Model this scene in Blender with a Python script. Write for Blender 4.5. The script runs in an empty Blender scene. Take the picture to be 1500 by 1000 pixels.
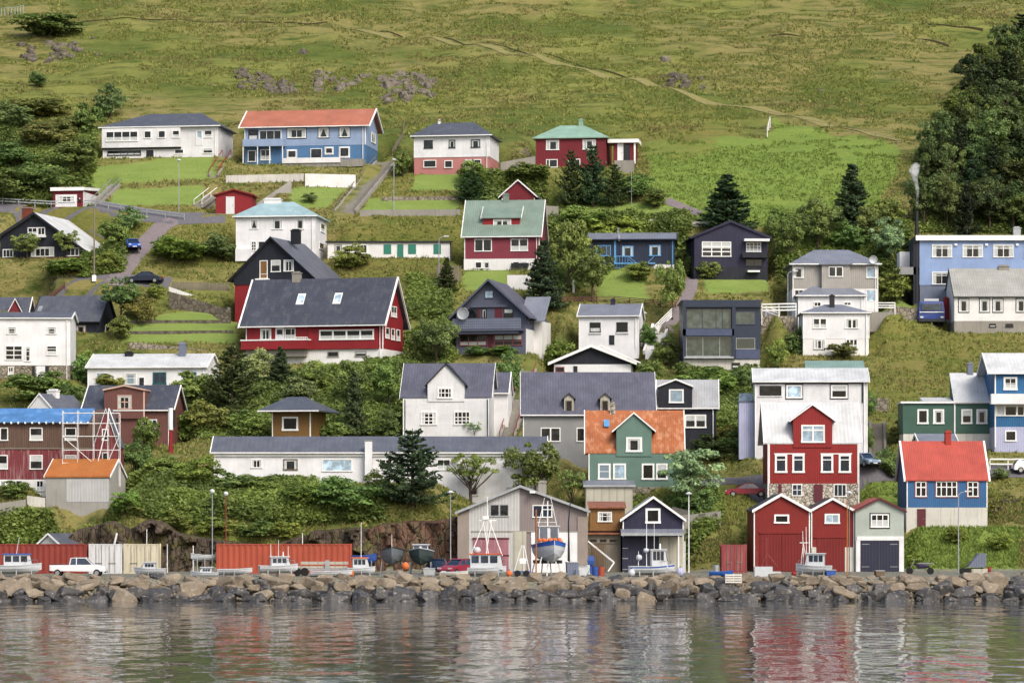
import bpy, bmesh, math, random
import numpy as np
from mathutils import Vector, Matrix
random.seed(11)
RN = np.random.default_rng(11)
SC = bpy.context.scene
COL = SC.collection
# camera numbers: focal length in reference pixels, row of the horizon, eye height above the sea
F, HZ, EYE = 4860.0, 750.0, 8.0
def P(px, py, Y): return Vector(((px-750)*Y/F, Y, EYE+(HZ-py)*Y/F))
def lin(h, k=1.0):
    h = h.lstrip('#'); c = [int(h[i:i+2], 16)/255 for i in (0, 2, 4)]
    return tuple(k*(x/12.92 if x <= .04045 else ((x+.055)/1.055)**2.4) for x in c)+(1,)
def paintlin(h, k):
    c = lin(h, k)[:3]; m = max(c); s = (m-min(c))/max(m, 1e-6); k2 = 1-.3*s; g = sum(c)/3
    return tuple(k2*(x*(1-.08*s)+g*.08*s) for x in c)+(1,)
# ---------------------------------------------------------------- terrain profile
def _tab(rows): 
    r = np.array([a for a, b in rows], float); y = np.array([b for a, b in rows], float)
    return r, y, EYE+(HZ-r)*y/F
RT = _tab([(845, 303), (836.4, 333), (772, 341), (735, 349), (640, 373), (530, 397), (400, 421), (245, 450), (0, 524)])
LT = _tab([(845, 303), (836.4, 333), (800, 335.5), (745, 338), (725, 341), (700, 350), (640, 373), (530, 397), (400, 421), (245, 450), (0, 524)])
def _H(tab, Y):
    ys = np.concatenate(([-400, 285, 299, 301.6], tab[1], [1500])); zs = np.concatenate(([-9, -5, -1.3, .9], tab[2], [tab[2][-1]+.45*(1500-524)]))
    return np.interp(Y, ys, zs)
def rowY(px, py):
    t = min(max((px-640)/60, 0), 1)
    a = np.interp(-py, -LT[0], LT[1]); b = np.interp(-py, -RT[0], RT[1])
    if py < 0: a = b = 524+(-py)*.31
    return float(a*(1-t)+b*t)
def hsh(ix, iy, s):
    v = np.sin(ix*127.1+iy*311.7+s*74.7)*43758.5453
    return v-np.floor(v)
def vnoise(x, y, s=0):
    ix = np.floor(x); iy = np.floor(y); fx = x-ix; fy = y-iy
    fx = fx*fx*(3-2*fx); fy = fy*fy*(3-2*fy)
    a = hsh(ix, iy, s); b = hsh(ix+1, iy, s); c = hsh(ix, iy+1, s); d = hsh(ix+1, iy+1, s)
    return (a*(1-fx)+b*fx)*(1-fy)+(c*(1-fx)+d*fx)*fy
def fbm(x, y, s=0, o=4):
    r = 0; a = .5
    for i in range(o):
        r = r+a*(vnoise(x, y, s+i)-.5); x = x*2.03; y = y*2.03; a *= .5
    return r
PADS = []
def H(X, Y, pads=True):
    X = np.asarray(X, float); Y = np.asarray(Y, float)
    px = 750+X*F/np.maximum(Y, 100)
    t = np.clip((px-640)/60, 0, 1)
    z = _H(LT, Y)*(1-t)+_H(RT, Y)*t
    amp = np.interp(Y, [334, 342, 440, 470, 524, 1500], [0, .5, .6, 2.8, 3.6, 10])
    z = z+amp*fbm(X*.07, Y*.1, 3)+np.minimum(amp, .9)*.45*fbm(X*.22, Y*.75, 9, 3)
    # sheep terraces on the open hill
    z = z+np.interp(Y, [452, 470, 700], [0, .34, .42])*np.sin(Y*1.25+6*fbm(X*.05, Y*.05, 21))*(vnoise(X*.06, Y*.09, 5))
    if pads:
        num = np.zeros_like(z); den = np.zeros_like(z)
        for (cx, cy, c, s, hw, y0, y1, pz, bl) in PADS:
            dx = X-cx; dy = Y-cy; lx = dx*c+dy*s; ly = -dx*s+dy*c
            d = np.hypot(np.maximum(np.abs(lx)-hw, 0), np.maximum(np.maximum(y0-ly, ly-y1), 0))
            w = np.clip(1-d/bl, 0, 1); w = w*w*(3-2*w)
            num += w*pz; den += w
        z = np.where(den > 1e-6, z*(1-np.minimum(den, 1))+np.minimum(den, 1)*num/np.maximum(den, 1e-6), z)
    return z
def Hs(x, y): return float(H(np.array([x]), np.array([y]))[0])
def G(px, py, Y=None):
    """point of the ground seen at a picture row (real depth from the hill profile)"""
    Y = Y or rowY(px, py); X = (px-750)*Y/F
    return Vector((X, Y, Hs(X, Y)))
# ---------------------------------------------------------------- mesh builder
class MB:
    def __init__(s): s.v = []; s.f = []
    def add(s, v, f):
        o = len(s.v); s.v += [tuple(p) for p in v]; s.f += [tuple(i+o for i in q) for q in f]; return s
    def box(s, x0, x1, y0, y1, z0, z1):
        if x0 > x1: x0, x1 = x1, x0
        if y0 > y1: y0, y1 = y1, y0
        if z0 > z1: z0, z1 = z1, z0
        return s.add([(x0,y0,z0),(x1,y0,z0),(x1,y1,z0),(x0,y1,z0),(x0,y0,z1),(x1,y0,z1),(x1,y1,z1),(x0,y1,z1)],
              [(0,3,2,1),(4,5,6,7),(0,1,5,4),(1,2,6,5),(2,3,7,6),(3,0,4,7)])
    def prism(s, poly, ax, a, b):
        n = len(poly)
        m = {'x': lambda p, t: (t, p[0], p[1]), 'y': lambda p, t: (p[0], t, p[1]), 'z': lambda p, t: (p[0], p[1], t)}[ax]
        v = [m(p, a) for p in poly]+[m(p, b) for p in poly]
        return s.add(v, [tuple(range(n)), tuple(range(2*n-1, n-1, -1))]+[(i, i+n, (i+1) % n+n, (i+1) % n) for i in range(n)])
    def bar(s, p, q, w, h=None):
        p = Vector(p); q = Vector(q); d = (q-p).normalized(); h = h or w
        u = d.cross(Vector((0, 0, 1)))
        if u.length < 1e-3: u = Vector((1, 0, 0))
        u.normalize(); n = u.cross(d); u = u*w/2; n = n*h/2
        v = [p-u-n, p+u-n, p+u+n, p-u+n, q-u-n, q+u-n, q+u+n, q-u+n]
        return s.add(v, [(0,3,2,1),(4,5,6,7),(0,1,5,4),(1,2,6,5),(2,3,7,6),(3,0,4,7)])
    def tube(s, pts, r, n=6, r2=None):
        pts = [Vector(p) for p in pts]; k = len(pts); r2 = r if r2 is None else r2; V = []; Fc = []
        for i, p in enumerate(pts):
            d = (pts[min(i+1, k-1)]-pts[max(i-1, 0)]).normalized(); u = d.cross(Vector((.3, .9, .1)))
            if u.length < .1: u = d.cross(Vector((1, 0, 0)))
            u.normalize(); w = d.cross(u); rr = r+(r2-r)*i/(k-1)
            V += [p+(u*math.cos(2*math.pi*j/n)+w*math.sin(2*math.pi*j/n))*rr for j in range(n)]
        for i in range(k-1):
            for j in range(n): Fc.append((i*n+j, i*n+(j+1) % n, (i+1)*n+(j+1) % n, (i+1)*n+j))
        Fc += [tuple(range(n-1, -1, -1)), tuple((k-1)*n+j for j in range(n))]
        return s.add(V, Fc)
    def lathe(s, prof, c=(0, 0, 0), n=12, ax='z'):
        V = []; Fc = []; k = len(prof)
        for (r, h) in prof:
            for j in range(n):
                a = 2*math.pi*j/n; x, y = r*math.cos(a), r*math.sin(a)
                p = {'z': (x, y, h), 'x': (h, x, y), 'y': (x, h, y)}[ax]
                V.append((p[0]+c[0], p[1]+c[1], p[2]+c[2]))
        for i in range(k-1):
            for j in range(n): Fc.append((i*n+j, i*n+(j+1) % n, (i+1)*n+(j+1) % n, (i+1)*n+j))
        Fc += [tuple(range(n-1, -1, -1)), tuple((k-1)*n+j for j in range(n))]
        return s.add(V, Fc)
    def loft(s, rings, cap=True):
        n = len(rings[0]); V = [p for r in rings for p in r]; Fc = []
        for i in range(len(rings)-1):
            for j in range(n): Fc.append((i*n+j, i*n+(j+1) % n, (i+1)*n+(j+1) % n, (i+1)*n+j))
        if cap: Fc += [tuple(range(n-1, -1, -1)), tuple((len(rings)-1)*n+j for j in range(n))]
        return s.add(V, Fc)
    def obj(s, name, mat, parent=None, smooth=False):
        me = bpy.data.meshes.new(name); me.from_pydata(s.v, [], s.f)
        bm = bmesh.new(); bm.from_mesh(me); bmesh.ops.recalc_face_normals(bm, faces=bm.faces)
        bm.to_mesh(me); bm.free()
        if smooth: me.shade_smooth()
        return link(name, me, mat, parent)
def link(name, me, mat, parent=None):
    o = bpy.data.objects.new(name, me); COL.objects.link(o)
    if mat is not None: me.materials.append(M(mat) if isinstance(mat, str) else mat)
    if parent is not None: o.parent = parent
    return o
def thing(name, label, cat, loc=(0, 0, 0), rz=0, group=None):
    o = bpy.data.objects.new(name, None); o.empty_display_size = .2; COL.objects.link(o)
    o.location = loc; o.rotation_euler = (0, 0, rz); return tag(o, label, cat, group)
def tag(o, label, cat, group=None):
    o['label'] = label; o['category'] = cat
    if group: o['group'] = group
    return o
def struct(o, kind='structure'): o['kind'] = kind; return o
def dup(root, loc, rz=0, sc=None, label=None, group=None, color=None):
    r = root.copy(); COL.objects.link(r); r.location = loc; r.rotation_euler = (0, 0, rz)
    if sc is not None: r.scale = sc
    if label: r['label'] = label
    if group: r['group'] = group
    if color: r.color = color
    for ch in root.children:
        c = ch.copy(); COL.objects.link(c); c.parent = r
        if color: c.color = color
        for g in ch.children:
            d = g.copy(); COL.objects.link(d); d.parent = c
    return r
# ---------------------------------------------------------------- materials
MATS = {}; DEFS = {}
class NT:
    def __init__(s, name):
        s.m = bpy.data.materials.new(name); s.m.use_nodes = True; s.t = s.m.node_tree; s.t.nodes.clear()
        s.out = s.n('ShaderNodeOutputMaterial')
    def n(s, ty, ins=None, **kw):
        x = s.t.nodes.new(ty)
        for k, v in kw.items(): setattr(x, k, v)
        for k, v in (ins or {}).items(): s.set(x.inputs[k], v)
        return x
    def set(s, inp, v):
        if isinstance(v, bpy.types.NodeSocket): s.t.links.new(v, inp)
        elif isinstance(v, bpy.types.Node): s.t.links.new(v.outputs[0], inp)
        else: inp.default_value = v
    def mix(s, f, a, b, mode='MIX'):
        x = s.t.nodes.new('ShaderNodeMix'); x.data_type = 'RGBA'; x.blend_type = mode; x.clamp_factor = True
        s.set(x.inputs[0], f); s.set(x.inputs[6], a); s.set(x.inputs[7], b); return x.outputs[2]
    def ramp(s, f, a, b, lo=(0, 0, 0, 1), hi=(1, 1, 1, 1)):
        x = s.n('ShaderNodeValToRGB', {0: f}); e = x.color_ramp.elements
        e[0].position = a; e[1].position = b; e[0].color = lo; e[1].color = hi; return x.outputs[0]
    def coord(s, scale=(1, 1, 1), which='Object'):
        c = s.n('ShaderNodeTexCoord'); return s.n('ShaderNodeMapping', {'Vector': c.outputs[which], 'Scale': scale}).outputs[0]
    def noise(s, vec, scale, det=3, rough=.55): return s.n('ShaderNodeTexNoise', {'Vector': vec, 'Scale': scale, 'Detail': det, 'Roughness': rough}).outputs[0]
    def bsdf(s, col, rough=.6, spec=.3, metal=0, bump=None, bs=.3, bd=.02):
        b = s.n('ShaderNodeBsdfPrincipled', {'Base Color': col, 'Roughness': rough, 'Metallic': metal, 'Specular IOR Level': spec})
        if bump is not None:
            s.set(b.inputs['Normal'], s.n('ShaderNodeBump', {'Height': bump, 'Strength': bs, 'Distance': bd}))
        s.t.links.new(b.outputs[0], s.out.inputs[0]); return s.m
def paint(name, hexc, boards=None, period=.2, rough=.6, wear=.25, wearcol=None, k=.82, spec=.25, dirt=.35, bs=.5):
    """painted or clad wall: hue drift, vertical weather streaks, boards as bump"""
    t = NT(name); c = paintlin(hexc, k); v = t.coord()
    drift = t.noise(v, .55, 3)
    col = t.mix(t.ramp(drift, .3, .7), tuple(x*.86 for x in c[:3])+(1,), tuple(min(1, x*1.08) for x in c[:3])+(1,))
    st = t.noise(t.coord((2.6, 2.6, .22)), 1.6, 4, .65)
    wc = lin(wearcol) if wearcol else tuple(x*.55+.02 for x in c[:3])+(1,)
    fac = t.n('ShaderNodeMath', {0: t.ramp(st, .5, .8), 1: wear}, operation='MULTIPLY')
    col = t.mix(fac, col, wc)
    bump = None
    if boards:
        w = t.n('ShaderNodeTexWave', {'Vector': v, 'Scale': .314/period, 'Distortion': .0}, wave_type='BANDS', bands_direction={'h': 'Z', 'v': 'X', 'y': 'Y'}[boards], wave_profile='SAW' if boards == 'h' else 'SIN')
        bump = w.outputs[1]
        gap = t.ramp(w.outputs[1], .0, .16, (1, 1, 1, 1), (0, 0, 0, 1))
        col = t.mix(t.n('ShaderNodeMath', {0: gap, 1: dirt}, operation='MULTIPLY'), col, tuple(x*.5 for x in c[:3])+(1,))
    else:
        bump = t.noise(v, 14, 3); bs = .25
    return t.bsdf(col, rough, spec, 0, bump, bs, .025)
def plaster(name, hexc, wear=.35, wearcol='8a8578', k=.85): return paint(name, hexc, None, rough=.8, wear=wear, wearcol=wearcol, k=k)
def roofmat(name, hexc, kind='rib', period=.3, dirn='X', rough=.5, rust=.16, rustcol='7c7d76', k=.85, moss=0, spec=.3):
    t = NT(name); c = paintlin(hexc, k); v = t.coord()
    a = t.noise(v, .5, 4); b = t.noise(t.coord((3.2, .5, .5) if dirn == 'X' else (.5, 3.2, .5)), 1.4, 4, .6)
    col = t.mix(t.ramp(a, .3, .72), tuple(x*.8 for x in c[:3])+(1,), tuple(min(1, x*1.12) for x in c[:3])+(1,))
    col = t.mix(t.n('ShaderNodeMath', {0: t.ramp(b, .5, .75), 1: .3}, operation='MULTIPLY'), col, tuple(x*.62 for x in c[:3])+(1,))
    if rust: col = t.mix(t.n('ShaderNodeMath', {0: t.ramp(t.noise(t.coord((1.2, .7, .7)), 1.1, 6, .7), .5, .62), 1: rust}, operation='MULTIPLY'), col, lin(rustcol))
    if kind == 'rib':
        w = t.n('ShaderNodeTexWave', {'Vector': v, 'Scale': .314/period}, wave_type='BANDS', bands_direction=dirn, wave_profile='SIN').outputs[1]; bs = .45
    elif kind == 'tile':
        w = t.n('ShaderNodeTexWave', {'Vector': v, 'Scale': .314/period}, wave_type='BANDS', bands_direction='Z', wave_profile='SAW').outputs[1]
        w2 = t.n('ShaderNodeTexWave', {'Vector': v, 'Scale': .314/.3}, wave_type='BANDS', bands_direction=dirn, wave_profile='SIN').outputs[1]
        w = t.n('ShaderNodeMath', {0: w, 1: w2}, operation='ADD').outputs[0]; bs = .5
        col = t.mix(t.n('ShaderNodeMath', {0: t.ramp(w, .1, .5, (1, 1, 1, 1), (0, 0, 0, 1)), 1: .35}, operation='MULTIPLY'), col, tuple(x*.5 for x in c[:3])+(1,))
    else: w = t.noise(v, 22, 2); bs = .25
    return t.bsdf(col, rough, spec, 0, w, bs, .03)
def stone(name, a='6d675c', b='a39a88', scale=2.2):
    t = NT(name); v = t.coord()
    x = t.n('ShaderNodeTexVoronoi', {'Vector': v, 'Scale': scale}); e = t.n('ShaderNodeTexVoronoi', {'Vector': v, 'Scale': scale}, feature='DISTANCE_TO_EDGE')
    col = t.mix(x.outputs['Color'], lin(a, .9), lin(b, .9)); col = t.mix(t.ramp(e.outputs[0], .02, .09, (1, 1, 1, 1), (0, 0, 0, 1)), col, lin('4a443a', .8))
    return t.bsdf(col, .9, .2, 0, e.outputs[0], .6, .1)
def glass(name, hexc='14181b', rough=.08, spec=.5):
    t = NT(name); v = t.coord((1, 1, 1)); r = t.n('ShaderNodeObjectInfo').outputs['Random']
    c = lin(hexc)
    col = t.mix(t.ramp(t.noise(v, 1.3, 2), .42, .62), c, tuple(x*2.2+.012 for x in c[:3])+(1,))
    col = t.mix(r, tuple(x*.6 for x in c[:3])+(1,), col)
    return t.bsdf(col, rough, spec, 0, t.noise(v, .9, 1), .08, .02)
def plain(name, hexc, rough=.5, metal=0, spec=.4, k=.85, var=.2):
    t = NT(name); c = lin(hexc, k); v = t.coord()
    col = t.mix(t.ramp(t.noise(v, 2.5, 4), .35, .7), tuple(x*(1-var) for x in c[:3])+(1,), c)
    return t.bsdf(col, rough, spec, metal, t.noise(v, 30, 2), .08, .01)
def D(name, fn, *a, **k): DEFS[name] = (fn, a, k)
def M(name):
    if name not in MATS:
        fn, a, k = DEFS[name]; MATS[name] = fn(name, *a, **k)
    return MATS[name]
D('white', paint, 'e6e6e6', k=.84, wear=.3, wearcol='a5a39b')
D('trim', paint, 'eeeeea', k=.88, wear=.12, wearcol='b0ada2')
D('white_boards', paint, 'e4e4e4', 'h', .22, k=.84, wear=.36, wearcol='a39f93', dirt=.12)
D('white_plaster', plaster, 'e6e5e2', .22)
D('dirty_plaster', plaster, 'cfccc2', .6, '77736a')
D('grey_plaster', plaster, 'a5a29a', .55, '6b675e')
D('concrete', plaster, '98948a', .6, '5f5c54')
D('dark_concrete', plaster, '6f6c66', .5, '45433e')
D('glass', glass)
D('glass_blue', glass, '1c2a3a', .05, .7)
D('glass_pale', glass, '8fa3b0', .15, .5)
D('glass_green', glass, '37433f', .04, .8)
D('curtain', plain, 'c9cdc9', .9, 0, .1)
D('black_trim', plain, '1d1f24', .5)
D('steel', plain, '9a9c9d', .4, .6)
D('galv', plain, 'b4b8ba', .45, .5)
D('rubber', plain, '161616', .8)
D('rim', plain, 'b6b8ba', .3, .7)
D('red_lamp', plain, 'a01818', .3)
D('clear_lamp', plain, 'd6dad8', .2)
D('wood', paint, '7c6850', 'v', .18, wear=.5, wearcol='4a3d2f')
D('greywood', paint, '8a8070', 'v', .2, wear=.5, wearcol='4f483d')
D('brick', stone, '6b2f22', '8a4331', 7)
D('rubble_stone', stone)
D('darkstone', stone, '4c463d', '777062', 2.0)
# ---------------------------------------------------------------- houses
class House:
    def __init__(s, name, label, cat, x0, x1, yb, ye, yr, d, roof='side', wall='white', roofm='roof_slate', yaw=0, Y=None,
                 ov=.35, og=.25, t=.14, base=None, bands=None, trim='trim', hip=None, apex=None, yel=None, yer=None,
                 rd=None, bury=1.6, gutter=True, corners=True, pad=True, group=None, rx=None, lip=0, board=.2):
        s.Y = Y or rowY((x0+x1)/2, yb); s.s = s.Y/F; s.x0, s.x1, s.yb = x0, x1, yb; s.d = d
        s.cx = (x0+x1)/2; s.yaw = math.radians(yaw); s.c = math.cos(s.yaw); s.w = (x1-x0)*s.s/s.c; s.trim = trim
        loc = P(s.cx, yb, s.Y); s.bz = loc.z; s.root = thing(name, label, cat, loc, s.yaw, group)
        hw = s.w/2; s.hw = hw
        if pad: PADS.append((loc.x, loc.y, math.cos(s.yaw), math.sin(s.yaw), hw+.3, -.5, d+.5, loc.z, 2.6))
        ze = s.Z(ye); rd = rd if rd is not None else d/2; s.rd = rd; zr = s.Z(yr, rd)
        s.ze, s.zr = ze, zr
        bands = bands or []; s.bands = bands           # (row of the band's top, material, outset) from the top storey downwards
        tops = [b[0] for b in bands]
        wb = s.Z(tops[0]) if tops else -bury
        mb = MB()
        if roof == 'side':
            k = (zr-ze)/(rd+ov); kb = k*rd/(d-rd); e = ze+k*ov
            mb.prism([(0, wb), (0, e+.02), (rd, zr+.02), (d, zr-kb*(d-rd)+.02), (d, wb)], 'x', -hw, hw)
            s.wall = mb.obj('wall', wall, s.root)
            L, R = -hw-og, hw+og
            if rx: L, R = s.X(rx[0]), s.X(rx[1])
            r = MB().prism([(-ov, ze), (rd, zr), (d+ov, zr-kb*(d-rd+ov)), (d+ov, zr-kb*(d-rd+ov)+t), (rd, zr+t*1.15), (-ov, ze+t)], 'x', L, R)
            s.roof = r.obj('roof', roofm, s.root); s.k = k
            if trim:
                for xx, sg in ((L, -1), (R, 1)):
                    b = MB().prism([(-ov-.02, ze-.06), (rd, zr-.06), (d+ov, zr-kb*(d-rd+ov)-.06), (d+ov, zr-kb*(d-rd+ov)+t+.05), (rd, zr+t*1.15+.05), (-ov-.02, ze+t+.05)], 'x', xx+sg*.003, xx+sg*(.003+board*.5))
                    b.obj('bargeboard', trim, s.root)
            if gutter:
                MB().box(L, R, -ov-.11, -ov-.004, ze+.01, ze+.13).obj('gutter', trim or 'black_trim', s.root)
        elif roof == 'gable':
            ax = s.X(apex if apex is not None else s.cx); zl = s.Z(yel or ye); zrr = s.Z(yer or ye)
            zr = s.Z(yr); s.zr = zr; xl, xr = -hw-ov, hw+ov
            kl = (zr-zl)/(ax-xl); kr = (zr-zrr)/(xr-ax)
            mb.prism([(-hw, wb), (hw, wb), (hw, zrr+kr*ov+.02), (ax, zr+.02), (-hw, zl+kl*ov+.02)], 'y', 0, d)
            s.wall = mb.obj('wall', wall, s.root)
            s.roof = MB().prism([(xl, zl), (ax, zr), (xr, zrr), (xr, zrr+t), (ax, zr+t*1.2), (xl, zl+t)], 'y', -og, d+og).obj('roof', roofm, s.root)
            s.kl, s.kr, s.ax = kl, kr, ax
            if trim:
                bh = board
                MB().prism([(xl-.02, zl+t+.04-bh), (ax, zr+t*1.2+.04-bh), (ax, zr+t*1.2+.04), (xl-.02, zl+t+.04)], 'y', -og-.06, -og-.003).obj('bargeboard', trim, s.root)
                MB().prism([(xr+.02, zrr+t+.04-bh), (ax, zr+t*1.2+.04-bh), (ax, zr+t*1.2+.04), (xr+.02, zrr+t+.04)], 'y', -og-.06, -og-.003).obj('bargeboard', trim, s.root)
        elif roof == 'hip':
            mb.box(-hw, hw, 0, d, wb, ze+.06); s.wall = mb.obj('wall', wall, s.root)
            sh = rd*math.tan(s.yaw); h0, h1 = s.X(hip[0])+sh, s.X(hip[1])+sh; a, b = -hw-ov, hw+ov
            v = [(a, -ov, ze), (b, -ov, ze), (b, d+ov, ze), (a, d+ov, ze), (a, -ov, ze+t), (b, -ov, ze+t), (b, d+ov, ze+t), (a, d+ov, ze+t), (h0, rd, zr), (h1, rd, zr)]
            s.roof = MB().add(v, [(0, 3, 2, 1), (0, 1, 5, 4), (1, 2, 6, 5), (2, 3, 7, 6), (3, 0, 4, 7), (4, 5, 9, 8), (6, 7, 8, 9), (5, 6, 9), (7, 4, 8)]).obj('roof', roofm, s.root)
            if gutter and trim:
                MB().box(a, b, -ov-.1, -ov-.004, ze, ze+.13).obj('gutter', trim, s.root)
        elif roof in ('flat', 'mono'):
            z2 = zr if roof == 'mono' else ze
            mb.prism([(0, wb), (0, ze+.03), (d, z2+.03), (d, wb)], 'x', -hw, hw); s.wall = mb.obj('wall', wall, s.root)
            k = (z2-ze)/d; th = t+lip
            s.roof = MB().prism([(-ov, ze-k*ov), (d+ov, z2+k*ov), (d+ov, z2+k*ov+th), (-ov, ze-k*ov+th)], 'x', -hw-og, hw+og).obj('roof', roofm, s.root)
            if trim: MB().box(-hw-og-.02, hw+og+.02, -ov-.05, -ov-.004, ze-k*ov-.04, ze-k*ov+th+.03).obj('fascia', trim, s.root)
        if gutter and trim and roof in ('side', 'hip') and s.w > 6: MB().tube([(hw-.35, -.1, -.3), (hw-.35, -.1, ze-.02)], .05, 6).obj('downpipe', trim, s.root)
        for i, (tp, m, o) in enumerate(bands):
            zb = s.Z(tops[i+1]) if i+1 < len(bands) else -bury
            nm = 'foundation' if i == len(bands)-1 else 'lower_wall'
            MB().box(-hw-o, hw+o, -o, d+o, zb, s.Z(tp)).obj(nm, m, s.root)
        if corners and trim:
            zt = (ze if roof != 'gable' else min(s.Z(yel or ye), s.Z(yer or ye)))-.02
            for sx in (-1, 1):
                a = sx*(hw+.03); MB().box(a-.07*sx-.035, a-.07*sx+.075*1, -.035, .10, max(wb, -bury)+.02, zt).obj('corner_trim', trim, s.root)
    def off(s, py):
        o = 0
        for tp, m, q in s.bands:
            if py > tp: o = q
        return o
    def X(s, px): return (px-s.cx)*s.s/s.c
    def Z(s, py, t=0): return EYE+(HZ-py)*(s.Y+t)/F-s.bz
    def win(s, x0, y0, x1, y1, cols=1, rows=1, frame='trim', pane='glass', y=0, fw=.1, mull=.06, curtain=0, side=None, name='window', casing=None):
        if side:    # on the right gable wall: x given as row pixels of the visible side (xs0..xs1 = its visible span)
            u0 = (x0-side[0])/(side[1]-side[0])*s.d; u1 = (x1-side[0])/(side[1]-side[0])*s.d
            sg = 1 if side[1] > side[0] else -1
            fn = lambda u, n, v: (sg*(s.hw+n), u, v); tt = (u0+u1)/2
            tt = 0
        else:
            y = y-max(0, s.off((y0+y1)/2)); u0, u1 = s.X(x0), s.X(x1); fn = lambda u, n, v: (u, y-n, v); tt = 0
        v1, v0 = s.Z(y0, tt), s.Z(y1, tt)
        if u0 > u1: u0, u1 = u1, u0
        def bx(mb, a0, a1, n0, n1, b0, b1):
            p = [fn(a, n, b) for b in (b0, b1) for (a, n) in ((a0, n0), (a1, n0), (a1, n1), (a0, n1))]
            mb.add(p, [(0,3,2,1),(4,5,6,7),(0,1,5,4),(1,2,6,5),(2,3,7,6),(3,0,4,7)])
        fw = min(fw, (u1-u0)*.2, (v1-v0)*.2); m = MB()
        bx(m, u0, u1, -.02, .07, v1-fw, v1); bx(m, u0-.04, u1+.04, -.02, .11, v0-.02, v0+fw*.9)
        bx(m, u0, u0+fw, -.02, .07, v0+fw*.9, v1-fw); bx(m, u1-fw, u1, -.02, .07, v0+fw*.9, v1-fw)
        cw = [i/cols for i in range(1, cols)] if isinstance(cols, int) else cols
        rw = [i/rows for i in range(1, rows)] if isinstance(rows, int) else rows
        for c in cw:
            c = u0+(u1-u0)*c; bx(m, c-mull/2, c+mull/2, -.02, .055, v0+fw*.9, v1-fw)
        for r in rw:
            r = v1-(v1-v0)*r; bx(m, u0+fw, u1-fw, -.02, .05, r-mull/2, r+mull/2)
        if not curtain and pane == 'glass' and random.random() < .5: curtain = random.choice((1, 1, 3, 4, 4))
        w = m.obj(name, frame, s.root)
        g = MB(); bx(g, u0+fw, u1-fw, -.02, .02, v0+fw*.9, v1-fw); g.obj('pane', pane, w)
        if casing:
            cm = MB(); q = .11
            bx(cm, u0-q, u1+q, -.01, .045, v1+.003, v1+q); bx(cm, u0-q, u1+q, -.01, .045, v0-q-.02, v0-.023)
            bx(cm, u0-q, u0-.042, -.01, .045, v0-.023, v1+.003); bx(cm, u1+.042, u1+q, -.01, .045, v0-.023, v1+.003); cm.obj('casing', casing, w)
        if curtain:
            cm = MB(); a, b = u0+fw, u1-fw; z0, z1 = v0+fw*.9, v1-fw
            if curtain == 1:    # drawn to both sides
                q = (b-a)*.2; bx(cm, a, a+q, .02, .026, z0, z1); bx(cm, b-q, b, .02, .026, z0, z1); bx(cm, a+q, b-q, .02, .026, z1-(z1-z0)*.14, z1)
            elif curtain == 2:  # tied back to a point
                for sg, e in ((1, a), (-1, b)):
                    p = [(e, z0), (e, z1), (e+sg*(b-a)*.48, z1), (e+sg*(b-a)*.12, z0)]
                    cm.add([fn(u, .026, v) for u, v in p], [(0, 1, 2, 3)])
            elif curtain == 3:  # half blind
                bx(cm, a, b, .02, .026, z0+(z1-z0)*.55, z1)
            elif curtain == 4:  # lower net
                bx(cm, a, b, .02, .026, z0, z0+(z1-z0)*.42)
            cm.obj('curtain', 'curtain', w)
        return w
    def door(s, x0, y0, x1, y1, mat='black_trim', frame='trim', y=0, glazed=None):
        y = y-max(0, s.off((y0+y1)/2))
        u0, u1 = s.X(x0), s.X(x1); v1, v0 = s.Z(y0), s.Z(y1); m = MB(); f = .08
        m.box(u0+f, u1-f, y-.05, y+.02, v0, v1-f); d = m.obj('door', mat, s.root)
        MB().box(u0, u0+f-.003, y-.08, y+.02, v0, v1).box(u1-f+.003, u1, y-.08, y+.02, v0, v1).box(u0+f-.003, u1-f+.003, y-.08, y+.02, v1-f+.003, v1).obj('frame', frame, d)
        MB().box(u1-f-.16, u1-f-.1, y-.12, y-.05, v0+(v1-v0)*.44, v0+(v1-v0)*.5).obj('handle', 'steel', d)
        if glazed: MB().box(u0+f+.12, u1-f-.12, y-.056, y-.045, v0+(v1-v0)*.5, v1-f-.15).obj('pane', glazed, d)
        return d
    def box(s, name, x0, x1, y0, y1, mat, n0=-.02, n1=.05, parent=None):
        """block on the facade: picture columns/rows, standing from n0 to n1 metres in front of it"""
        o = max(0, s.off((y0+y1)/2)) if n0 < .1 else 0; n1 += o; n0 += o if n0 > 0 else 0
        return MB().box(s.X(x0), s.X(x1), -n1, -n0, s.Z(y1), s.Z(y0)).obj(name, mat, parent or s.root)
    def chimney(s, x0, x1, y0, y1, mat='brick', t=None, dp=.7, cap='concrete'):
        t = s.rd if t is None else t; sh = t*math.tan(s.yaw); u0, u1 = s.X(x0)+sh, s.X(x1)+sh; z1, z0 = s.Z(y0, t), s.Z(y1, t)-.5
        c = MB().box(u0, u1, t-dp/2, t+dp/2, z0, z1).box(u0+.12, u1-.12, t-dp/2+.15, t+dp/2-.15, z1+.1, z1+.25)
        MB().box(u0-.07, u1+.07, t-dp/2-.07, t+dp/2+.07, z1, z1+.1).obj('chimney_cap', cap, s.root)
        return c.obj('chimney', mat, s.roof)
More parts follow.
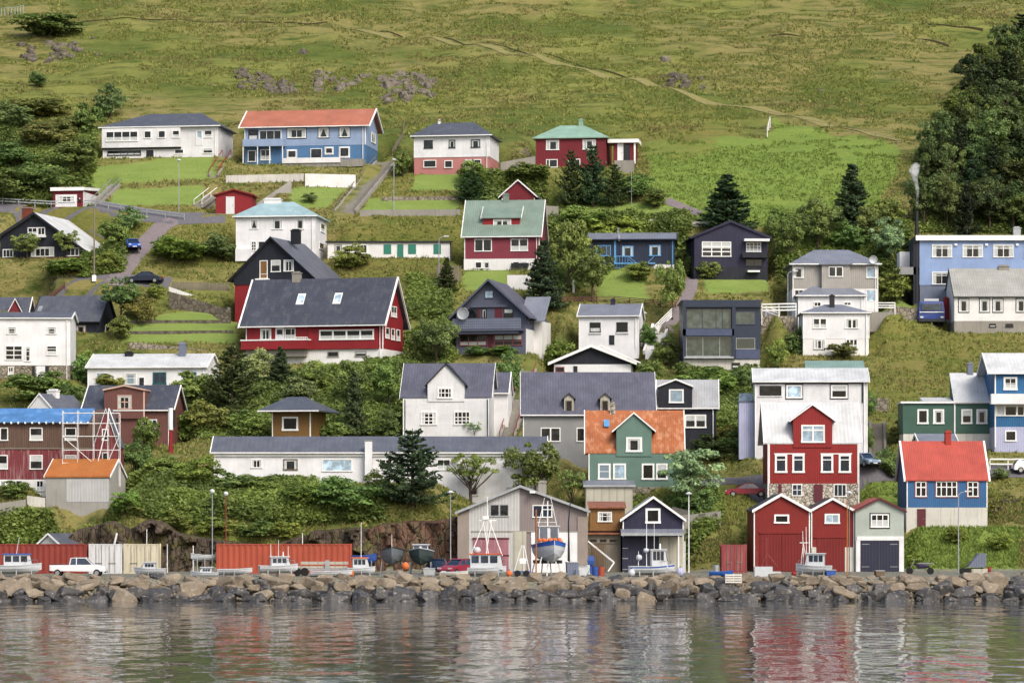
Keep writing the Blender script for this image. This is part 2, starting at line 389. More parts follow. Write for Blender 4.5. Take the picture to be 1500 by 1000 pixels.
    def gdormer(s, x0, x1, yb, ye, ya, xa=None, wall='white', roofm='roof_slate', depth=None, y=-.02, ov=.3, trim='trim', og=.2, t=.12):
        """cross gable / gabled dormer whose front stands at local y"""
        u0, u1 = s.X(x0), s.X(x1); ax = s.X(xa if xa is not None else (x0+x1)/2)
        ze, za, zb = s.Z(ye), s.Z(ya), s.Z(yb); depth = depth or s.rd
        k = (za-ze)/(ax-(u0-ov))
        MB().prism([(u0, zb), (u1, zb), (u1, ze+k*ov+.01), (ax, za+.01), (u0, ze+k*ov+.01)], 'y', y, y+depth).obj('dormer', wall, s.root)
        dr = MB().prism([(u0-ov, ze), (ax, za), (u1+ov, ze), (u1+ov, ze+t), (ax, za+t*1.3), (u0-ov, ze+t)], 'y', y-og, y+depth).obj('dormer_roof', roofm, s.root)
        if trim:
            b = .17
            for e, sg in ((u0-ov-.02, 1), (u1+ov+.02, -1)):
                MB().prism([(e, ze+t+.03-b), (ax, za+t*1.3+.03-b), (ax, za+t*1.3+.03), (e, ze+t+.03)], 'y', y-og-.05, y-og-.003).obj('bargeboard', trim, dr)
        return dr
    def sdormer(s, x0, x1, yb, ye, yt, wall, roofm, y=0, over=.3, back=None, trim='trim'):
        """shed dormer: box with one low slope"""
        u0, u1 = s.X(x0), s.X(x1); z0, z1 = s.Z(yb), s.Z(ye, max(y, 0)); back = back or s.rd; z2 = s.Z(yt, back)
        MB().prism([(y, z0), (y, z1+.02), (back, z2+.02), (back, z0)], 'x', u0, u1).obj('dormer', wall, s.root)
        k = (z2-z1)/(back-y)
        dr = MB().prism([(y-over, z1-k*over), (back, z2), (back, z2+.12), (y-over, z1-k*over+.12)], 'x', u0-.2, u1+.2).obj('dormer_roof', roofm, s.root)
        if trim:
            for e in (u0-.28, u1+.2):
                MB().prism([(y-over-.02, z1-k*over-.05), (back, z2-.05), (back, z2+.17), (y-over-.02, z1-k*over+.17)], 'x', e+.003, e+.077).obj('bargeboard', trim, dr)
    def railing(s, x0, x1, yt, yb, y=-1.2, mat='trim', n=None, boards=0, name='railing'):
        u0, u1 = s.X(x0), s.X(x1); z1, z0 = s.Z(yt), s.Z(yb); m = MB(); n = n or max(2, int((u1-u0)/.25))
        m.box(u0, u1, y-.04, y+.04, z1-.09, z1)
        if boards:
            for i in range(boards):
                a = z0+(z1-z0-.1)*(i+.15)/boards; m.box(u0, u1, y-.02, y+.02, a, a+(z1-z0)/boards*.72)
            for i in range(5): q = u0+(u1-u0)*i/4; m.box(q-.04, q+.04, y+.021, y+.08, z0, z1-.091)
        else:
            m.box(u0, u1, y-.03, y+.03, z0, z0+.06)
            for i in range(n+1): q = u0+(u1-u0)*i/n; m.box(q-.025, q+.025, y-.025, y+.025, z0+.061, z1-.091)
        return m.obj(name, mat, s.root)
def bside(h, u0, u1, y0, y1, z0, z1, name, mat, parent=None): return MB().box(u0, u1, y0, y1, z0, z1).obj(name, mat, parent or h.root)
# ---------------------------------------------------------------- house materials
D('roof_slate', roofmat, '565a64', 'tile', .32)
D('roof_slate_dark', roofmat, '474b57', 'tile', .34)
D('roof_felt', roofmat, '60636d', 'rib', .5)
D('roof_violet', roofmat, '5c5d6b', 'rib', .3, rust=.12, rustcol='8a8690')
D('roof_grey', roofmat, '7e838f', 'rib', .35)
D('roof_light', roofmat, 'a6a8a9', 'rib', .3)
D('roof_pale', roofmat, 'c9ccca', 'rib', .35, k=.85)
D('roof_white', roofmat, 'd3d5d4', 'rib', .4, k=.8)
D('roof_orange', roofmat, 'c8785a', 'rib', .25, rough=.6)
D('roof_mint', roofmat, '94b8a2', 'rib', .3)
D('roof_turq', roofmat, '9dbbbf', 'rib', .4, rust=.25, rustcol='b4c4be')
D('roof_green', roofmat, '7d9183', 'rib', .25)
D('roof_rust', roofmat, 'c0703f', 'rib', .24, rough=.8, rust=.42, rustcol='c9a080')
D('roof_rust2', roofmat, 'cc7d38', 'rib', .24, rough=.8, rust=.5, rustcol='a2541f')
D('roof_red', roofmat, 'cb5746', 'rib', .22, rust=.3, rustcol='b5503f')
D('roof_cement', roofmat, 'a3a39c', 'tile', .45, rust=.2, rustcol='8b8b80')
D('roof_sage', roofmat, '86a397', 'rib', .3)
D('roof_black', roofmat, '33363f', 'felt')
D('roof_brownrust', roofmat, 'a8694a', 'rib', .2, rust=.6, rustcol='6f3a22')
D('blue_pale', paint, '9fb6d6', 'h', .25, k=.8)
D('blue_mid', paint, '5b8bbb', None, k=.78)
D('pink', paint, 'd08a84', None, k=.78, rough=.8)
D('red_dark', paint, '8c2832', 'v', .22, k=.85)
D('red', paint, 'a8232b', 'v', .22, k=.85)
D('red_mid', paint, '9c2a35', 'v', .2, k=.85)
D('red_barn', paint, '9b2a24', 'v', .2, k=.82, wear=.35, wearcol='6e2420')
D('red_house', paint, 'a82a27', 'v', .2, k=.85)
D('crimson', paint, '9a3f4e', 'h', .2, k=.85)
D('black_wood', paint, '2b2e38', 'h', .2, k=.8, wear=.3, wearcol='4a4a50')
D('navy', paint, '2c3448', 'v', .2, k=.85, wear=.25, wearcol='49505f')
D('indigo', paint, '35344a', 'h', .18, k=.85, wear=.2, wearcol='50506a')
D('slate_wood', paint, '5d6274', 'h', .2, k=.85)
D('grey_clad', paint, 'a9a59d', 'v', .25, k=.82)
D('grey_wall', paint, '8f908e', None, k=.82)
D('lilac', paint, 'b9bcd8', 'v', .25, k=.85)
D('light_blue', paint, '9ab4e0', None, k=.8)
D('bluegrey', paint, '777f92', 'v', .25, k=.85)
D('modern', plain, '303a4c', .35, .1)
D('modern_light', plain, '4d5672', .35, .1)
D('ochre', paint, '8f6a35', 'v', .22, k=.85)
D('brown', paint, '7b5048', 'v', .2, k=.85)
D('peach', paint, 'd9b6a2', None, k=.85)
D('weather_brown', paint, '6d5547', 'v', .22, wear=.8, wearcol='3c2e28', k=.9, dirt=.7)
D('weather_red', paint, '8c3d42', 'v', .22, wear=.9, wearcol='b09a96', k=.85)
D('green_house', paint, '6f8e80', 'h', .2, k=.8)
D('green_dark', paint, '4a6d5f', 'h', .2, k=.85)
D('teal', plain, '2b7d68', .5)
D('teal_dark', plain, '1d5a5c', .5)
D('sage', paint, 'b3bcb2', 'h', .2, k=.82)
D('blue_sea', paint, '3f78b0', 'v', .2, k=.8)
D('blue_vivid', paint, '2f77ae', 'v', .2, k=.8)
D('blue_frame', plain, '5d9ccf', .5)
D('beige_panel', paint, 'bdb9a8', 'v', .8, k=.85, wear=.5, wearcol='8f8a78', dirt=.5)
D('taupe', paint, '8d8280', 'v', .16, k=.85)
D('greyplank', paint, 'c2c2bf', 'v', .3, k=.82, wear=.6, wearcol='8f8f8c')
D('taupe_dark', paint, '9c9086', None, k=.82, rough=.85, wear=.4, wearcol='6f665d')
D('pinkdoor', paint, 'a9707a', 'h', .5, k=.85, wear=.5, wearcol='c3a2a4')
D('tarp', roofmat, '4f8fd0', 'felt', rough=.35, spec=.5, rust=.3, rustcol='86b4e0')
D('plank_new', paint, '9a6f3c', 'v', .16, k=.85, wear=.6, wearcol='6d5236')
D('door_red', paint, '8e2622', 'v', .3, k=.82)
D('door_dark', paint, '35364a', 'v', .3, k=.85)
D('window_red', plain, '8d4a52', .5)
D('maroon', plain, '5e1f2a', .5)
# ---------------------------------------------------------------- top row
def build_houses():
    h = House('detached_house', 'long white house with grey hipped roof above a lawn, far left of the top row', 'house', 149, 320, 232, 187, 167, 9, 'hip', 'white_boards', 'roof_slate', -8.6, hip=(212, 292), ov=.5)
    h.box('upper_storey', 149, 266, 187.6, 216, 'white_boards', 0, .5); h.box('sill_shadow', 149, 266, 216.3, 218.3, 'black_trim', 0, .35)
    h.win(155, 192, 203, 207, 4, 1, y=-.5, mull=.12)
    for a in (212, 233, 254): h.win(a, 192, a+11, 203, 1, 1, y=-.5)
    h.door(288, 191, 298, 214, 'white', glazed='glass_pale'); h.win(300, 192, 312, 203)
    h.win(156, 220, 206, 227, 5, 1, 'black_trim'); h.door(213, 219, 226, 232, 'black_trim'); h.win(256, 219, 270, 226); h.win(298, 218, 313, 226)
    h = House('detached_house', 'light and mid blue house with a salmon orange roof in the top row', 'house', 357, 536, 242, 187, 163, 8.5, 'side', 'blue_pale', 'roof_orange', -8.8, bands=[(213.5, 'blue_mid', -.03)], ov=.5, og=.6, board=.3)
    h.box('balcony', 357, 418, 204, 214.5, 'blue_pale', 0, 1.1)
    for x in (357.6, 379, 397, 416): h.box('balcony_post', x-.6, x+.6, 214.6, 242, 'trim', .95, 1.07)
    h.win(363, 189, 377, 204, 1, 1, 'black_trim'); h.win(379, 190, 412, 204, 3, 1); h.win(421, 188, 448, 202, 2, 1, 'trim', curtain=1, casing='black_trim')
    for a in (467, 498): h.win(a, 188, a+14.5, 202, 1, 1, 'trim', curtain=2, casing='black_trim')
    h.win(362, 219, 374, 236, 1, 1); h.win(381, 218, 396, 234, 2, 1); h.win(421, 220, 434, 231, casing='trim'); h.door(455, 218, 472, 238, 'black_trim', glazed='glass'); h.win(477, 217, 488, 226, 1, 1, casing='trim'); h.win(498, 217, 512, 231, casing='trim')
    h.win(544, 190, 549.5, 205, 2, 1, side=(536, 553))
    h.box('terrace', 418, 536, 236, 247, 'concrete', 0, 1.8); h.box('terrace_parapet', 418, 503, 233.5, 241, 'white_plaster', 1.81, 1.95)
    h = House('detached_house', 'white house with pink lower storey and blue grey hipped roof in the top row', 'house', 606, 717, 256, 200, 180, 8, 'hip', 'white', 'roof_slate', -9, hip=(636, 694), bands=[(230, 'pink', -.03)], ov=.45)
    for x in ((621, 634), (657.5, 667), (690, 703.5)): h.win(x[0], 205, x[1], 217, 1 if x[0] > 650 and x[0] < 660 else 1, 1, 'black_trim')
    h.win(620, 234, 639, 245); h.win(651, 235, 663, 246); h.win(694, 234, 705, 244); h.door(681, 234, 691, 254, 'white', glazed='glass'); h.box('band', 606, 717, 228.6, 230.4, 'white', 0, .04)
    h.chimney(641, 644.5, 177, 184, 'white_plaster', .5*8)
    h = House('detached_house', 'dark red house with mint green hipped roof and side wing in the top row', 'house', 785, 887, 246, 203, 184, 8, 'hip', 'red_dark', 'roof_mint', -7.6, hip=(821, 856), ov=.4, trim='red_dark', gutter=False)
    h.win(800, 205, 819, 219.5, [.28], 1, mull=.12, curtain=1); h.win(853.5, 205, 872.5, 219.5, [.3, .75], 1, mull=.12, curtain=1); h.win(800, 233, 817, 245, [.28], 1, mull=.12); h.win(832, 233, 850, 245, 2, 1)
    h.box('wing', 897, 929, 209, 260, 'red_dark', -4.5, -1.2); h.box('wing_roof', 889, 934, 204, 209.3, 'trim', -4.8, -.7)
    h.door(903, 210, 911.5, 236, 'white', y=1.2); h.win(911.8, 211, 921, 235, 1, 1, 'black_trim', y=1.2); h.box('post', 927, 929.5, 209.4, 240, 'trim', -1.2, -1.0); h.box('steps', 900, 928, 236.5, 262, 'concrete', -1.2, .4)
    h.chimney(849, 855, 177, 186, 'roof_mint', cap='roof_mint')
    # -------- second row
    h = House('garage', 'small garage with white roller door and red front beside the upper road', 'garage', 77, 122, 303, 279, 277, 7, 'mono', 'red_dark', 'trim', -9, ov=.3, lip=.25, corners=False)
    h.box('garage_front', 81, 113, 285, 303, 'white', 0, .04); h.win(86, 287, 110, 296, 4, 2, 'trim', y=-.04); h.win(115.5, 289, 119, 296, 1, 1, 'black_trim'); bside(h, h.hw+.004, h.hw+.03, .05, 6.9, -1, 2.0, 'side_cladding', 'white')
    h = House('shed', 'bright red shed with low pitched roof and pale door below the blue house', 'shed', 316, 369, 314, 287, 279, 4.5, 'gable', 'red', 'red', -3, ov=.3, trim='red_barn', corners=False)
    h.door(331, 288, 343.5, 313.5, 'white_boards', 'white')
    h = House('chalet_house', 'black gabled house with broad white roof slope and red brick chimney at the left edge', 'house', -2, 121, 379, 350, 313, 11, 'gable', 'black_wood', 'roof_white', -14, apex=51, yel=352, yer=372, og=.5, ov=1.0, trim='black_wood', board=.3, bands=[(377, 'red_dark', 0)])
    h.win(40, 333, 54.5, 344, 2, 1); h.win(55, 333, 66.5, 344.5, [.5], 1); h.win(45, 362, 80, 376, 5, 1, curtain=1); h.win(2, 364, 18, 376, 3, 1); h.win(99, 364, 118, 376, 3, 1)
    h.box('balcony', 33, 68, 345.5, 348, 'trim', 0, .5); h.chimney(25, 38, 305, 326, 'brick', 4.5, 1.0)
    bside(h, h.hw+.004, h.hw+.06, .2, 10.5, -.5, 1.3, 'side_wall', 'red')
    h = House('tall_house', 'tall white house with turquoise hipped roof behind the black gable', 'house', 345, 462, 386, 318, 296, 8, 'hip', 'white', 'roof_turq', -7.3, hip=(382, 428), ov=.4, bands=[(380, 'blue_mid', -.02)])
    h.win(366, 321, 378, 335, 1, 1, curtain=2); h.win(398, 321, 414.5, 336, [.25, .75], 1, curtain=1); h.win(434, 321, 446, 336, 1, 1); h.win(367.5, 353, 375.5, 367, 2, 3); h.door(378, 353, 388, 379, 'black_trim'); h.box('balcony', 347, 368, 365, 383, 'white', 0, 1.2)
    h.win(470, 323, 476, 336, 1, 1, side=(462, 479)); h.win(468, 352, 475, 362, 1, 1, side=(462, 479)); h.chimney(384, 409, 293, 301, 'white_plaster', 4, .8, 'white_plaster')
    h = House('gable_house', 'black gabled house with grey roof slope and red lower wall behind the big red house', 'house', 341, 458, 482, 412, 349, 11, 'gable', 'black_wood', 'roof_felt', -17, Y=409, apex=398, yel=412, yer=411, og=.5, ov=.6, trim='black_trim', bands=[(416, 'red', -.1)])
    h.win(380, 381, 392, 408, 1, [.75], pane='plank_new'); h.win(397, 381, 411.5, 398.5); h.win(416, 381, 431, 398, 2, 1, curtain=1); h.box('balcony', 376, 395, 408, 411, 'trim', 0, .7)
    h.chimney(424, 436, 339, 352, 'black_trim', 5, .9, 'black_trim')
    h = House('row_building', 'long low white outbuilding with green shutters and door on the slope', 'outbuilding', 480, 659, 378, 355, 353, 5, 'mono', 'white_plaster', 'roof_black', -1, trim='black_trim', corners=False, ov=.2)
    h.win(490, 358, 501, 369, 1, 1, 'concrete'); h.win(527, 358, 538, 371, 2, 1)
    for a, b in ((562, 573), (598, 609.5), (635, 646)): h.box('shutter', a, b, 358, 372, 'teal', 0, .06)
    h.door(582, 358, 591, 377, 'teal', 'teal')
    h = House('detached_house', 'red house with green metal roof and red shed dormer beside the dark spruce', 'house', 680, 790, 396, 348, 295, 8.5, 'side', 'crimson', 'roof_green', -6, bands=[(379, 'white_plaster', .05)], og=.3, ov=.4, rd=4.3)
    h.sdormer(706, 760, 341, 318, 300, 'red', 'roof_green', y=1.1, back=4.2); h.win(721, 320, 747.5, 337, 2, 1, y=1.1, mull=.14)
    for a in (695, 748): h.win(a, 350, a+25.5, 368, 2, 1, mull=.14)
    for a in (696, 751): h.win(a, 383, a+10, 393, 1, 1); h.win(a+12, 383, a+22, 393, 1, 1)
    h.chimney(737, 745.5, 286, 297, 'roof_green', cap='roof_green'); MB().box(h.X(749), h.X(775), -.9, -.25, .35, .43).box(h.X(749), h.X(775), -.3, -.25, .5, .9).box(h.X(750), h.X(751.5), -.9, -.3, -.1, .34).box(h.X(772), h.X(773.5), -.9, -.3, -.1, .34).obj('bench', 'black_trim', h.root)
    h = House('small_house', 'small dark red gable with white bargeboards rising behind the green roof', 'house', 735, 783, 322, 290, 265, 7, 'gable', 'red_dark', 'roof_felt', -8, Y=437, ov=.4)
    h = House('cabin', 'dark blue bungalow with light blue window frames and grey roof', 'bungalow', 863, 988, 394, 352, 343, 8, 'side', 'navy', 'roof_grey', -3, ov=.5, trim='navy', bands=[(387, 'white_plaster', -.05)])
    h.win(874, 359, 895, 375, [.3, .7], 1, 'blue_frame', 'glass_blue'); h.win(911, 360, 928, 376, [.25, .75], 1, 'blue_frame', curtain=1); h.win(951, 359, 968, 375, [.25, .75], 1, 'blue_frame', curtain=1)
    for a in (899.5, 983): h.box('corner_post', a, a+3, 352, 387, 'blue_frame', 0, .07)
    h.railing(900, 920, 376, 394, -1.5, 'blue_frame', 5); MB().bar((h.X(921), -1.5, h.Z(377)), (h.X(938), -1.5, h.Z(391)), .08).bar((h.X(944), -1.5, h.Z(391)), (h.X(958), -1.5, h.Z(377)), .08).bar((h.X(921), -1.5, h.Z(381)), (h.X(936), -1.5, h.Z(393)), .06).obj('stair_rail', 'blue_frame', h.root)
    h.box('porch_floor', 900, 960, 386, 388, 'blue_frame', 0, 1.55)
    h.chimney(906, 908.5, 336, 345, 'steel', cap='steel'); h.box('roof_seam', 906, 908.5, 343.5, 352.8, 'roof_light', -.1, .56)
    h = House('chalet_house', 'black timber house with low gabled roof and white gridded window, beside the spruce', 'house', 1017, 1124, 410, 349, 325, 10, 'gable', 'indigo', 'roof_black', 3, apex=1070, ov=.5, trim='indigo', board=.3, bands=[(391, 'black_wood', .06)])
    h.win(1028, 354, 1071, 376, 3, 3, mull=.13); h.box('porch_roof', 1089, 1126, 350.5, 354, 'trim', 0, 1.2); h.win(1093, 355, 1115, 369, 4, [.4], mull=.1); h.box('bay', 1086, 1123, 371, 378, 'black_wood', 0, 1.0); h.win(1092, 379, 1117, 390, 2, 1, 'black_trim'); h.box('bench', 1094, 1112, 396.5, 399, 'trim', .1, 1.0)
    h = House('detached_house', 'grey panelled two storey house with hipped roof and shallow front bay, right of centre', 'house', 1161, 1286, 456, 388, 366, 9, 'hip', 'grey_clad', 'roof_grey', 0, hip=(1197, 1248), ov=.45, bands=[(423, 'white_plaster', .04)])
    h.box('bay', 1203, 1244, 388, 423, 'grey_clad', 0, .7)
    v0, v1, za, zc = h.X(1199), h.X(1248), h.Z(388.6), h.Z(377); MB().add([(v0, -1, za), (v1, -1, za), ((v0+v1)/2, 1.8, zc), (v0, -1, za+.14), (v1, -1, za+.14), ((v0+v1)/2, 1.8, zc+.14), (v0, 1.9, za), (v1, 1.9, za)], [(0, 1, 4, 3), (3, 4, 5), (3, 5, 6), (4, 7, 5), (0, 3, 6), (1, 7, 4)]).obj('bay_roof', 'roof_grey', h.roof)
    h.win(1163, 391, 1177, 407); h.win(1213, 391, 1234, 406, 2, 1, y=-.7, mull=.15); h.win(1269, 391, 1284, 407, 1, 1, pane='glass_pale'); h.win(1163.5, 424, 1177, 441, 2, 1); h.win(1268.5, 424, 1284, 442, 1, 1, pane='glass_pale'); MB().lathe([(.02, 0), (.3, -.03), (.5, -.09), (.52, -.07), (.3, .01), (.02, .04)], (h.X(1278), -.9, h.Z(381)), 16, 'y').obj('satellite_dish', 'galv', h.root)
    h = House('detached_house', 'white house with hipped grey roof half hidden behind a lower white house', 'house', 1169, 1266, 510, 434, 417, 6.5, 'hip', 'white', 'roof_grey', 0, Y=408, hip=(1198, 1240), ov=.35, trim='trim')
    for a in (1192, 1236): h.win(a, 442, a+11, 449, 2, 1)
    h = House('detached_house', 'white two storey house with paired windows and dark chimney, right of the glass house', 'house', 1176, 1273, 521, 459, 446, 7, 'hip', 'white', 'roof_grey', -1, hip=(1212, 1238), ov=.25, bands=[(496, 'white_plaster', -.03)])
    for a in (1191, 1238): h.win(a, 466, a+20, 481, [.5], 1, mull=.18)
    for a in (1192, 1239): h.win(a, 496.5, a+17, 511, 3 if a > 1200 else 3, 1, curtain=1 if a < 1200 else 0, mull=.12)
    h.chimney(1218, 1225, 434, 452, 'black_trim', 2.4, .8, 'black_trim')
    h = House('community_building', 'large pale blue flat roofed building at the right edge with gridded windows', 'building', 1347, 1530, 448, 352, 346, 14, 'flat', 'light_blue', 'roof_black', 0, ov=.4, lip=.42, og=.5, bands=[(417.5, 'bluegrey', -.05)], corners=False)
    for a in (1365, 1410, 1455, 1500): h.win(a, 358, a+29.5, 377, 2, [.3], pane='glass', curtain=1, mull=.1)
    h.win(1365, 398, 1394, 416.5, 2, [.3], curtain=1)
    for a in (1398, 1443, 1488): h.box('wall_lamp', a, a+4, 357, 360, 'trim', 0, .2)
    h.box('side_stair', 1338, 1346.5, 352, 447, 'black_wood', -5, 0); h.box('side_balcony', 1317, 1346, 391, 402, 'grey_wall', -3, 0); h.box('side_annex', 1322, 1337, 366, 391, 'white', -6, -3); h.box('balcony_post', 1319, 1320.5, 402, 440, 'black_trim', -.3, -.1)
    h.chimney(1489, 1500, 335, 350, 'galv', 3, .9, 'galv')
    h = House('farmhouse', 'white walled house with pale grey tiled roof and stone base at the right edge', 'house', 1398, 1530, 488, 436, 395, 9, 'side', 'white_plaster', 'roof_cement', 0, og=.1, ov=.25, trim='black_trim', bands=[(470, 'concrete', .02)], corners=False, board=.1)
    for a in (1405, 1435.5, 1455, 1489): h.win(a, 438, a+13.5, 456.5, 1, 1, curtain=1, casing='black_trim')
    h.win(1449, 474, 1459, 479, 1, 1, 'black_trim'); h.win(1473, 474, 1484, 479, 1, 1, 'black_trim'); h.chimney(1470, 1486, 391, 397, 'concrete')
    # -------- middle band
    h = House('modern_house', 'dark flat roofed modern house with large glazed front', 'house', 1001, 1114, 546, 441, 440, 10, 'flat', 'modern', 'modern', 0, ov=.05, trim=None, gutter=False, bands=[(526, 'dirty_plaster', -.05)], corners=False)
    h.box('frame_top', 1000, 1114, 440, 450, 'modern', 0, .5); h.box('mid_beam', 1000, 1075, 482, 492, 'modern_light', 0, .5); h.box('frame_side', 1000, 1004.5, 450.2, 526, 'modern', 0, .5); h.box('frame_side', 1072, 1077, 450.2, 526, 'modern', 0, .5)
    h.box('ledge', 1002, 1074, 522.5, 525, 'galv', 0, .55)
    h.win(1005, 452, 1071.5, 481.5, [.36, .66, .8], 1, 'modern', 'glass_green', mull=.07, fw=.06); h.win(1005, 493, 1071.5, 522, [.37, .74], 1, 'galv', 'glass_green', mull=.06, fw=.06)
    h.win(1077.5, 456, 1106, 475, 1, 1, 'modern_light', 'glass_green', fw=.06); h.win(1078, 495, 1106, 511, 1, 1, 'galv', 'glass_green', fw=.06); h.box('panel', 1078, 1113, 511.5, 525.5, 'modern_light', 0, .1); h.win(1072, 531, 1084, 539, 1, 1, 'black_trim'); h.win(1091, 532, 1097, 538, 1, 1, 'black_trim')
    h = House('cottage', 'small white house with blue grey roof and two dark windows above the black gable', 'house', 848, 935, 506, 464, 447, 7, 'side', 'white', 'roof_grey', -7, og=.15, ov=.3)
    h.win(864, 472, 880, 486.5, 1, [.3], 'black_trim'); h.win(903, 472, 919.5, 486, 1, 1, 'black_trim'); h.door(892.5, 491, 900, 505, 'black_trim', 'black_trim'); h.chimney(896, 902.5, 440, 448, 'indigo', cap='indigo')
    for a in (863, 902.5): h.box('sill', a, a+18, 487.2, 488.6, 'trim', 0, .16)
    h = House('gable_house', 'low black gable with double white bargeboards above the violet roof', 'house', 812, 924, 556, 533, 507, 9, 'gable', 'black_wood', 'roof_black', -4, Y=392, apex=866, ov=.7, og=.6, board=.34, bands=[(533.5, 'white', .02)], corners=False)
    h.win(813.5, 537, 827, 545, 1, 1, 'window_red'); h.box('window', 840, 846, 536, 546, 'black_trim', 0, .05)
    u = h.ax; MB().prism([(h.X(818), h.Z(530)), (h.X(877), h.Z(500.5)), (h.X(936), h.Z(527)), (h.X(936), h.Z(529.5)), (h.X(877), h.Z(503.8)), (h.X(818), h.Z(533))], 'y', 5.8, 6.2).obj('rear_bargeboard', 'trim', h.root)
    h = House('a_frame_house', 'slate grey gabled house with balcony and white satellite dish', 'house', 668, 770, 519, 466, 411, 9, 'gable', 'slate_wood', 'roof_violet', -13, apex=717, ov=.7, og=.8, yel=467, yer=467, trim='slate_wood', board=.28, corners=False)
    h.win(710, 425, 723, 437, 1, 1, 'slate_wood', 'glass_pale'); h.box('floor_band', 690, 744, 446.5, 450, 'slate_wood', 0, .25)
    h.win(684, 452, 700, 466, 1, 1, 'black_trim'); h.box('panel_red', 701, 704, 450.5, 466, 'maroon', 0, .05); h.win(706, 452, 713, 466, 1, 1, 'black_trim'); h.box('panel_red', 725, 736, 450.5, 466, 'maroon', 0, .05); h.win(738, 452, 752, 466, 1, 1, 'black_trim')
    h.railing(667, 766, 467, 482.5, -1.3, 'bluegrey', boards=4); h.box('balcony_floor', 666, 768, 482.7, 485.5, 'slate_wood', -.1, 1.4); h.box('balcony_wall', 670, 762, 485.7, 489.5, 'slate_wood', 0, 1.2)
    h.win(673, 490, 713, 506, 3, [.6], 'window_red', mull=.1); h.win(724, 490, 765, 506, 3, [.6], 'window_red', mull=.1); h.door(714, 490, 723.5, 518, 'maroon', 'window_red'); MB().lathe([(.02, 0), (.45, -.04), (.72, -.12), (.74, -.1), (.45, .01), (.02, .05)], (h.X(683), -1.7, h.Z(460)), 18, 'y').tube([(h.X(683), -1.5, h.Z(460)), (h.X(683), -1.3, h.Z(466))], .04).obj('satellite_dish', 'galv', h.root)
    bside(h, h.hw+.004, h.hw+.05, .1, 8.9, -1, h.Z(482), 'side_wall', 'white_plaster'); bside(h, h.hw-1.2, h.hw+1.0, 4.6, 9.5, -1.0, h.Z(468), 'side_wing', 'white_plaster'); MB().prism([(2.8, h.Z(470)), (6.4, h.Z(437, 6)), (6.4, h.Z(437, 6)+.14), (2.8, h.Z(470)+.14)], 'x', h.hw-1.4, h.hw+1.7).obj('wing_roof', 'roof_grey', h.roof)
    h = House('large_house', 'large red house with broad slate roof, two skylights and white basement', 'house', 358, 562, 534, 479, 410, 8.2, 'side', 'red', 'roof_slate_dark', -15, Y=396, bands=[(512, 'white_plaster', .02)], ov=.9, og=.5, board=.42)
    h.win(380, 480, 396, 496.5, [.5], 1, mull=.1); h.door(402.5, 479, 415.5, 499, 'white', glazed='glass'); h.win(416.5, 480, 432.5, 496.5, [.6], 1); h.win(469, 483.5, 550, 498.5, 4, 1, mull=.2, fw=.16, curtain=4, y=-.3)
    for a in (480, 521): h.win(a, 515, a+17, 523, 1, 1, 'concrete')
    h.box('balcony', 357, 456, 499, 511.5, 'red', .0, 1.5); h.box('balcony_rail', 356, 457, 497, 498.8, 'trim', .06, 1.55); h.box('balcony_base', 362, 450, 512, 522, 'concrete', 0, .9); h.railing(437, 456, 494, 500, -1.45, 'trim', 6)
    h.box('bay', 453, 556, 481, 511.6, 'red', 0.02, .3)
    for c in h.root.children:
        pass
    k = h.k
    for a in (427, 482):
        t0 = 1.35; t1 = 2.45; u0, u1 = h.X(a), h.X(a+11.5); m = MB()
        for (p, q) in ((t0, t0+.14), (t1-.14, t1)): m.prism([(p, h.ze+k*(p+.9)+.1), (q, h.ze+k*(q+.9)+.1), (q, h.ze+k*(q+.9)+.24), (p, h.ze+k*(p+.9)+.24)], 'x', u0, u1)
        for (p, q) in ((u0, u0+.1), (u1-.1, u1)): m.prism([(t0+.143, h.ze+k*(t0+1.043)+.1), (t1-.143, h.ze+k*(t1+.757)+.1), (t1-.143, h.ze+k*(t1+.757)+.23), (t0+.143, h.ze+k*(t0+1.043)+.23)], 'x', p, q)
        sk = m.obj('skylight', 'trim', h.roof); MB().prism([(t0+.14, h.ze+k*(t0+1.04)+.12), (t1-.14, h.ze+k*(t1+.76)+.12), (t1-.14, h.ze+k*(t1+.76)+.19), (t0+.14, h.ze+k*(t0+1.04)+.19)], 'x', u0+.1, u1-.1).obj('pane', 'glass_pale', sk)
    S = (562, 592)
    h.win(574, 447, 582, 463, 2, 1, side=S); h.win(565.5, 480, 571, 496, 1, 1, side=S); h.win(574, 480, 579, 497, 1, 1, side=S); h.win(582, 480, 587, 497, 1, 1, side=S); h.chimney(425, 437, 400, 412, 'concrete', 4.1, .7)
    h = House('townhouse', 'plain white three storey house with stone base at the left edge', 'house', -30, 102, 556, 467, 459, 8, 'side', 'white', 'roof_felt', 2.4, bands=[(535, 'rubble_stone', -.04)], ov=.2, og=.2, trim='trim')
    for a in (10, 68): h.win(a, 478, a+15, 489, 1, 3)
    h.win(8, 506, 33, 527, 2, 3, mull=.09); h.win(36.5, 507, 45, 529, 1, 3); h.win(68, 506, 83, 520, 1, 3); h.win(12, 537, 20, 549, 2, 1); h.box('door', 47, 51, 536, 550, 'black_trim', 0, .05); h.box('door', 66, 71, 536, 550, 'black_trim', 0, .05); h.box('door_panel', 53, 66, 536, 552, 'white', 0, .05)
    h = House('gable_house', 'dark house with small white edged red gable, behind the white house at the left edge', 'house', -25, 40, 500, 466, 437, 7, 'side', 'black_wood', 'roof_slate', 0, Y=413, og=.1)
    h.gdormer(12, 34, 470, 463, 439, wall='red_dark', y=-.3, ov=.15)
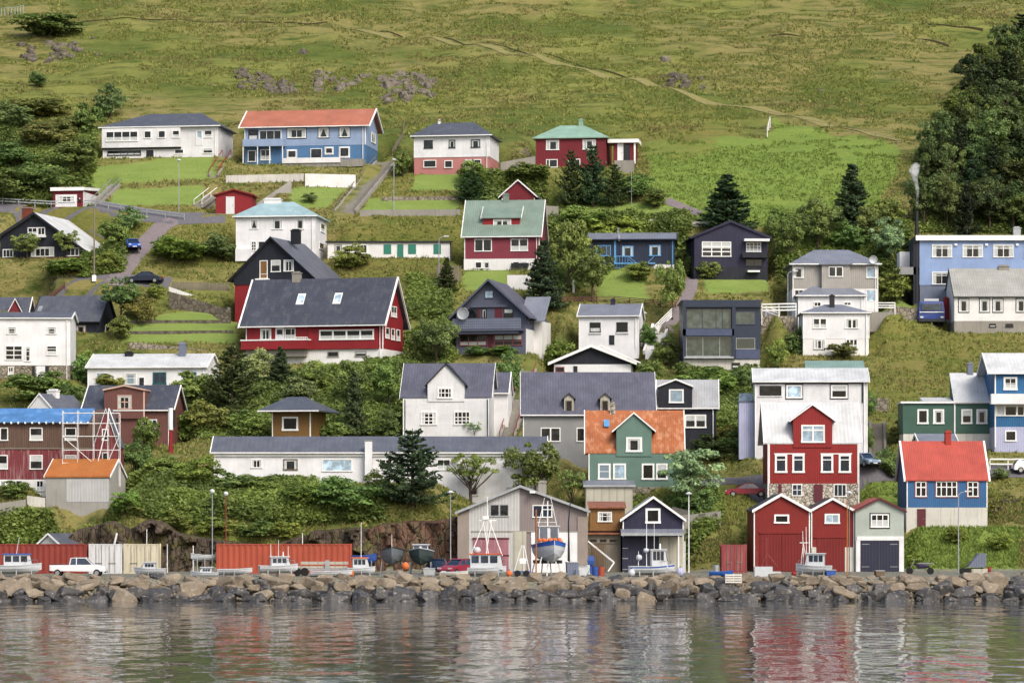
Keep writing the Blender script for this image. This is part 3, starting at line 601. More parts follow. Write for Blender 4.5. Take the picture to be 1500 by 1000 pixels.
    h = House('detached_house', 'black house with dark tiled roof and small pale skylight, left of the garden terraces', 'house', 48, 146, 506, 473, 435, 7.5, 'side', 'black_wood', 'roof_slate', -9, Y=408, og=.2, ov=.45, trim='black_wood')
    h.win(111, 476, 127, 490, [.3, .7], 1, 'ochre', curtain=1); h.win(150, 476, 153, 488, 1, 1, side=(146, 157)); kk = h.k; MB().prism([(1.3, h.ze+kk*1.75+.1), (2.0, h.ze+kk*2.45+.1), (2.0, h.ze+kk*2.45+.25), (1.3, h.ze+kk*1.75+.25)], 'x', h.X(49), h.X(55)).obj('skylight', 'galv', h.roof)
    h = House('bungalow', 'low white bungalow with white metal roof and dark teal window frames', 'bungalow', 127, 303, 568, 539, 520, 8, 'side', 'white', 'roof_white', -6, og=.15, ov=.3, trim='trim')
    h.win(140, 545, 158, 560, 1, 1, pane='glass_pale'); h.win(182, 545.5, 200, 563, 1, [.45], pane='glass_pale', curtain=1); h.door(203, 552, 212, 568, 'black_trim'); h.win(224, 545, 244, 563, 2, 1, 'teal_dark', 'glass_blue', fw=.16); h.win(269, 545, 288.5, 563, 2, 1, 'teal_dark', 'glass_blue', fw=.16); h.win(307, 546, 311, 556, 1, 1, side=(303, 320)); h.chimney(259, 268.5, 504, 522, 'bluegrey', 3.4, .8, 'galv'); h.chimney(178, 190, 517, 523, 'black_trim', 3.4, .6, 'black_trim')
    h = House('brown_house', 'brown house with dark roof and big gabled dormer, behind the scaffold', 'house', 123, 252, 655, 602, 566, 7.5, 'side', 'brown', 'roof_slate_dark', -5, Y=371, og=.3, ov=.3)
    h.gdormer(153, 213, 613, 572, 566, wall='brown', roofm='peach', y=-.35, ov=.1, trim='peach', depth=3.9); h.win(173, 578.5, 194, 599, 2, 2, y=-.35, mull=.1, frame='peach'); h.win(203, 614, 230.5, 635, 4, 2, mull=.08); h.box('corner_board', 211, 213.3, 573, 613, 'peach', .35, .39)
    h = House('weathered_house', 'weathered red and bare brown planked house under a blue tarpaulin roof', 'house', -30, 150, 722, 619, 600, 8, 'side', 'weather_brown', 'tarp', 0, Y=346, og=-.0, ov=.5, trim=None, gutter=False, corners=False, bands=[(657, 'weather_red', .0), (702, 'white_plaster', .0)], rx=(-32, 132))
    for a, b in ((0, 12), (43.5, 62.5), (95, 112)): h.win(a, 626, b, 645, 1, 1, 'trim')
    for a, b in ((-3, 11.5), (43.5, 62.5), (95, 112)): h.win(a, 666, b, 687, 1, 1, 'trim', curtain=3 if a > 40 else 0)
    h.win(0, 703, 9, 714, 2, 1); h.win(53, 703, 64, 719, 2, 1); h.door(23, 703, 33, 722, 'black_trim')
    h.box('floor_band', -30, 150, 655.5, 657.5, 'greywood', 0, .1)
    h.gdormer(139, 172, 706, 655, 600, wall='weather_red', roofm='roof_felt', y=-.25, ov=.1, depth=6, og=.1); h.win(150, 628, 159, 645, 1, 1, y=-.25); h.win(150, 662, 159, 676, 1, 1, y=-.25)
    for i in range(14): h.box('rafter_end', -4+i*10.2, -1.8+i*10.2, 617.5, 620.5, 'trim', .0, .55)
    h = House('shed', 'grey concrete shed with bright orange rusted roof above the container row', 'shed', 66, 161, 745, 699, 674, 6.5, 'side', 'grey_plaster', 'roof_rust2', -8, Y=340, og=.1, ov=.15, board=.14, corners=False, gutter=False)
    h.box('cladding', 97, 160.5, 701, 735, 'greyplank', 0, .03)
    h = House('cottage', 'small white gable with dark roof and white chimney behind the tarpaulin roof', 'house', 42, 76, 640, 599, 578, 7, 'gable', 'white', 'roof_felt', -24, Y=368, apex=58, ov=.15, og=.1)
    h.chimney(66, 80, 573, 592, 'white_plaster', 3, .8, 'white_plaster')
    h = House('cabin', 'ochre timber cabin with dark hipped roof between shrubs', 'cabin', 398, 455, 650, 603, 581, 6.5, 'hip', 'ochre', 'roof_slate', -12, Y=366, hip=(418, 445), ov=1.3)
    h.win(413, 610, 437, 630.5, 1, 1, fw=.2)
    h = House('long_house', 'long low white building with grey roof spanning the bank above the containers', 'building', 313, 800, 748, 664, 641, 7, 'side', 'white', 'roof_felt', 0, Y=350, ov=.35, og=.2, bands=[(722, 'white_plaster', -.02)], rx=(309, 802))
    h.win(368, 672, 384, 685, 2, 1, curtain=1); h.win(415, 672, 436, 688, 1, 1, 'wood'); h.win(472, 672, 516, 690, 1, 1, 'trim', 'glass_pale'); h.win(555, 672, 575, 688, 2, 1); h.win(560, 713, 574, 727, 1, 1); h.win(688, 712, 702, 725, 1, 1); h.win(740, 712, 754, 725, 1, 1); h.win(640, 672, 660, 688, 2, 1)
    h.box('eaves_board', 313, 800, 664.5, 668, 'trim', 0, .2)
    h.box('chimney', 535, 545.5, 646, 700, 'white', .21, .8); h.box('chimney_cap', 534.5, 546, 644.5, 646, 'concrete', .16, .85)
    h = House('cross_gable_house', 'white house with slate roof and black edged cross gable above the long building', 'house', 590, 716, 645, 583, 534, 8, 'side', 'white_boards', 'roof_violet', -5, Y=371, og=.35, ov=.05, trim='trim', board=.1, gutter=False)
    h.gdormer(626.5, 680.5, 588, 566, 534, wall='white_boards', roofm='roof_black', y=-.1, trim='black_trim', ov=.28)
    h.win(641, 567, 663, 583.5, [.25, .5, .75], 2, fw=.2, mull=.09, y=-.1)
    for a in (616, 665): h.win(a, 602, a+24, 622, [.25, .5, .75], [.45, .7], fw=.14, mull=.09)
    for a in (592.5, 713.5): h.box('downpipe', a, a+1.2, 585, 645, 'black_trim', 0, .08)
    h = House('outbuilding', 'narrow white annex with slate roof, right of the white cross gable house', 'outbuilding', 724, 744, 632, 577, 547, 5, 'side', 'white', 'roof_violet', -5, Y=377, og=.1)
    h = House('warehouse', 'grey walled house with broad violet roof and two small pointed dormers', 'house', 766, 958, 672, 609, 547, 9, 'side', 'grey_wall', 'roof_violet', 0, Y=362, og=.25, ov=.35, trim='trim', board=.1)
    for a in (826.5, 879.5): h.gdormer(a, a+14, 607, 585, 577, wall='beige_panel', roofm='roof_black', y=.1, ov=.22, depth=2.6, trim=None); h.win(a+2, 586, a+12, 605, 1, 1, 'greywood', y=.1)
    h.win(792, 626, 821, 646.5, 2, 1, mull=.16); h.win(844.5, 626, 860, 646.5, 1, 1)
    h = House('gable_house', 'small black house with white edged gable front and grey roof', 'house', 965, 1049, 658, 599, 558, 7.5, 'side', 'black_wood', 'roof_light', -3, Y=366, og=.25, ov=.25, board=.2, corners=False)
    h.gdormer(965, 1014, 602, 567, 557, wall='black_wood', roofm='roof_light', y=-.25, ov=.12, xa=990, depth=4.2); h.win(980, 570, 1001.5, 590, 1, 1, pane='glass_pale', y=-.25, fw=.16); h.win(1003, 607, 1034.5, 626.5, 2, 1, fw=.16, mull=.2, curtain=3)
    h = House('green_house', 'sage green house with rusty orange roof and green cross gable', 'house', 862, 998, 716, 664, 603, 8, 'side', 'green_house', 'roof_rust', -1, Y=352, og=.35, ov=.05, gutter=False, bands=[(713, 'rubble_stone', .03)])
    h.gdormer(903, 954.5, 668, 633, 606, wall='green_house', roofm='roof_rust', y=-.1, xa=928.5, ov=.45); h.win(917, 640, 940.5, 661.5, 1, 1, fw=.2, y=-.1)
    h.win(876, 678.5, 894.5, 702, 1, [.5], pane='glass_pale', fw=.18); h.win(898, 678.5, 917, 702, 1, 1, pane='glass_pale', fw=.18); h.win(940, 678.5, 958.5, 702, 1, 1, fw=.18); h.win(961, 678.5, 978, 702, 1, 1, fw=.18)
    h.chimney(895, 903, 592, 612, 'stone_pale', 4, .8); kk = h.k; MB().prism([(2.1, h.ze+kk*2.5+.1), (2.7, h.ze+kk*3.1+.1), (2.7, h.ze+kk*3.1+.2), (2.1, h.ze+kk*2.5+.2)], 'x', h.X(885), h.X(893)).obj('skylight', 'blue_frame', h.roof)
    h = House('extension', 'pale panelled lean-to with grey roof in front of the green house', 'outbuilding', 858, 927, 756, 712, 705, 4.5, 'mono', 'beige_panel', 'roof_grey', 0, Y=346, ov=.2, corners=False, trim='galv')
    h = House('large_building', 'big white building with white and sage green roofs behind the red house', 'building', 1106, 1270, 672, 560, 541, 8, 'side', 'white_boards', 'roof_white', -3, Y=360, og=.2, ov=.3, trim='trim', board=.15)
    h.win(1111.5, 563.5, 1146, 580.5, 1, 1, 'white', 'glass', fw=.08); h.win(1152, 563.5, 1175, 583, 1, 1, pane='glass_pale', casing='black_trim', fw=.16); h.win(1217, 563.5, 1241, 583, 1, [.4], casing='black_trim', fw=.16, curtain=3)
    h.box('annex', 1083, 1105, 588, 672, 'lilac', -6, -1.2); h.box('annex_roof', 1082, 1105, 585.5, 588, 'bluegrey', -6.1, -1.1); h.box('annex_rail', 1084, 1104, 573, 585, 'glass_pale', -5.5, -5.42); h.box('downpipe', 1262, 1264, 561, 590, 'black_trim', 0, .1); h.box('eaves_line', 1104, 1266, 560.4, 562.3, 'black_trim', 0, .06)
    MB().prism([(8.2, h.Z(543, 8.3)), (12, h.Z(530, 12)), (16, h.Z(543, 16)), (16, 0), (8.2, 0)], 'x', h.X(1187), h.X(1272)).obj('rear_wing', 'white_boards', h.root); MB().prism([(8.0, h.Z(544, 8.3)), (12, h.Z(530, 12)), (12, h.Z(530, 12)+.14), (8.0, h.Z(544, 8.3)+.14)], 'x', h.X(1184), h.X(1273)).obj('rear_roof', 'roof_sage', h.roof)
    h = House('red_house', 'red house with white metal roof, gabled dormer and stone basement', 'house', 1126, 1257, 742, 650, 591, 8, 'side', 'red_house', 'roof_white', 0, Y=346.5, og=.15, ov=.05, gutter=False, bands=[(708, 'stone_pale', .02)], rx=(1119, 1263), board=.1)
    h.gdormer(1162, 1219, 655, 618, 593.5, wall='red_house', roofm='roof_white', y=-.1, xa=1190, ov=.42); h.win(1173.5, 622, 1208, 648, 2, [.3], y=-.1, fw=.16, mull=.16, pane='glass_pale')
    for a in (1135, 1160.5, 1202.5, 1228.5): h.win(a, 665, a+18, 692, 1, [.3], fw=.2, pane='glass_blue', curtain=0, mull=.1)
    h.box('head_board', 1134, 1179, 663.5, 665, 'trim', 0, .06); h.box('head_board', 1202, 1248, 663.5, 665, 'trim', 0, .06)
    h.win(1160, 708.5, 1175, 726, 2, [.5], 'trim', 'glass_blue'); h.box('door', 1140, 1145, 708.5, 724, 'maroon', 0, .05); h.box('door', 1192, 1205, 709, 735, 'maroon', 0, .05); h.win(1221, 708.5, 1240, 727, 3, 1, 'trim', 'glass_blue'); h.box('downpipe', 1124.4, 1125.8, 650, 741, 'trim', 0, .08); h.box('downpipe', 1257.2, 1258.6, 650, 741, 'trim', 0, .08)
    h = House('green_building', 'dark green single storey house with tall white roof part, right of the footpath', 'house', 1323, 1454, 652, 590, 588, 7, 'flat', 'green_dark', 'roof_white', -2, Y=366, trim='trim', ov=.2, corners=False, bands=[(635, 'dirty_plaster', -.03)])
    for a in (1344, 1367, 1408, 1430): h.win(a, 599, a+16, 620.5, 1, 1, fw=.18)
    h.box('corner_strip', 1397.5, 1399.5, 590, 634, 'trim', 0, .06); MB().prism([(-.25, h.Z(591)), (5, h.Z(548, 5)), (5, h.Z(548, 5)+.15), (-.25, h.Z(591)+.15)], 'x', h.X(1397), h.X(1456)).obj('tall_roof', 'roof_white', h.roof); MB().prism([(0, h.Z(590)), (5, h.Z(548.5, 5)), (5, h.Z(590))], 'x', h.X(1397.5), h.X(1455)).obj('attic_wall', 'green_dark', h.root); MB().prism([(-.2, h.Z(587.5)), (4, h.Z(582, 4)), (4, h.Z(588))], 'x', h.X(1352), h.X(1396.5)).obj('low_roof', 'roof_white', h.roof); h.chimney(1426, 1434, 533, 548, 'bluegrey', 5, .8)
    h = House('apartment_house', 'blue and lilac house with white balcony band at the right edge', 'house', 1457, 1540, 662, 548, 519, 8, 'side', 'blue_vivid', 'roof_white', 0, Y=362, rx=(1447, 1542), ov=.4, bands=[(625, 'lilac', .0)])
    h.win(1470, 552, 1490, 571, 2, 2, fw=.2); h.box('balcony_band', 1450, 1540, 577, 592, 'white', .0, 1.1); h.win(1459, 592.5, 1510, 609, [.25, .6], 1, mull=.2); h.box('downpipe', 1457, 1458.6, 549, 655, 'trim', 0, .08); h.win(1472, 630, 1489, 646, 1, 1, fw=.14)
    h = House('small_house', 'low dark roofed outbuilding just behind the bright red roof', 'outbuilding', 1347, 1402, 668, 650, 637, 6, 'side', 'white_plaster', 'roof_grey', 0, Y=357, og=.1)
    # -------- waterfront
    h = House('cottage', 'blue timber house with bright red roof and white painted stone base near the shore', 'house', 1328, 1446, 772, 704, 648, 8, 'side', 'blue_sea', 'roof_red', 0, og=.12, ov=.2, bands=[(743, 'dirty_plaster', .03)], board=.4, gutter=False)
    h.win(1341, 705, 1357, 727, 2, [.38], casing='window_red', mull=.12); h.win(1371, 704.5, 1402, 727, 4, [.38], casing='window_red', mull=.1); h.win(1417, 705, 1433, 727, 2, [.38], casing='window_red', mull=.12)
    h.door(1343.5, 745, 1356, 772, 'maroon', 'maroon'); h.chimney(1391.5, 1400, 633, 654, 'brick_bright', 4, .9, 'roof_red')
    h = House('boathouse', 'largest red boathouse with tall double door and small dark window', 'boathouse', 1104, 1186, 837, 749, 725, 9, 'gable', 'red_barn', 'roof_black', 0, Y=330, apex=1144, ov=.15, og=.25, board=.3)
    h.win(1134, 753, 1156, 766, 1, 1, fw=.17); h.box('door_rail', 1112, 1178, 778, 781, 'red_barn', 0, .12); h.box('boat_door', 1113, 1144.5, 782, 836.5, 'door_red', 0, .06); h.box('boat_door', 1145, 1177, 782, 836.5, 'door_red', 0, .06)
    h = House('boathouse', 'smaller red boathouse squeezed between the larger red one and the grey green one', 'boathouse', 1188, 1251, 837, 749, 731, 9, 'gable', 'red_barn', 'roof_black', 0, Y=330.5, apex=1219.5, ov=.1, og=.2, board=.26, bury=1.2)
    h.win(1208, 752, 1230, 766.5, 2, 1, fw=.15, pane='glass_pale'); h.box('door_rail', 1192, 1240, 785, 787.5, 'red_barn', 0, .12); h.box('boat_door', 1196, 1237, 788, 836.5, 'door_red', 0, .06); h.box('pier', 1189, 1195.5, 801, 836.8, 'dirty_plaster', 0, .1); h.box('pier', 1237.5, 1250.5, 801, 836.8, 'dirty_plaster', 0, .1)
    h = House('boathouse', 'grey green boathouse with dark red roof edge and navy double doors', 'boathouse', 1253, 1324, 837, 750, 731, 9, 'gable', 'sage', 'roof_red', 0, Y=330, apex=1288, ov=.25, og=.25, trim='maroon', board=.2, corners=False)
    h.win(1275.5, 752.5, 1302, 772, [.33, .66], 2, casing='black_trim', fw=.12, mull=.1); h.box('door_frame', 1255, 1324, 785, 791, 'white', 0, .1); h.box('door_frame', 1254, 1260, 791.2, 836.8, 'white', 0, .1); h.box('door_frame', 1317, 1324, 791.2, 836.8, 'white', 0, .1)
    for a, b in ((1260.3, 1288.2), (1288.7, 1316.7)):
        d = h.box('boat_door', a, b, 791.3, 836.5, 'door_dark', 0, .06)
        for zz in (796, 829): h.box('hinge', a+2 if a < 1280 else b-13, a+13 if a < 1280 else b-2, zz, zz+1.2, 'steel', .061, .085, d)
    h = House('boathouse', 'wide grey and taupe warehouse with shallow gable behind the shored boats', 'warehouse', 671, 860, 838, 752, 713, 12, 'gable', 'taupe', 'roof_light', 0, Y=330.5, apex=762, yel=752, yer=750, ov=.3, og=.5, trim='galv', board=.26, corners=False)
    z = h.Z; m = MB().prism([(h.X(687), z(838)), (h.X(761), z(838)), (h.X(761), z(716)), (h.X(687), z(744))], 'y', -.06, 0.02).obj('plank_wall', 'greyplank', h.root); m = MB().prism([(-h.hw-.05, -1), (h.X(687), -1), (h.X(687), z(748)), (-h.hw-.05, z(755))], 'y', -.12, .02).obj('pier', 'taupe_dark', h.root); h.box('pier', 752, 771, 778, 838, 'beige_panel', .06, .14); h.box('pier', 846, 861, 756, 838, 'taupe_dark', .0, .12)
    h.win(717.5, 738, 745.5, 756, 2, 1, 'galv', y=-.06, mull=.16); h.win(780, 739, 809, 757.5, 2, 1, y=0, mull=.12, pane='glass_blue'); h.box('band', 690, 846, 777, 779, 'concrete', .061, .1); h.box('sliding_door', 693, 745, 788, 838, 'pinkdoor', .06, .13); h.box('door_rail', 692, 746, 787, 789.5, 'maroon', .13, .18); h.box('door_rail', 692, 746, 812, 814, 'maroon', .13, .17); h.box('roller_door', 778, 846, 779.2, 838, 'white', .0, .08); h.chimney(789, 800.5, 707, 720, 'concrete', 4, .7)
    h.box('gable_lamp', 776, 784, 719, 722, 'trim', .5, .9)
    h = House('boathouse', 'dark blue boathouse with white edged gable, square white window and lean-to canopy', 'boathouse', 912, 1001, 837, 764, 729, 9, 'gable', 'indigo', 'roof_light', 0, Y=330.5, apex=957, ov=.25, og=.4, yel=763, yer=763, board=.26)
    h.win(945.5, 744, 967.5, 766, 1, 1, fw=.22); MB().prism([(-1.6, h.Z(783)), (0, h.Z(776)), (0, h.Z(776)+.12), (-1.6, h.Z(783)+.12)], 'x', h.X(909), h.X(1001)).obj('canopy', 'roof_grey', h.root); h.box('canopy_post', 992, 994, 783, 836.8, 'trim', 1.45, 1.55); h.box('canopy_fascia', 909, 1001, 780, 784, 'galv', 1.605, 1.65)
    h.box('boat_door', 911.5, 938, 786, 836.8, 'door_dark', 0, .06); h.box('boat_door', 938.5, 965, 786, 836.8, 'door_dark', 0, .06); h.box('side_wall', 965.3, 1000.5, 786, 836.8, 'beige_panel', 0, .05)
    for zz in (802, 817, 833): h.box('hinge', 912, 920, zz, zz+1, 'galv', .061, .08)
    h = House('shack', 'two tier bare timber shack with rusty metal roofs beside the warehouse', 'shack', 859, 909, 838, 782, 779, 6, 'mono', 'greywood', 'roof_brownrust', 0, Y=331.5, ov=.5, trim=None, corners=False)
    h.box('upper_storey', 864, 916, 744, 777, 'plank_new', -5, -1.2); MB().prism([(.8, h.Z(744)), (4.8, h.Z(736, 4.5)), (4.8, h.Z(736, 4.5)+.14), (.8, h.Z(744)+.14)], 'x', h.X(862), h.X(918)).obj('upper_roof', 'roof_brownrust', h.roof); h.win(876, 749, 897, 764, 3, [.45], y=1.2, fw=.12); h.win(862, 788, 905, 795, 3, 1, mull=.3, frame='greywood'); h.box('plank_door', 866, 885, 797, 837, 'wood', 0, .06); h.box('plank_door', 887, 906, 797, 837, 'greywood', 0, .06)
    MB().bar((h.X(861), -.4, h.Z(792)), (h.X(899), -1.6, h.Z(823)), .13).bar((h.X(899), -1.6, h.Z(823)), (h.X(890), -1.6, h.Z(836)), .13).obj('derrick_arm', 'trim', h.root)
    h = House('cabin', 'small grey cabin with dark gabled roof showing above the red container', 'cabin', 55, 90, 838, 800, 783, 6, 'gable', 'greyplank', 'roof_slate', -30, Y=331.5, apex=72, ov=.2, og=.2)
    h = House('shed', 'low flat white shed roof behind the red container at the left edge', 'shed', -20, 52, 838, 799, 797, 5, 'flat', 'white_plaster', 'roof_pale', 0, Y=330, ov=.1, trim='galv', corners=False, gutter=False)
def street_pads():
    for a, b in ((1116, 1166), (1272, 1314)): x0, x1 = P(a, 462, 406).x, P(b, 462, 406).x; PADS.append(((x0+x1)/2, 406, 1, 0, (x1-x0)/2, -2, 2, P(a, 462, 406).z, 1.6))
D('stone_pale', stone, '8d867c', 'cfc6b8', 2.6)
D('brick_bright', plain, 'a8382c', .8)
# ---------------------------------------------------------------- land
def inpoly(x, y, poly):
    r = np.zeros(x.shape, bool); n = len(poly); j = n-1
    for i in range(n):
        xi, yi = poly[i]; xj, yj = poly[j]
        if yi != yj: r ^= ((yi > y) != (yj > y)) & (x < (xj-xi)*(y-yi)/(yj-yi)+xi)
        j = i
    return r
def box4(x0, y0, x1, y1): return [(x0, y0), (x1, y0), (x1, y1), (x0, y1)]
LAWN = [[(122, 240), (310, 235), (318, 262), (165, 268), (122, 266)], [(165, 276), (300, 271), (290, 300), (160, 300)], [(425, 278), (508, 276), (480, 306), (425, 306)],
        [(540, 292), (675, 292), (670, 312), (530, 312)], [(185, 470), (340, 448), (350, 502), (180, 502)], [(880, 398), (945, 394), (950, 442), (875, 440)], [(1030, 412), (1125, 406), (1130, 428), (1035, 430)],
        [(680, 400), (745, 400), (745, 424), (680, 424)], [(940, 296), (1010, 305), (1010, 325), (820, 325), (820, 308)], [(1290, 425), (1340, 430), (1340, 455), (1290, 450)], [(0, 345), (30, 335), (20, 380), (0, 380)], [(720, 620), (750, 600), (745, 645), (715, 645)],
        [(610, 258), (680, 258), (680, 280), (600, 282)]]
LUSH = [[(1135, 176), (1310, 215), (1300, 300), (1240, 360), (1120, 340), (1105, 230)], [(940, 200), (1120, 200), (1120, 340), (960, 300)], [(1240, 695), (1330, 695), (1330, 790), (1325, 835), (1262, 740)], [(1325, 772), (1500, 760), (1500, 835), (1325, 835)]]
DRY = [[(1265, 470), (1500, 485), (1500, 545), (1330, 600), (1265, 600)], [(930, 150), (1090, 190), (1000, 240), (900, 210)], [(560, 250), (690, 255), (690, 345), (480, 345)], [(480, 376), (680, 378), (680, 410), (480, 420)], [(1000, 705), (1125, 705), (1125, 760), (1000, 760)], [(240, 322), (345, 322), (345, 380), (225, 400)], [(0, 300), (310, 300), (310, 330), (150, 345)]]
HILLPATH = [(490, 44), (560, 55), (640, 68), (720, 85), (800, 104), (880, 119), (940, 133), (1010, 150), (1080, 165), (1130, 173), (1180, 183), (1250, 198), (1318, 213)]
def zones(X, Y):
    px = 750+X*F/np.maximum(Y, 50); t = np.clip((px-640)/60, 0, 1)
    Zb = _H(LT, Y)*(1-t)+_H(RT, Y)*t
    py = HZ-(Zb-EYE)*F/np.maximum(Y, 50)
    jx = px+9*fbm(X*.5, Y*.5, 31); jy = py+7*fbm(X*.5, Y*.5, 37)
    z = np.zeros(X.shape+(4,))
    for i, ps in enumerate((LAWN, LUSH, DRY)):
        for p in ps:
            q = .55 if i == 2 else 1
            if i == 0: m = inpoly(px+2*fbm(X, Y, 3), py+2*fbm(X, Y, 4), p)
            else:
                m = inpoly(jx+46*fbm(X*.12, Y*.12, 77), jy+34*fbm(X*.12, Y*.12, 78), p)
            z[..., i] = np.maximum(z[..., i], m*q)
    quay = (Y > 300) & (Y < 333.4); z[..., 3] = np.where(quay, 1, 0); z[..., 3] = np.where(Y <= 300, 1, z[..., 3])
    return z, px, py
def grass_mat(name):
    t = NT(name); c = t.coord((1, 1, 1)); at = t.n('ShaderNodeAttribute', attribute_name='zone')
    sp = t.n('ShaderNodeSeparateColor', {0: at.outputs['Color']})
    st = t.coord((.35, 1.6, 1)); 
    n1 = t.noise(t.coord((.5, 1, 1)), .07, 4, .6); n2 = t.noise(st, .55, 5, .65); n3 = t.noise(t.coord((.6, 2.2, 2)), 2.6, 4, .7); n4 = t.noise(c, .035, 3)
    base = t.mix(t.ramp(n1, .4, .58), lin('646d38'), lin('8b894e'))
    base = t.mix(t.ramp(n4, .44, .54), base, t.mix(n2, lin('9c8a60'), lin('84804c')))
    base = t.mix(t.ramp(n2, .47, .68), base, lin('49572a'))
    base = t.mix(sp.outputs[1], base, t.mix(t.ramp(n2, .35, .7), lin('87954c'), lin('748a45')))
    base = t.mix(sp.outputs[2], base, t.mix(t.ramp(n2, .35, .65), lin('877546'), lin('7a7d40')))
    base = t.mix(t.ramp(n3, .48, .75), base, t.mix(.5, base, lin('3f4d20')))
    base = t.mix(t.ramp(n3, .25, .45, (1, 1, 1, 1), (0, 0, 0, 1)), base, t.mix(.35, base, lin('a39f5e')))
    base = t.mix(sp.outputs[0], base, t.mix(t.ramp(n2, .3, .7), lin('8e9c57'), lin('7e904c')))
    gr = t.mix(t.noise(c, .6, 5, .7), lin('8b8680'), lin('a39d94')); gr = t.mix(t.ramp(t.noise(c, 6, 2), .4, .6), gr, lin('77726b'))
    col = t.mix(at.outputs['Alpha'], base, gr)
    k = t.mix(1.0, col, (.74, .79, .70, 1), 'MULTIPLY')
    hb = t.n('ShaderNodeMath', {0: n3, 1: n2}, operation='ADD').outputs[0]
    return t.bsdf(k, .95, .1, 0, hb, .8, .25)
D('grass_land', grass_mat)
def blade_mat(name):
    t = NT(name); a = t.n('ShaderNodeAttribute', attribute_name='tint').outputs['Color']
    d = t.n('ShaderNodeBsdfDiffuse', {0: a}); tr = t.n('ShaderNodeBsdfTranslucent', {0: a}); m = t.n('ShaderNodeMixShader', {0: .3, 1: d, 2: tr})
    t.t.links.new(m.outputs[0], t.out.inputs[0]); return t.m
D('blade', blade_mat)
def npmesh(name, V, Fc, mat, tint=None, parent=None, colattr=None, k=None):
    me = bpy.data.meshes.new(name); n = len(V); k = k or Fc.shape[1]
    me.vertices.add(n); me.vertices.foreach_set('co', np.ascontiguousarray(V, dtype=np.float32).ravel())
    me.loops.add(Fc.size); me.loops.foreach_set('vertex_index', Fc.astype(np.int32).ravel())
    me.polygons.add(len(Fc)); me.polygons.foreach_set('loop_start', np.arange(0, Fc.size, k, dtype=np.int32))
    me.update(calc_edges=True)
    if tint is not None:
        if tint.ndim == 1: a = me.attributes.new('tint', 'FLOAT', 'POINT'); a.data.foreach_set('value', tint.astype(np.float32))
        else: a = me.attributes.new(colattr or 'tint', 'FLOAT_COLOR', 'POINT'); a.data.foreach_set('color', tint.astype(np.float32).ravel())
    return link(name, me, mat, parent)
def build_land():
    xs = np.concatenate((np.linspace(-420, -90, 34)[:-1], np.arange(-90, 90.01, .5), np.linspace(90, 420, 34)[1:]))
    ys = np.concatenate((np.linspace(240, 296, 8)[:-1], np.arange(296, 345, .4), np.arange(345, 560, .5), np.linspace(560, 760, 60)))
    X, Y = np.meshgrid(xs, ys); Z = H(X, Y)
    # unseen hilltop levelled just above the picture so the water mirrors more sky
    Z = np.where(Y > 540, Z-np.maximum(0, (Y-540))*.44, Z)
    zc, px, py = zones(X, Y); nx, ny = len(xs), len(ys)
    i = np.arange(nx*ny).reshape(ny, nx); Fc = np.stack((i[:-1, :-1], i[:-1, 1:], i[1:, 1:], i[1:, :-1]), -1).reshape(-1, 4)
    o = npmesh('hillside', np.stack((X, Y, Z), -1).reshape(-1, 3), Fc, 'grass_land', zc.reshape(-1, 4), colattr='zone'); struct(o)
    o.data.shade_smooth()
    sea_bed = None
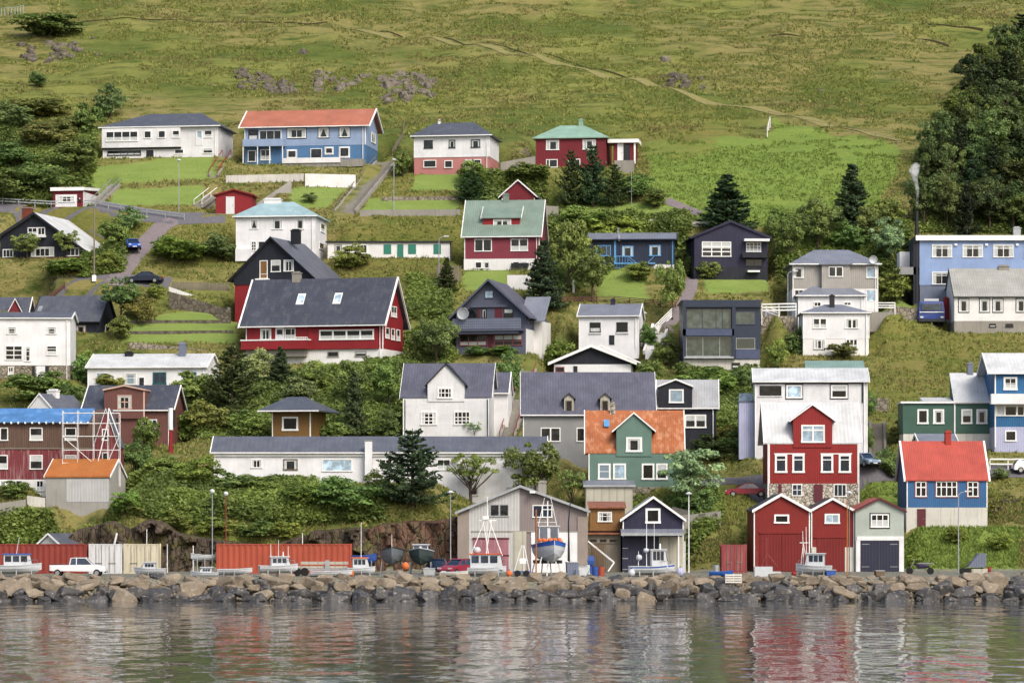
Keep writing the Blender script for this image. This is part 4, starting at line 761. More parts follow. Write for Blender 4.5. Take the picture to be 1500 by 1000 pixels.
def build_grass():
    """tufts and tussocks: nobody could count them, one object"""
    N = 240000
    X = RN.uniform(-90, 90, N*2); Y = 334.5+RN.uniform(0, 1, N*2)**.9*245; Y[:70000] = RN.uniform(333.6, 352, 70000); X[:70000] = RN.uniform(-56, 56, 70000)
    zc, px, py = zones(X, Y)
    keep = (px > -60) & (px < 1560) & (py > -60)
    keep &= (vnoise(X*.35, Y*.7, 8)+.25*vnoise(X*1.3, Y*2, 9) > np.where(Y < 455, .34, .3+.62*np.clip(fbm(X*.045, Y*.07, 61)*2.2+.42, 0, 1)))
    lawn = zc[..., 0] > .5; keep &= ~(lawn & (RN.uniform(0, 1, N*2) > .35))
    for (cx, cy, c, s, hw, y0, y1, pz, bl) in PADS:
        dx = X-cx; dy = Y-cy; lx = dx*c+dy*s; ly = -dx*s+dy*c
        keep &= ~((np.abs(lx) < hw+.1) & (ly > y0-.3) & (ly < y1+.2))
    for pts, w in NOGRASS:
        p = np.array([(q.x, q.y) for q in pts])
        for a, b in zip(p[:-1], p[1:]):
            d = b-a; L = max((d**2).sum(), 1e-6); tt = np.clip(((X-a[0])*d[0]+(Y-a[1])*d[1])/L, 0, 1)
            keep &= np.hypot(X-a[0]-tt*d[0], Y-a[1]-tt*d[1]) > w
    X, Y, zc = X[keep][:N], Y[keep][:N], zc[keep][:N]; Z = H(X, Y); n = len(X)
    lawn = zc[:, 0] > .5
    hgt = RN.uniform(.12, .42, n)*np.where(Y > 455, 1.05, 1)*np.where(lawn, .25, 1); wd = RN.uniform(.12, .3, n)*np.where(lawn, .5, 1)
    c = np.array([lin(h)[:3] for h in ('7a8244', '878b4c', '979558', '6e7c42', '857d50')])
    ci = np.clip((fbm(X*.1, Y*.2, 41)*2.2+.45+RN.normal(0, .25, n))*5, 0, 4.99).astype(int); base = c[ci]
    g = np.maximum(zc[:, 1], 0)[:, None]; base = base*(1-g)+np.array(lin('7d9049')[:3])*g
    l = lawn[:, None]; base = base*(1-l)+np.array(lin('7f9448')[:3])*l
    base = base*RN.uniform(.72, 1.15, n)[:, None]
    V = []; T = []; 
    for k in range(3):
        a = RN.uniform(0, np.pi, n); lean = RN.normal(0, .35, (n, 2))*hgt[:, None]
        o = np.stack((X+RN.normal(0, .12, n), Y+RN.normal(0, .12, n), Z-.04), -1); u = np.stack((np.cos(a)*wd, np.sin(a)*wd, a*0), -1)
        tip = o+np.stack((lean[:, 0], lean[:, 1], hgt*RN.uniform(.7, 1.2, n)), -1)
        V += [np.stack((o-u/2, o+u/2, tip), 1)]
        T += [np.repeat(np.concatenate((base, np.ones((n, 1))), 1)[:, None, :], 3, 1)]
    V = np.concatenate(V).reshape(-1, 3); T = np.concatenate(T).reshape(-1, 4)
    o = npmesh('grass', V, np.arange(len(V)).reshape(-1, 3), 'blade', T); struct(o, 'stuff')
# ---------------------------------------------------------------- water
def water_mat(name):
    t = NT(name); g = t.n('ShaderNodeNewGeometry').outputs['Position']
    def mp(sx, sy, rot=0): return t.n('ShaderNodeMapping', {'Vector': g, 'Scale': (sx, sy, 1), 'Rotation': (0, 0, rot)}).outputs[0]
    a = t.noise(mp(.34, .14, .05), 1, 2, .45); b = t.noise(mp(1.1, .6, -.1), 1, 3, .55); c = t.noise(mp(3.2, 2.2, .3), 1, 2, .5); gust = t.noise(mp(.02, .008), 1, 3, .6)
    h = t.n('ShaderNodeMath', {0: t.n('ShaderNodeMath', {0: a, 1: WAVE[0]}, operation='MULTIPLY'), 1: t.n('ShaderNodeMath', {0: b, 1: WAVE[1]}, operation='MULTIPLY')}, operation='ADD').outputs[0]
    cg = t.n('ShaderNodeMath', {0: c, 1: t.n('ShaderNodeMath', {0: t.ramp(gust, .35, .65), 1: WAVE[2]}, operation='MULTIPLY')}, operation='MULTIPLY').outputs[0]
    h = t.n('ShaderNodeMath', {0: h, 1: cg}, operation='ADD').outputs[0]
    b = t.n('ShaderNodeBsdfPrincipled', {'Base Color': (.075, .08, .08, 1), 'Roughness': .03, 'IOR': 1.333, 'Specular IOR Level': .5})
    t.set(b.inputs['Normal'], t.n('ShaderNodeBump', {'Height': h, 'Strength': 1.0, 'Distance': 1.0}))
    t.t.links.new(b.outputs[0], t.out.inputs[0]); return t.m
WAVE = (.16, .016, .005)
D('water', water_mat)
def build_water():
    o = MB().add([(-900, -600, 0), (900, -600, 0), (900, 306, 0), (-900, 306, 0)], [(0, 1, 2, 3)]).obj('sea_water', 'water'); struct(o)
# ---------------------------------------------------------------- rocks
def rock_mat(name, a, b, c, wet=0):
    t = NT(name); v = t.coord(); r = t.n('ShaderNodeObjectInfo').outputs['Random']
    n = t.noise(v, 1.6, 5, .65); col = t.mix(t.ramp(n, .35, .65), lin(a), lin(b)); col = t.mix(t.ramp(r, .1, .9), col, t.mix(n, lin(c), col))
    col = t.mix(t.ramp(t.noise(v, 5, 4, .7), .55, .7), col, t.mix(.6, col, lin('c4bba9')))
    col = t.mix(1.0, col, (.8, .8, .8, 1), 'MULTIPLY')
    return t.bsdf(col, .55 if wet else .9, .4 if wet else .15, 0, t.noise(v, 3.5, 5, .7), .7, .12)
D('rock_dry', rock_mat, '8f8270', '6d6355', 'a39683')
D('rock_wet', rock_mat, '414143', '55524f', '333336', 1)
D('rock_hill', rock_mat, '625b51', '867e70', '3f3a33')
def cliff_mat(name, a, b, c):
    t = NT(name); v = t.coord((1.4, 1.4, .45)); n = t.noise(v, 1.1, 6, .7); col = t.mix(t.ramp(n, .35, .65), lin(a), lin(b)); col = t.mix(t.ramp(t.noise(t.coord((.5, .5, .5)), 1, 4), .5, .68), col, lin(c))
    e = t.n('ShaderNodeTexVoronoi', {'Vector': v, 'Scale': 1.3}, feature='DISTANCE_TO_EDGE').outputs[0]; col = t.mix(t.ramp(e, .01, .07, (1, 1, 1, 1), (0, 0, 0, 1)), col, lin('221d19'))
    return t.bsdf(col, .95, .1, 0, t.n('ShaderNodeMath', {0: n, 1: e}, operation='ADD').outputs[0], .9, .25)
D('rock_cliff', cliff_mat, '5e5348', '40382f', '5c5a35')
D('rock_cliff_red', cliff_mat, '6b5142', '4a3b32', '5e5740')
def hull_mesh(name, seed, sq=(1, .85, .7), n=18):
    r = random.Random(seed); bm = bmesh.new()
    for i in range(n):
        d = Vector((r.gauss(0, 1), r.gauss(0, 1), r.gauss(0, 1))).normalized(); k = r.uniform(.85, 1.1)
        e = .62; d = Vector([math.copysign(abs(q)**e, q) for q in d])     # towards a block
        bm.verts.new((d.x*sq[0]*k*.6, d.y*sq[1]*k*.6, d.z*sq[2]*k*.6))
    q = bmesh.ops.convex_hull(bm, input=bm.verts)
    bmesh.ops.delete(bm, geom=[g for g in q['geom_interior'] if isinstance(g, bmesh.types.BMVert)], context='VERTS')
    bmesh.ops.bevel(bm, geom=list(bm.edges), offset=.045, segments=1, affect='EDGES', clamp_overlap=True)
    bmesh.ops.recalc_face_normals(bm, faces=bm.faces)
    me = bpy.data.meshes.new(name); bm.to_mesh(me); bm.free(); return me
def build_rocks():
    ms = [hull_mesh('boulder', 100+i, (1, RN.uniform(.7, 1), RN.uniform(.55, .85)), 16+i % 6) for i in range(14)]
    dry = [m.copy() for m in ms]
    for m in ms: m.materials.append(M('rock_wet'))
    for m in dry: m.materials.append(M('rock_dry'))
    rows = [(299.5, .0, 1.2, .98), (300.2, .5, 1.18, .88), (301.1, 1.0, 1.12, .3), (302.0, 1.48, 1.06, .05), (302.9, 1.86, 1.0, .02)]
    cnt = 0
    for (Y, z, sz, pw) in rows:
        x = -49+random.uniform(0, 1)
        while x < 49:
            s = sz*random.choice((.55, .8, 1, 1.15, 1.45))*random.uniform(.9, 1.1); wet = random.random() < pw; m = random.choice(ms if wet else dry)
            o = bpy.data.objects.new('boulder', m); COL.objects.link(o); cnt += 1
            o.location = (x, Y+random.uniform(-.3, .3), z+random.uniform(-.12, .15)); o.rotation_euler = (random.uniform(-.4, .4), random.uniform(-.35, .35), random.choice((0, 3.14))+random.uniform(-.6, .6))
            o.scale = (s*random.uniform(1.1, 1.6), s*random.uniform(.9, 1.2), s*random.uniform(.85, 1.1))
            if wet: tag(o, 'dark grey wet looking boulder of the breakwater along the shore', 'boulder', 'dark wet boulders of the breakwater')
            else: tag(o, 'dry tan brown boulder of the breakwater along the shore', 'boulder', 'dry brown boulders of the breakwater')
            x += s*1.36
    print('boulders', cnt)
    # small rubble between them, beyond counting
    mb = MB()
    for i in range(1500):
        m = ms[i % 14]; k = random.uniform(.2, .5); t = random.random(); c = Vector((random.uniform(-52, 52), 299.6+3.6*t+random.uniform(-.1, .2), -.05+2.05*t)); R = Matrix.Rotation(random.uniform(0, 6), 3, Vector((random.random(), random.random(), 1)).normalized())
        mb.add([c+R @ (v.co*k) for v in m.vertices], [tuple(p.vertices) for p in m.polygons])
    struct(mb.obj('rubble', 'rock_dry'), 'stuff')
    def beyond(x0, x1):
        mb = MB()
        for i in range(260):
            m = ms[i % 14]; k = random.uniform(.7, 1.2); t = random.random(); c = Vector((random.uniform(x0, x1), 299.6+3.2*t, .05+1.7*t)); R = Matrix.Rotation(random.uniform(0, 6), 3, 'Z')
            mb.add([c+R @ (v.co*k) for v in m.vertices], [tuple(p.vertices) for p in m.polygons])
        struct(mb.obj('breakwater_rocks', 'rock_dry'), 'stuff')
    beyond(-95, -50); beyond(50, 95)
def rockface(name, tops, y0, slope, seed, mat, zb=1.7, amp=2.0, cell=1.35, kind='structure'):
    p0, p1 = tops[0][0], tops[-1][0]; r = np.random.default_rng(seed)
    nx = int((p1-p0)*.0685/.22); nz = 46
    px = np.linspace(p0, p1, nx); top = np.interp(px, [a for a, b in tops], [b for a, b in tops]); X = (px-750)*y0/F
    zt = EYE+(HZ-top)*(y0+2)/F; v = np.linspace(0, 1, nz)[:, None]
    Z = zb+(zt-zb)[None, :]*v; XX = np.repeat(X[None, :], nz, 0)
    n = int((X[-1]-X[0])*6/(cell*cell)); sx = r.uniform(X[0], X[-1], n); szz = r.uniform(zb, zt.max(), n); off = r.uniform(0, amp, n); tx = r.normal(0, .7, n); tz = r.normal(0, .3, n)
    d = (XX[..., None]-sx)**2*2.0+(Z[..., None]-szz)**2*.7; k = d.argmin(-1)
    Yv = y0+(Z-zb)*slope-off[k]-(XX-sx[k])*tx[k]-(Z-szz[k])*tz[k]+.5*fbm(XX*1.2, Z*1.2, seed)
    Yv[-1, :] += 2.0; Yv[-2, :] += .6; Yv[:, 0] += 1.5; Yv[:, -1] += 1.5
    i = np.arange(nx*nz).reshape(nz, nx); Fc = np.stack((i[:-1, :-1], i[:-1, 1:], i[1:, 1:], i[1:, :-1]), -1).reshape(-1, 4)
    o = npmesh(name, np.stack((XX, Yv, Z), -1).reshape(-1, 3), Fc, mat); return struct(o, kind)
def outcrop(label, cells, mat='rock_hill', group=None):
    """a ledge of split columnar blocks: (px, py, w, h) each, one standing mass"""
    mb = MB(); r = random.Random(len(label)+int(cells[0][0])); x, y, w, h = cells[0]; c0 = G(x, y)
    for (x, y, w, h) in cells:
        nb = max(1 if w*h < 500 else 2, int(w*h/55)) if len(cells) > 1 or w*h > 500 else 1
        for i in range(nb):
            px = x+r.uniform(-.5, .5)*w; py = y+r.uniform(-.5, .5)*h; c = G(px, py); s = c.y/F*(r.uniform(12, 20) if nb > 1 else (w+h)*.5)
            me = ROCKS[r.randrange(len(ROCKS))]; R = Matrix.Rotation(r.uniform(0, 6.3), 3, 'Z') @ Matrix.Rotation(r.uniform(-.3, .3), 3, 'X')
            sc = Vector((r.uniform(.6, 1), r.uniform(.7, 1), r.uniform(.75, 1.25)))
            mb.add([c-c0+R @ Vector((q.co.x*s*sc.x, q.co.y*s*sc.y, q.co.z*s*sc.z)) for q in me.vertices], [tuple(p.vertices) for p in me.polygons])
    o = mb.obj('rock_outcrop', mat); o.location = c0-Vector((0, 0, .3)); return tag(o, label, 'rock', group)
ROCKS = []
def build_hill_rocks():
    ROCKS.extend(hull_mesh('rock', 300+i, (1, .8, .8), 15) for i in range(8))
    outcrop('dark columnar ledge of rock on the hill above the orange roofed house, left part', [(350, 118, 30, 16), (368, 124, 34, 22), (385, 128, 40, 30), (402, 134, 30, 24), (420, 140, 26, 22)])
    outcrop('jagged middle ledge of rock on the hillside, between two larger ledges', [(470, 118, 30, 18), (490, 132, 60, 24), (530, 122, 30, 20)])
    outcrop('largest rock ledge on the hill, right end of the rocky band above the orange roof', [(572, 148, 40, 30), (600, 138, 70, 40), (590, 122, 70, 12)])
    outcrop('rounded pale boulder on the upper left hillside beside the dark shrub', [(36, 84, 26, 24)])
    outcrop('broad brown rock outcrop in the upper left hillside', [(90, 86, 44, 24), (112, 76, 16, 16)])
    outcrop('small upright boulder on the upper left slope, higher of two', [(137, 69, 14, 16)])
    outcrop('small squat boulder on the upper left slope, lower of two', [(137, 92, 14, 10)])
    outcrop('grey boulder alone on the upper hill left of the path', [(439, 80, 18, 20)])
    outcrop('small rock at the left end of the rocky band on the hill', [(315, 131, 18, 12)])
    outcrop('flat stony patch just under the hill path', [(1000, 131, 70, 16)])
    outcrop('lone pale stone in the grass high on the right hill', [(1200, 136, 14, 12)])
    outcrop('small cluster of stones at the top of the hill, right of centre', [(968, 101, 34, 8)])
    outcrop('weathered rock outcrop right of the blue cottage near the shore', [(1480, 738, 46, 26)], 'rock_cliff')
    tops = [(90, 792), (112, 774), (140, 768), (165, 762), (188, 774), (215, 760), (240, 764), (262, 780), (300, 787), (340, 792), (400, 797), (440, 784), (460, 776), (520, 772), (560, 776)]
    rockface('rock_cliff', tops, 333.6, .25, 5, 'rock_cliff')
    rockface('earth_cliff', [(535, 775), (560, 766), (600, 762), (640, 762), (690, 752)], 333.2, .28, 8, 'rock_cliff_red', amp=.8)
# ---------------------------------------------------------------- plants
def leaf_mat(name, a, b):
    t = NT(name); at = t.n('ShaderNodeAttribute', attribute_name='tint').outputs['Fac']; oc = t.n('ShaderNodeObjectInfo').outputs['Color']
    c = t.mix(1.0, t.mix(at, lin(a), lin(b)), oc, 'MULTIPLY')
    d = t.n('ShaderNodeBsdfDiffuse', {0: c}); tr = t.n('ShaderNodeBsdfTranslucent', {0: c}); g = t.n('ShaderNodeBsdfGlossy', {0: (.5, .5, .5, 1), 1: .5})
    m = t.n('ShaderNodeMixShader', {0: .4, 1: d, 2: tr}); m = t.n('ShaderNodeMixShader', {0: .03, 1: m, 2: g})
    t.t.links.new(m.outputs[0], t.out.inputs[0]); return t.m
D('leaf', leaf_mat, '55643a', '9fae64')
D('needle', leaf_mat, '38472f', '6d7d52')
D('bark', paint, '5a4c3e', 'v', .12, wear=.6, wearcol='35291f')
def leaves(name, C, N, S, mat, parent, tint, elong=1.3):
    n = len(C); N = N/np.maximum(np.linalg.norm(N, axis=1, keepdims=True), 1e-6)
    r = RN.normal(0, 1, (n, 3)); A = np.cross(N, r); A /= np.maximum(np.linalg.norm(A, axis=1, keepdims=True), 1e-6); B = np.cross(N, A)
    A = A*(S*elong)[:, None]; B = B*S[:, None]
    V = np.stack((C-A, C-B*.8, C+A, C+B*.8), 1).reshape(-1, 3)
    return npmesh(name, V, np.arange(n*4).reshape(-1, 4), mat, np.repeat(tint, 4), parent)
def clumps(n, per, zc, zr, rad, cr, seed, base=False, leaf=.018):
    r = np.random.default_rng(seed); lob = r.uniform(0, 6.28, 3)
    C = []; Nn = []; T = []
    for i in range(n):
        d = r.normal(0, 1, 3); d /= np.linalg.norm(d); a = math.atan2(d[1], d[0])
        k = r.uniform(0, 1)**.4*(1+.16*math.sin(3*a+lob[0])+.12*math.sin(5*d[2]*2+lob[1]))
        c = np.array([d[0]*rad*k, d[1]*rad*k, zc+d[2]*zr*k])
        if base and c[2] < .1: c[2] = r.uniform(.03, .3)
        q = r.uniform(*cr); e = r.normal(0, 1, (per, 3)); e /= np.linalg.norm(e, axis=1, keepdims=True)
        e[:, 2] = np.where(e[:, 2] < -.2, -e[:, 2], e[:, 2])
        rr = q*r.uniform(.55, 1.1, per)[:, None]; p = c+e*rr*np.array([1, 1, .8])
        C.append(p); Nn.append(e+r.normal(0, .5, (per, 3))+np.array([0, 0, .35])); T.append(np.clip(r.normal(.45, .17)+r.normal(0, .16, per), 0, 1))
    C = np.concatenate(C); C[:, 2] = np.maximum(C[:, 2], .005)
    n = len(C); return C, np.concatenate(Nn), r.uniform(.7, 1.35, n)*leaf, np.concatenate(T)
PROTO = {}
def proto(kind, root):
    PROTO.setdefault(kind, []).append(root)
def make_protos():
    for i in range(4):
        t = thing('tree', 'x', 'tree'); C, N, S, T = clumps(54, 96, .62, .36, .46, (.05, .165), 50+i, leaf=.02)
        leaves('crown', C, N, S, 'leaf', t, T)
        m = MB(); m.tube([(0, 0, -.05), (.01, 0, .2), (0, .01, .45), (.02, 0, .7)], .028, 7, .01); r = random.Random(i)
        for k in range(9):
            a = r.uniform(0, 6.3); z = r.uniform(.18, .5); l = r.uniform(.2, .38); m.tube([(0, 0, z), (math.cos(a)*l*.5, math.sin(a)*l*.5, z+.12), (math.cos(a)*l, math.sin(a)*l, z+.3)], .013, 5, .004)
        m.obj('trunk', 'bark', t); proto('tree', t)
    for i in range(2):   # open wind-shorn crown with bare limbs in sight
        t = thing('tree', 'x', 'tree'); C, N, S, T = clumps(44, 60, .66, .3, .46, (.05, .1), 90+i, leaf=.017); leaves('crown', C, N, S, 'leaf', t, T)
        m = MB(); m.tube([(0, 0, -.05), (.015, 0, .2), (0, .02, .4)], .03, 7, .02); r = random.Random(i+40)
        for k in range(16):
            a = r.uniform(0, 6.3); z = r.uniform(.15, .42); l = r.uniform(.25, .45); m.tube([(0, 0, z), (math.cos(a)*l*.5, math.sin(a)*l*.5, z+.2), (math.cos(a)*l, math.sin(a)*l, z+.42)], .013, 5, .004)
        m.obj('trunk', 'bark', t); proto('open', t)
    for i in range(5):
        t = thing('shrub', 'x', 'shrub'); C, N, S, T = clumps(52, 80, .42, .5, .46, (.1, .19), 10+i, True, leaf=.027); leaves('foliage', C, N, S, 'leaf', t, T)
        m = MB(); r = random.Random(i+9)
        for k in range(6): a = r.uniform(0, 6.3); m.tube([(0, 0, -.1), (math.cos(a)*.12, math.sin(a)*.12, .3), (math.cos(a)*.28, math.sin(a)*.28, .62)], .016, 5, .005)
        m.obj('stem', 'bark', t); proto('shrub', t)
    for i in range(5):
        t = thing('spruce_tree', 'x', 'tree'); r = np.random.default_rng(70+i); rough = (i >= 3); C = []; N = []; T = []
        nw = 22 if not rough else 15
        for w in range(nw):
            h = .06+.93*(w/nw)**.92; R = (.30 if not rough else .36)*(1-h)**(.8 if not rough else .62)+.015; nb = 9 if h < .7 else 6
            for b in range(nb):
                a = r.uniform(0, 6.28); L = R*r.uniform(.72, 1.12) if not rough else R*r.uniform(.45, 1.25); n = int(18+48*L/.3); tt = r.uniform(.12, 1, n)**.8
                side = r.normal(0, .17, n)*L*(1.15-tt); d = np.array([math.cos(a), math.sin(a)]); up = r.uniform(.0, .25) if not rough else r.uniform(.2, .55)
                z = h-L*tt*(.32-up)+L*.28*tt**3+r.normal(0, .008, n)
                C.append(np.stack((d[0]*L*tt-d[1]*side, d[1]*L*tt+d[0]*side, z), -1)); N.append(r.normal(0, .55, (n, 3))+np.array([d[0]*.3, d[1]*.3, .8])); T.append(np.clip(r.normal(.4, .12)+r.normal(0, .18, n)+.25*(tt-.6), 0, 1))
        C = np.concatenate(C); n = len(C); leaves('crown', C, np.concatenate(N), r.uniform(.6, 1.2, n)*.0145, 'needle', t, np.concatenate(T), 1.9)
        m = MB().tube([(0, 0, -.06), (.004, 0, .5), (0, 0, .99)], .022, 7, .003); r2 = random.Random(i)
        for k in range(18): a = r2.uniform(0, 6.3); z = r2.uniform(.1, .8); l = .25*(1-z); m.tube([(0, 0, z), (math.cos(a)*l, math.sin(a)*l, z-.02)], .006, 4, .002)
        m.obj('trunk', 'bark', t); proto('spruce' if not rough else 'rough', t)
USED = set(); PCOUNT = [0]
def plant(kind, px, py, wpx, hpx, label, col=(1, 1, 1), group=None, cat=None, Y=None, deep=.9):
    PCOUNT[0] += 1; ps = PROTO[kind]; pr = ps[PCOUNT[0] % len(ps)]
    g = G(px, py, Y); s = g.y/F; w = {'spruce': .6, 'rough': .72}.get(kind, .98)
    sc = (wpx*s/w, wpx*s/w*deep, hpx*s/(1.0 if kind != 'shrub' else .98)); hj = random.uniform(-.14, .14); c = tuple(min(4, (q*.85+.2)*k) for q, k in zip(col, (1+hj, 1+random.uniform(-.06, .08), 1-hj+random.uniform(-.15, .15))))+(1,)
    rz = random.uniform(0, 6.28)
    if pr.name not in USED:
        USED.add(pr.name); r = pr; r.location = g; r.rotation_euler = (0, 0, rz); r.scale = sc; r.color = c
        for ch in r.children: ch.color = c
        r['label'] = label
        if group: r['group'] = group
        return r
    r = dup(pr, g, rz, sc, label, None, c)
    if group: r['group'] = group
    elif 'group' in r: del r['group']
    return r
DK = (.66, .74, .64); OL = (.9, .85, .7); GR = (1, 1, 1); YL = (1.25, 1.2, .8); BG = (.75, .85, .95); SIL = (1.5, 1.4, 2.2); BR = (1.0, .75, .6)
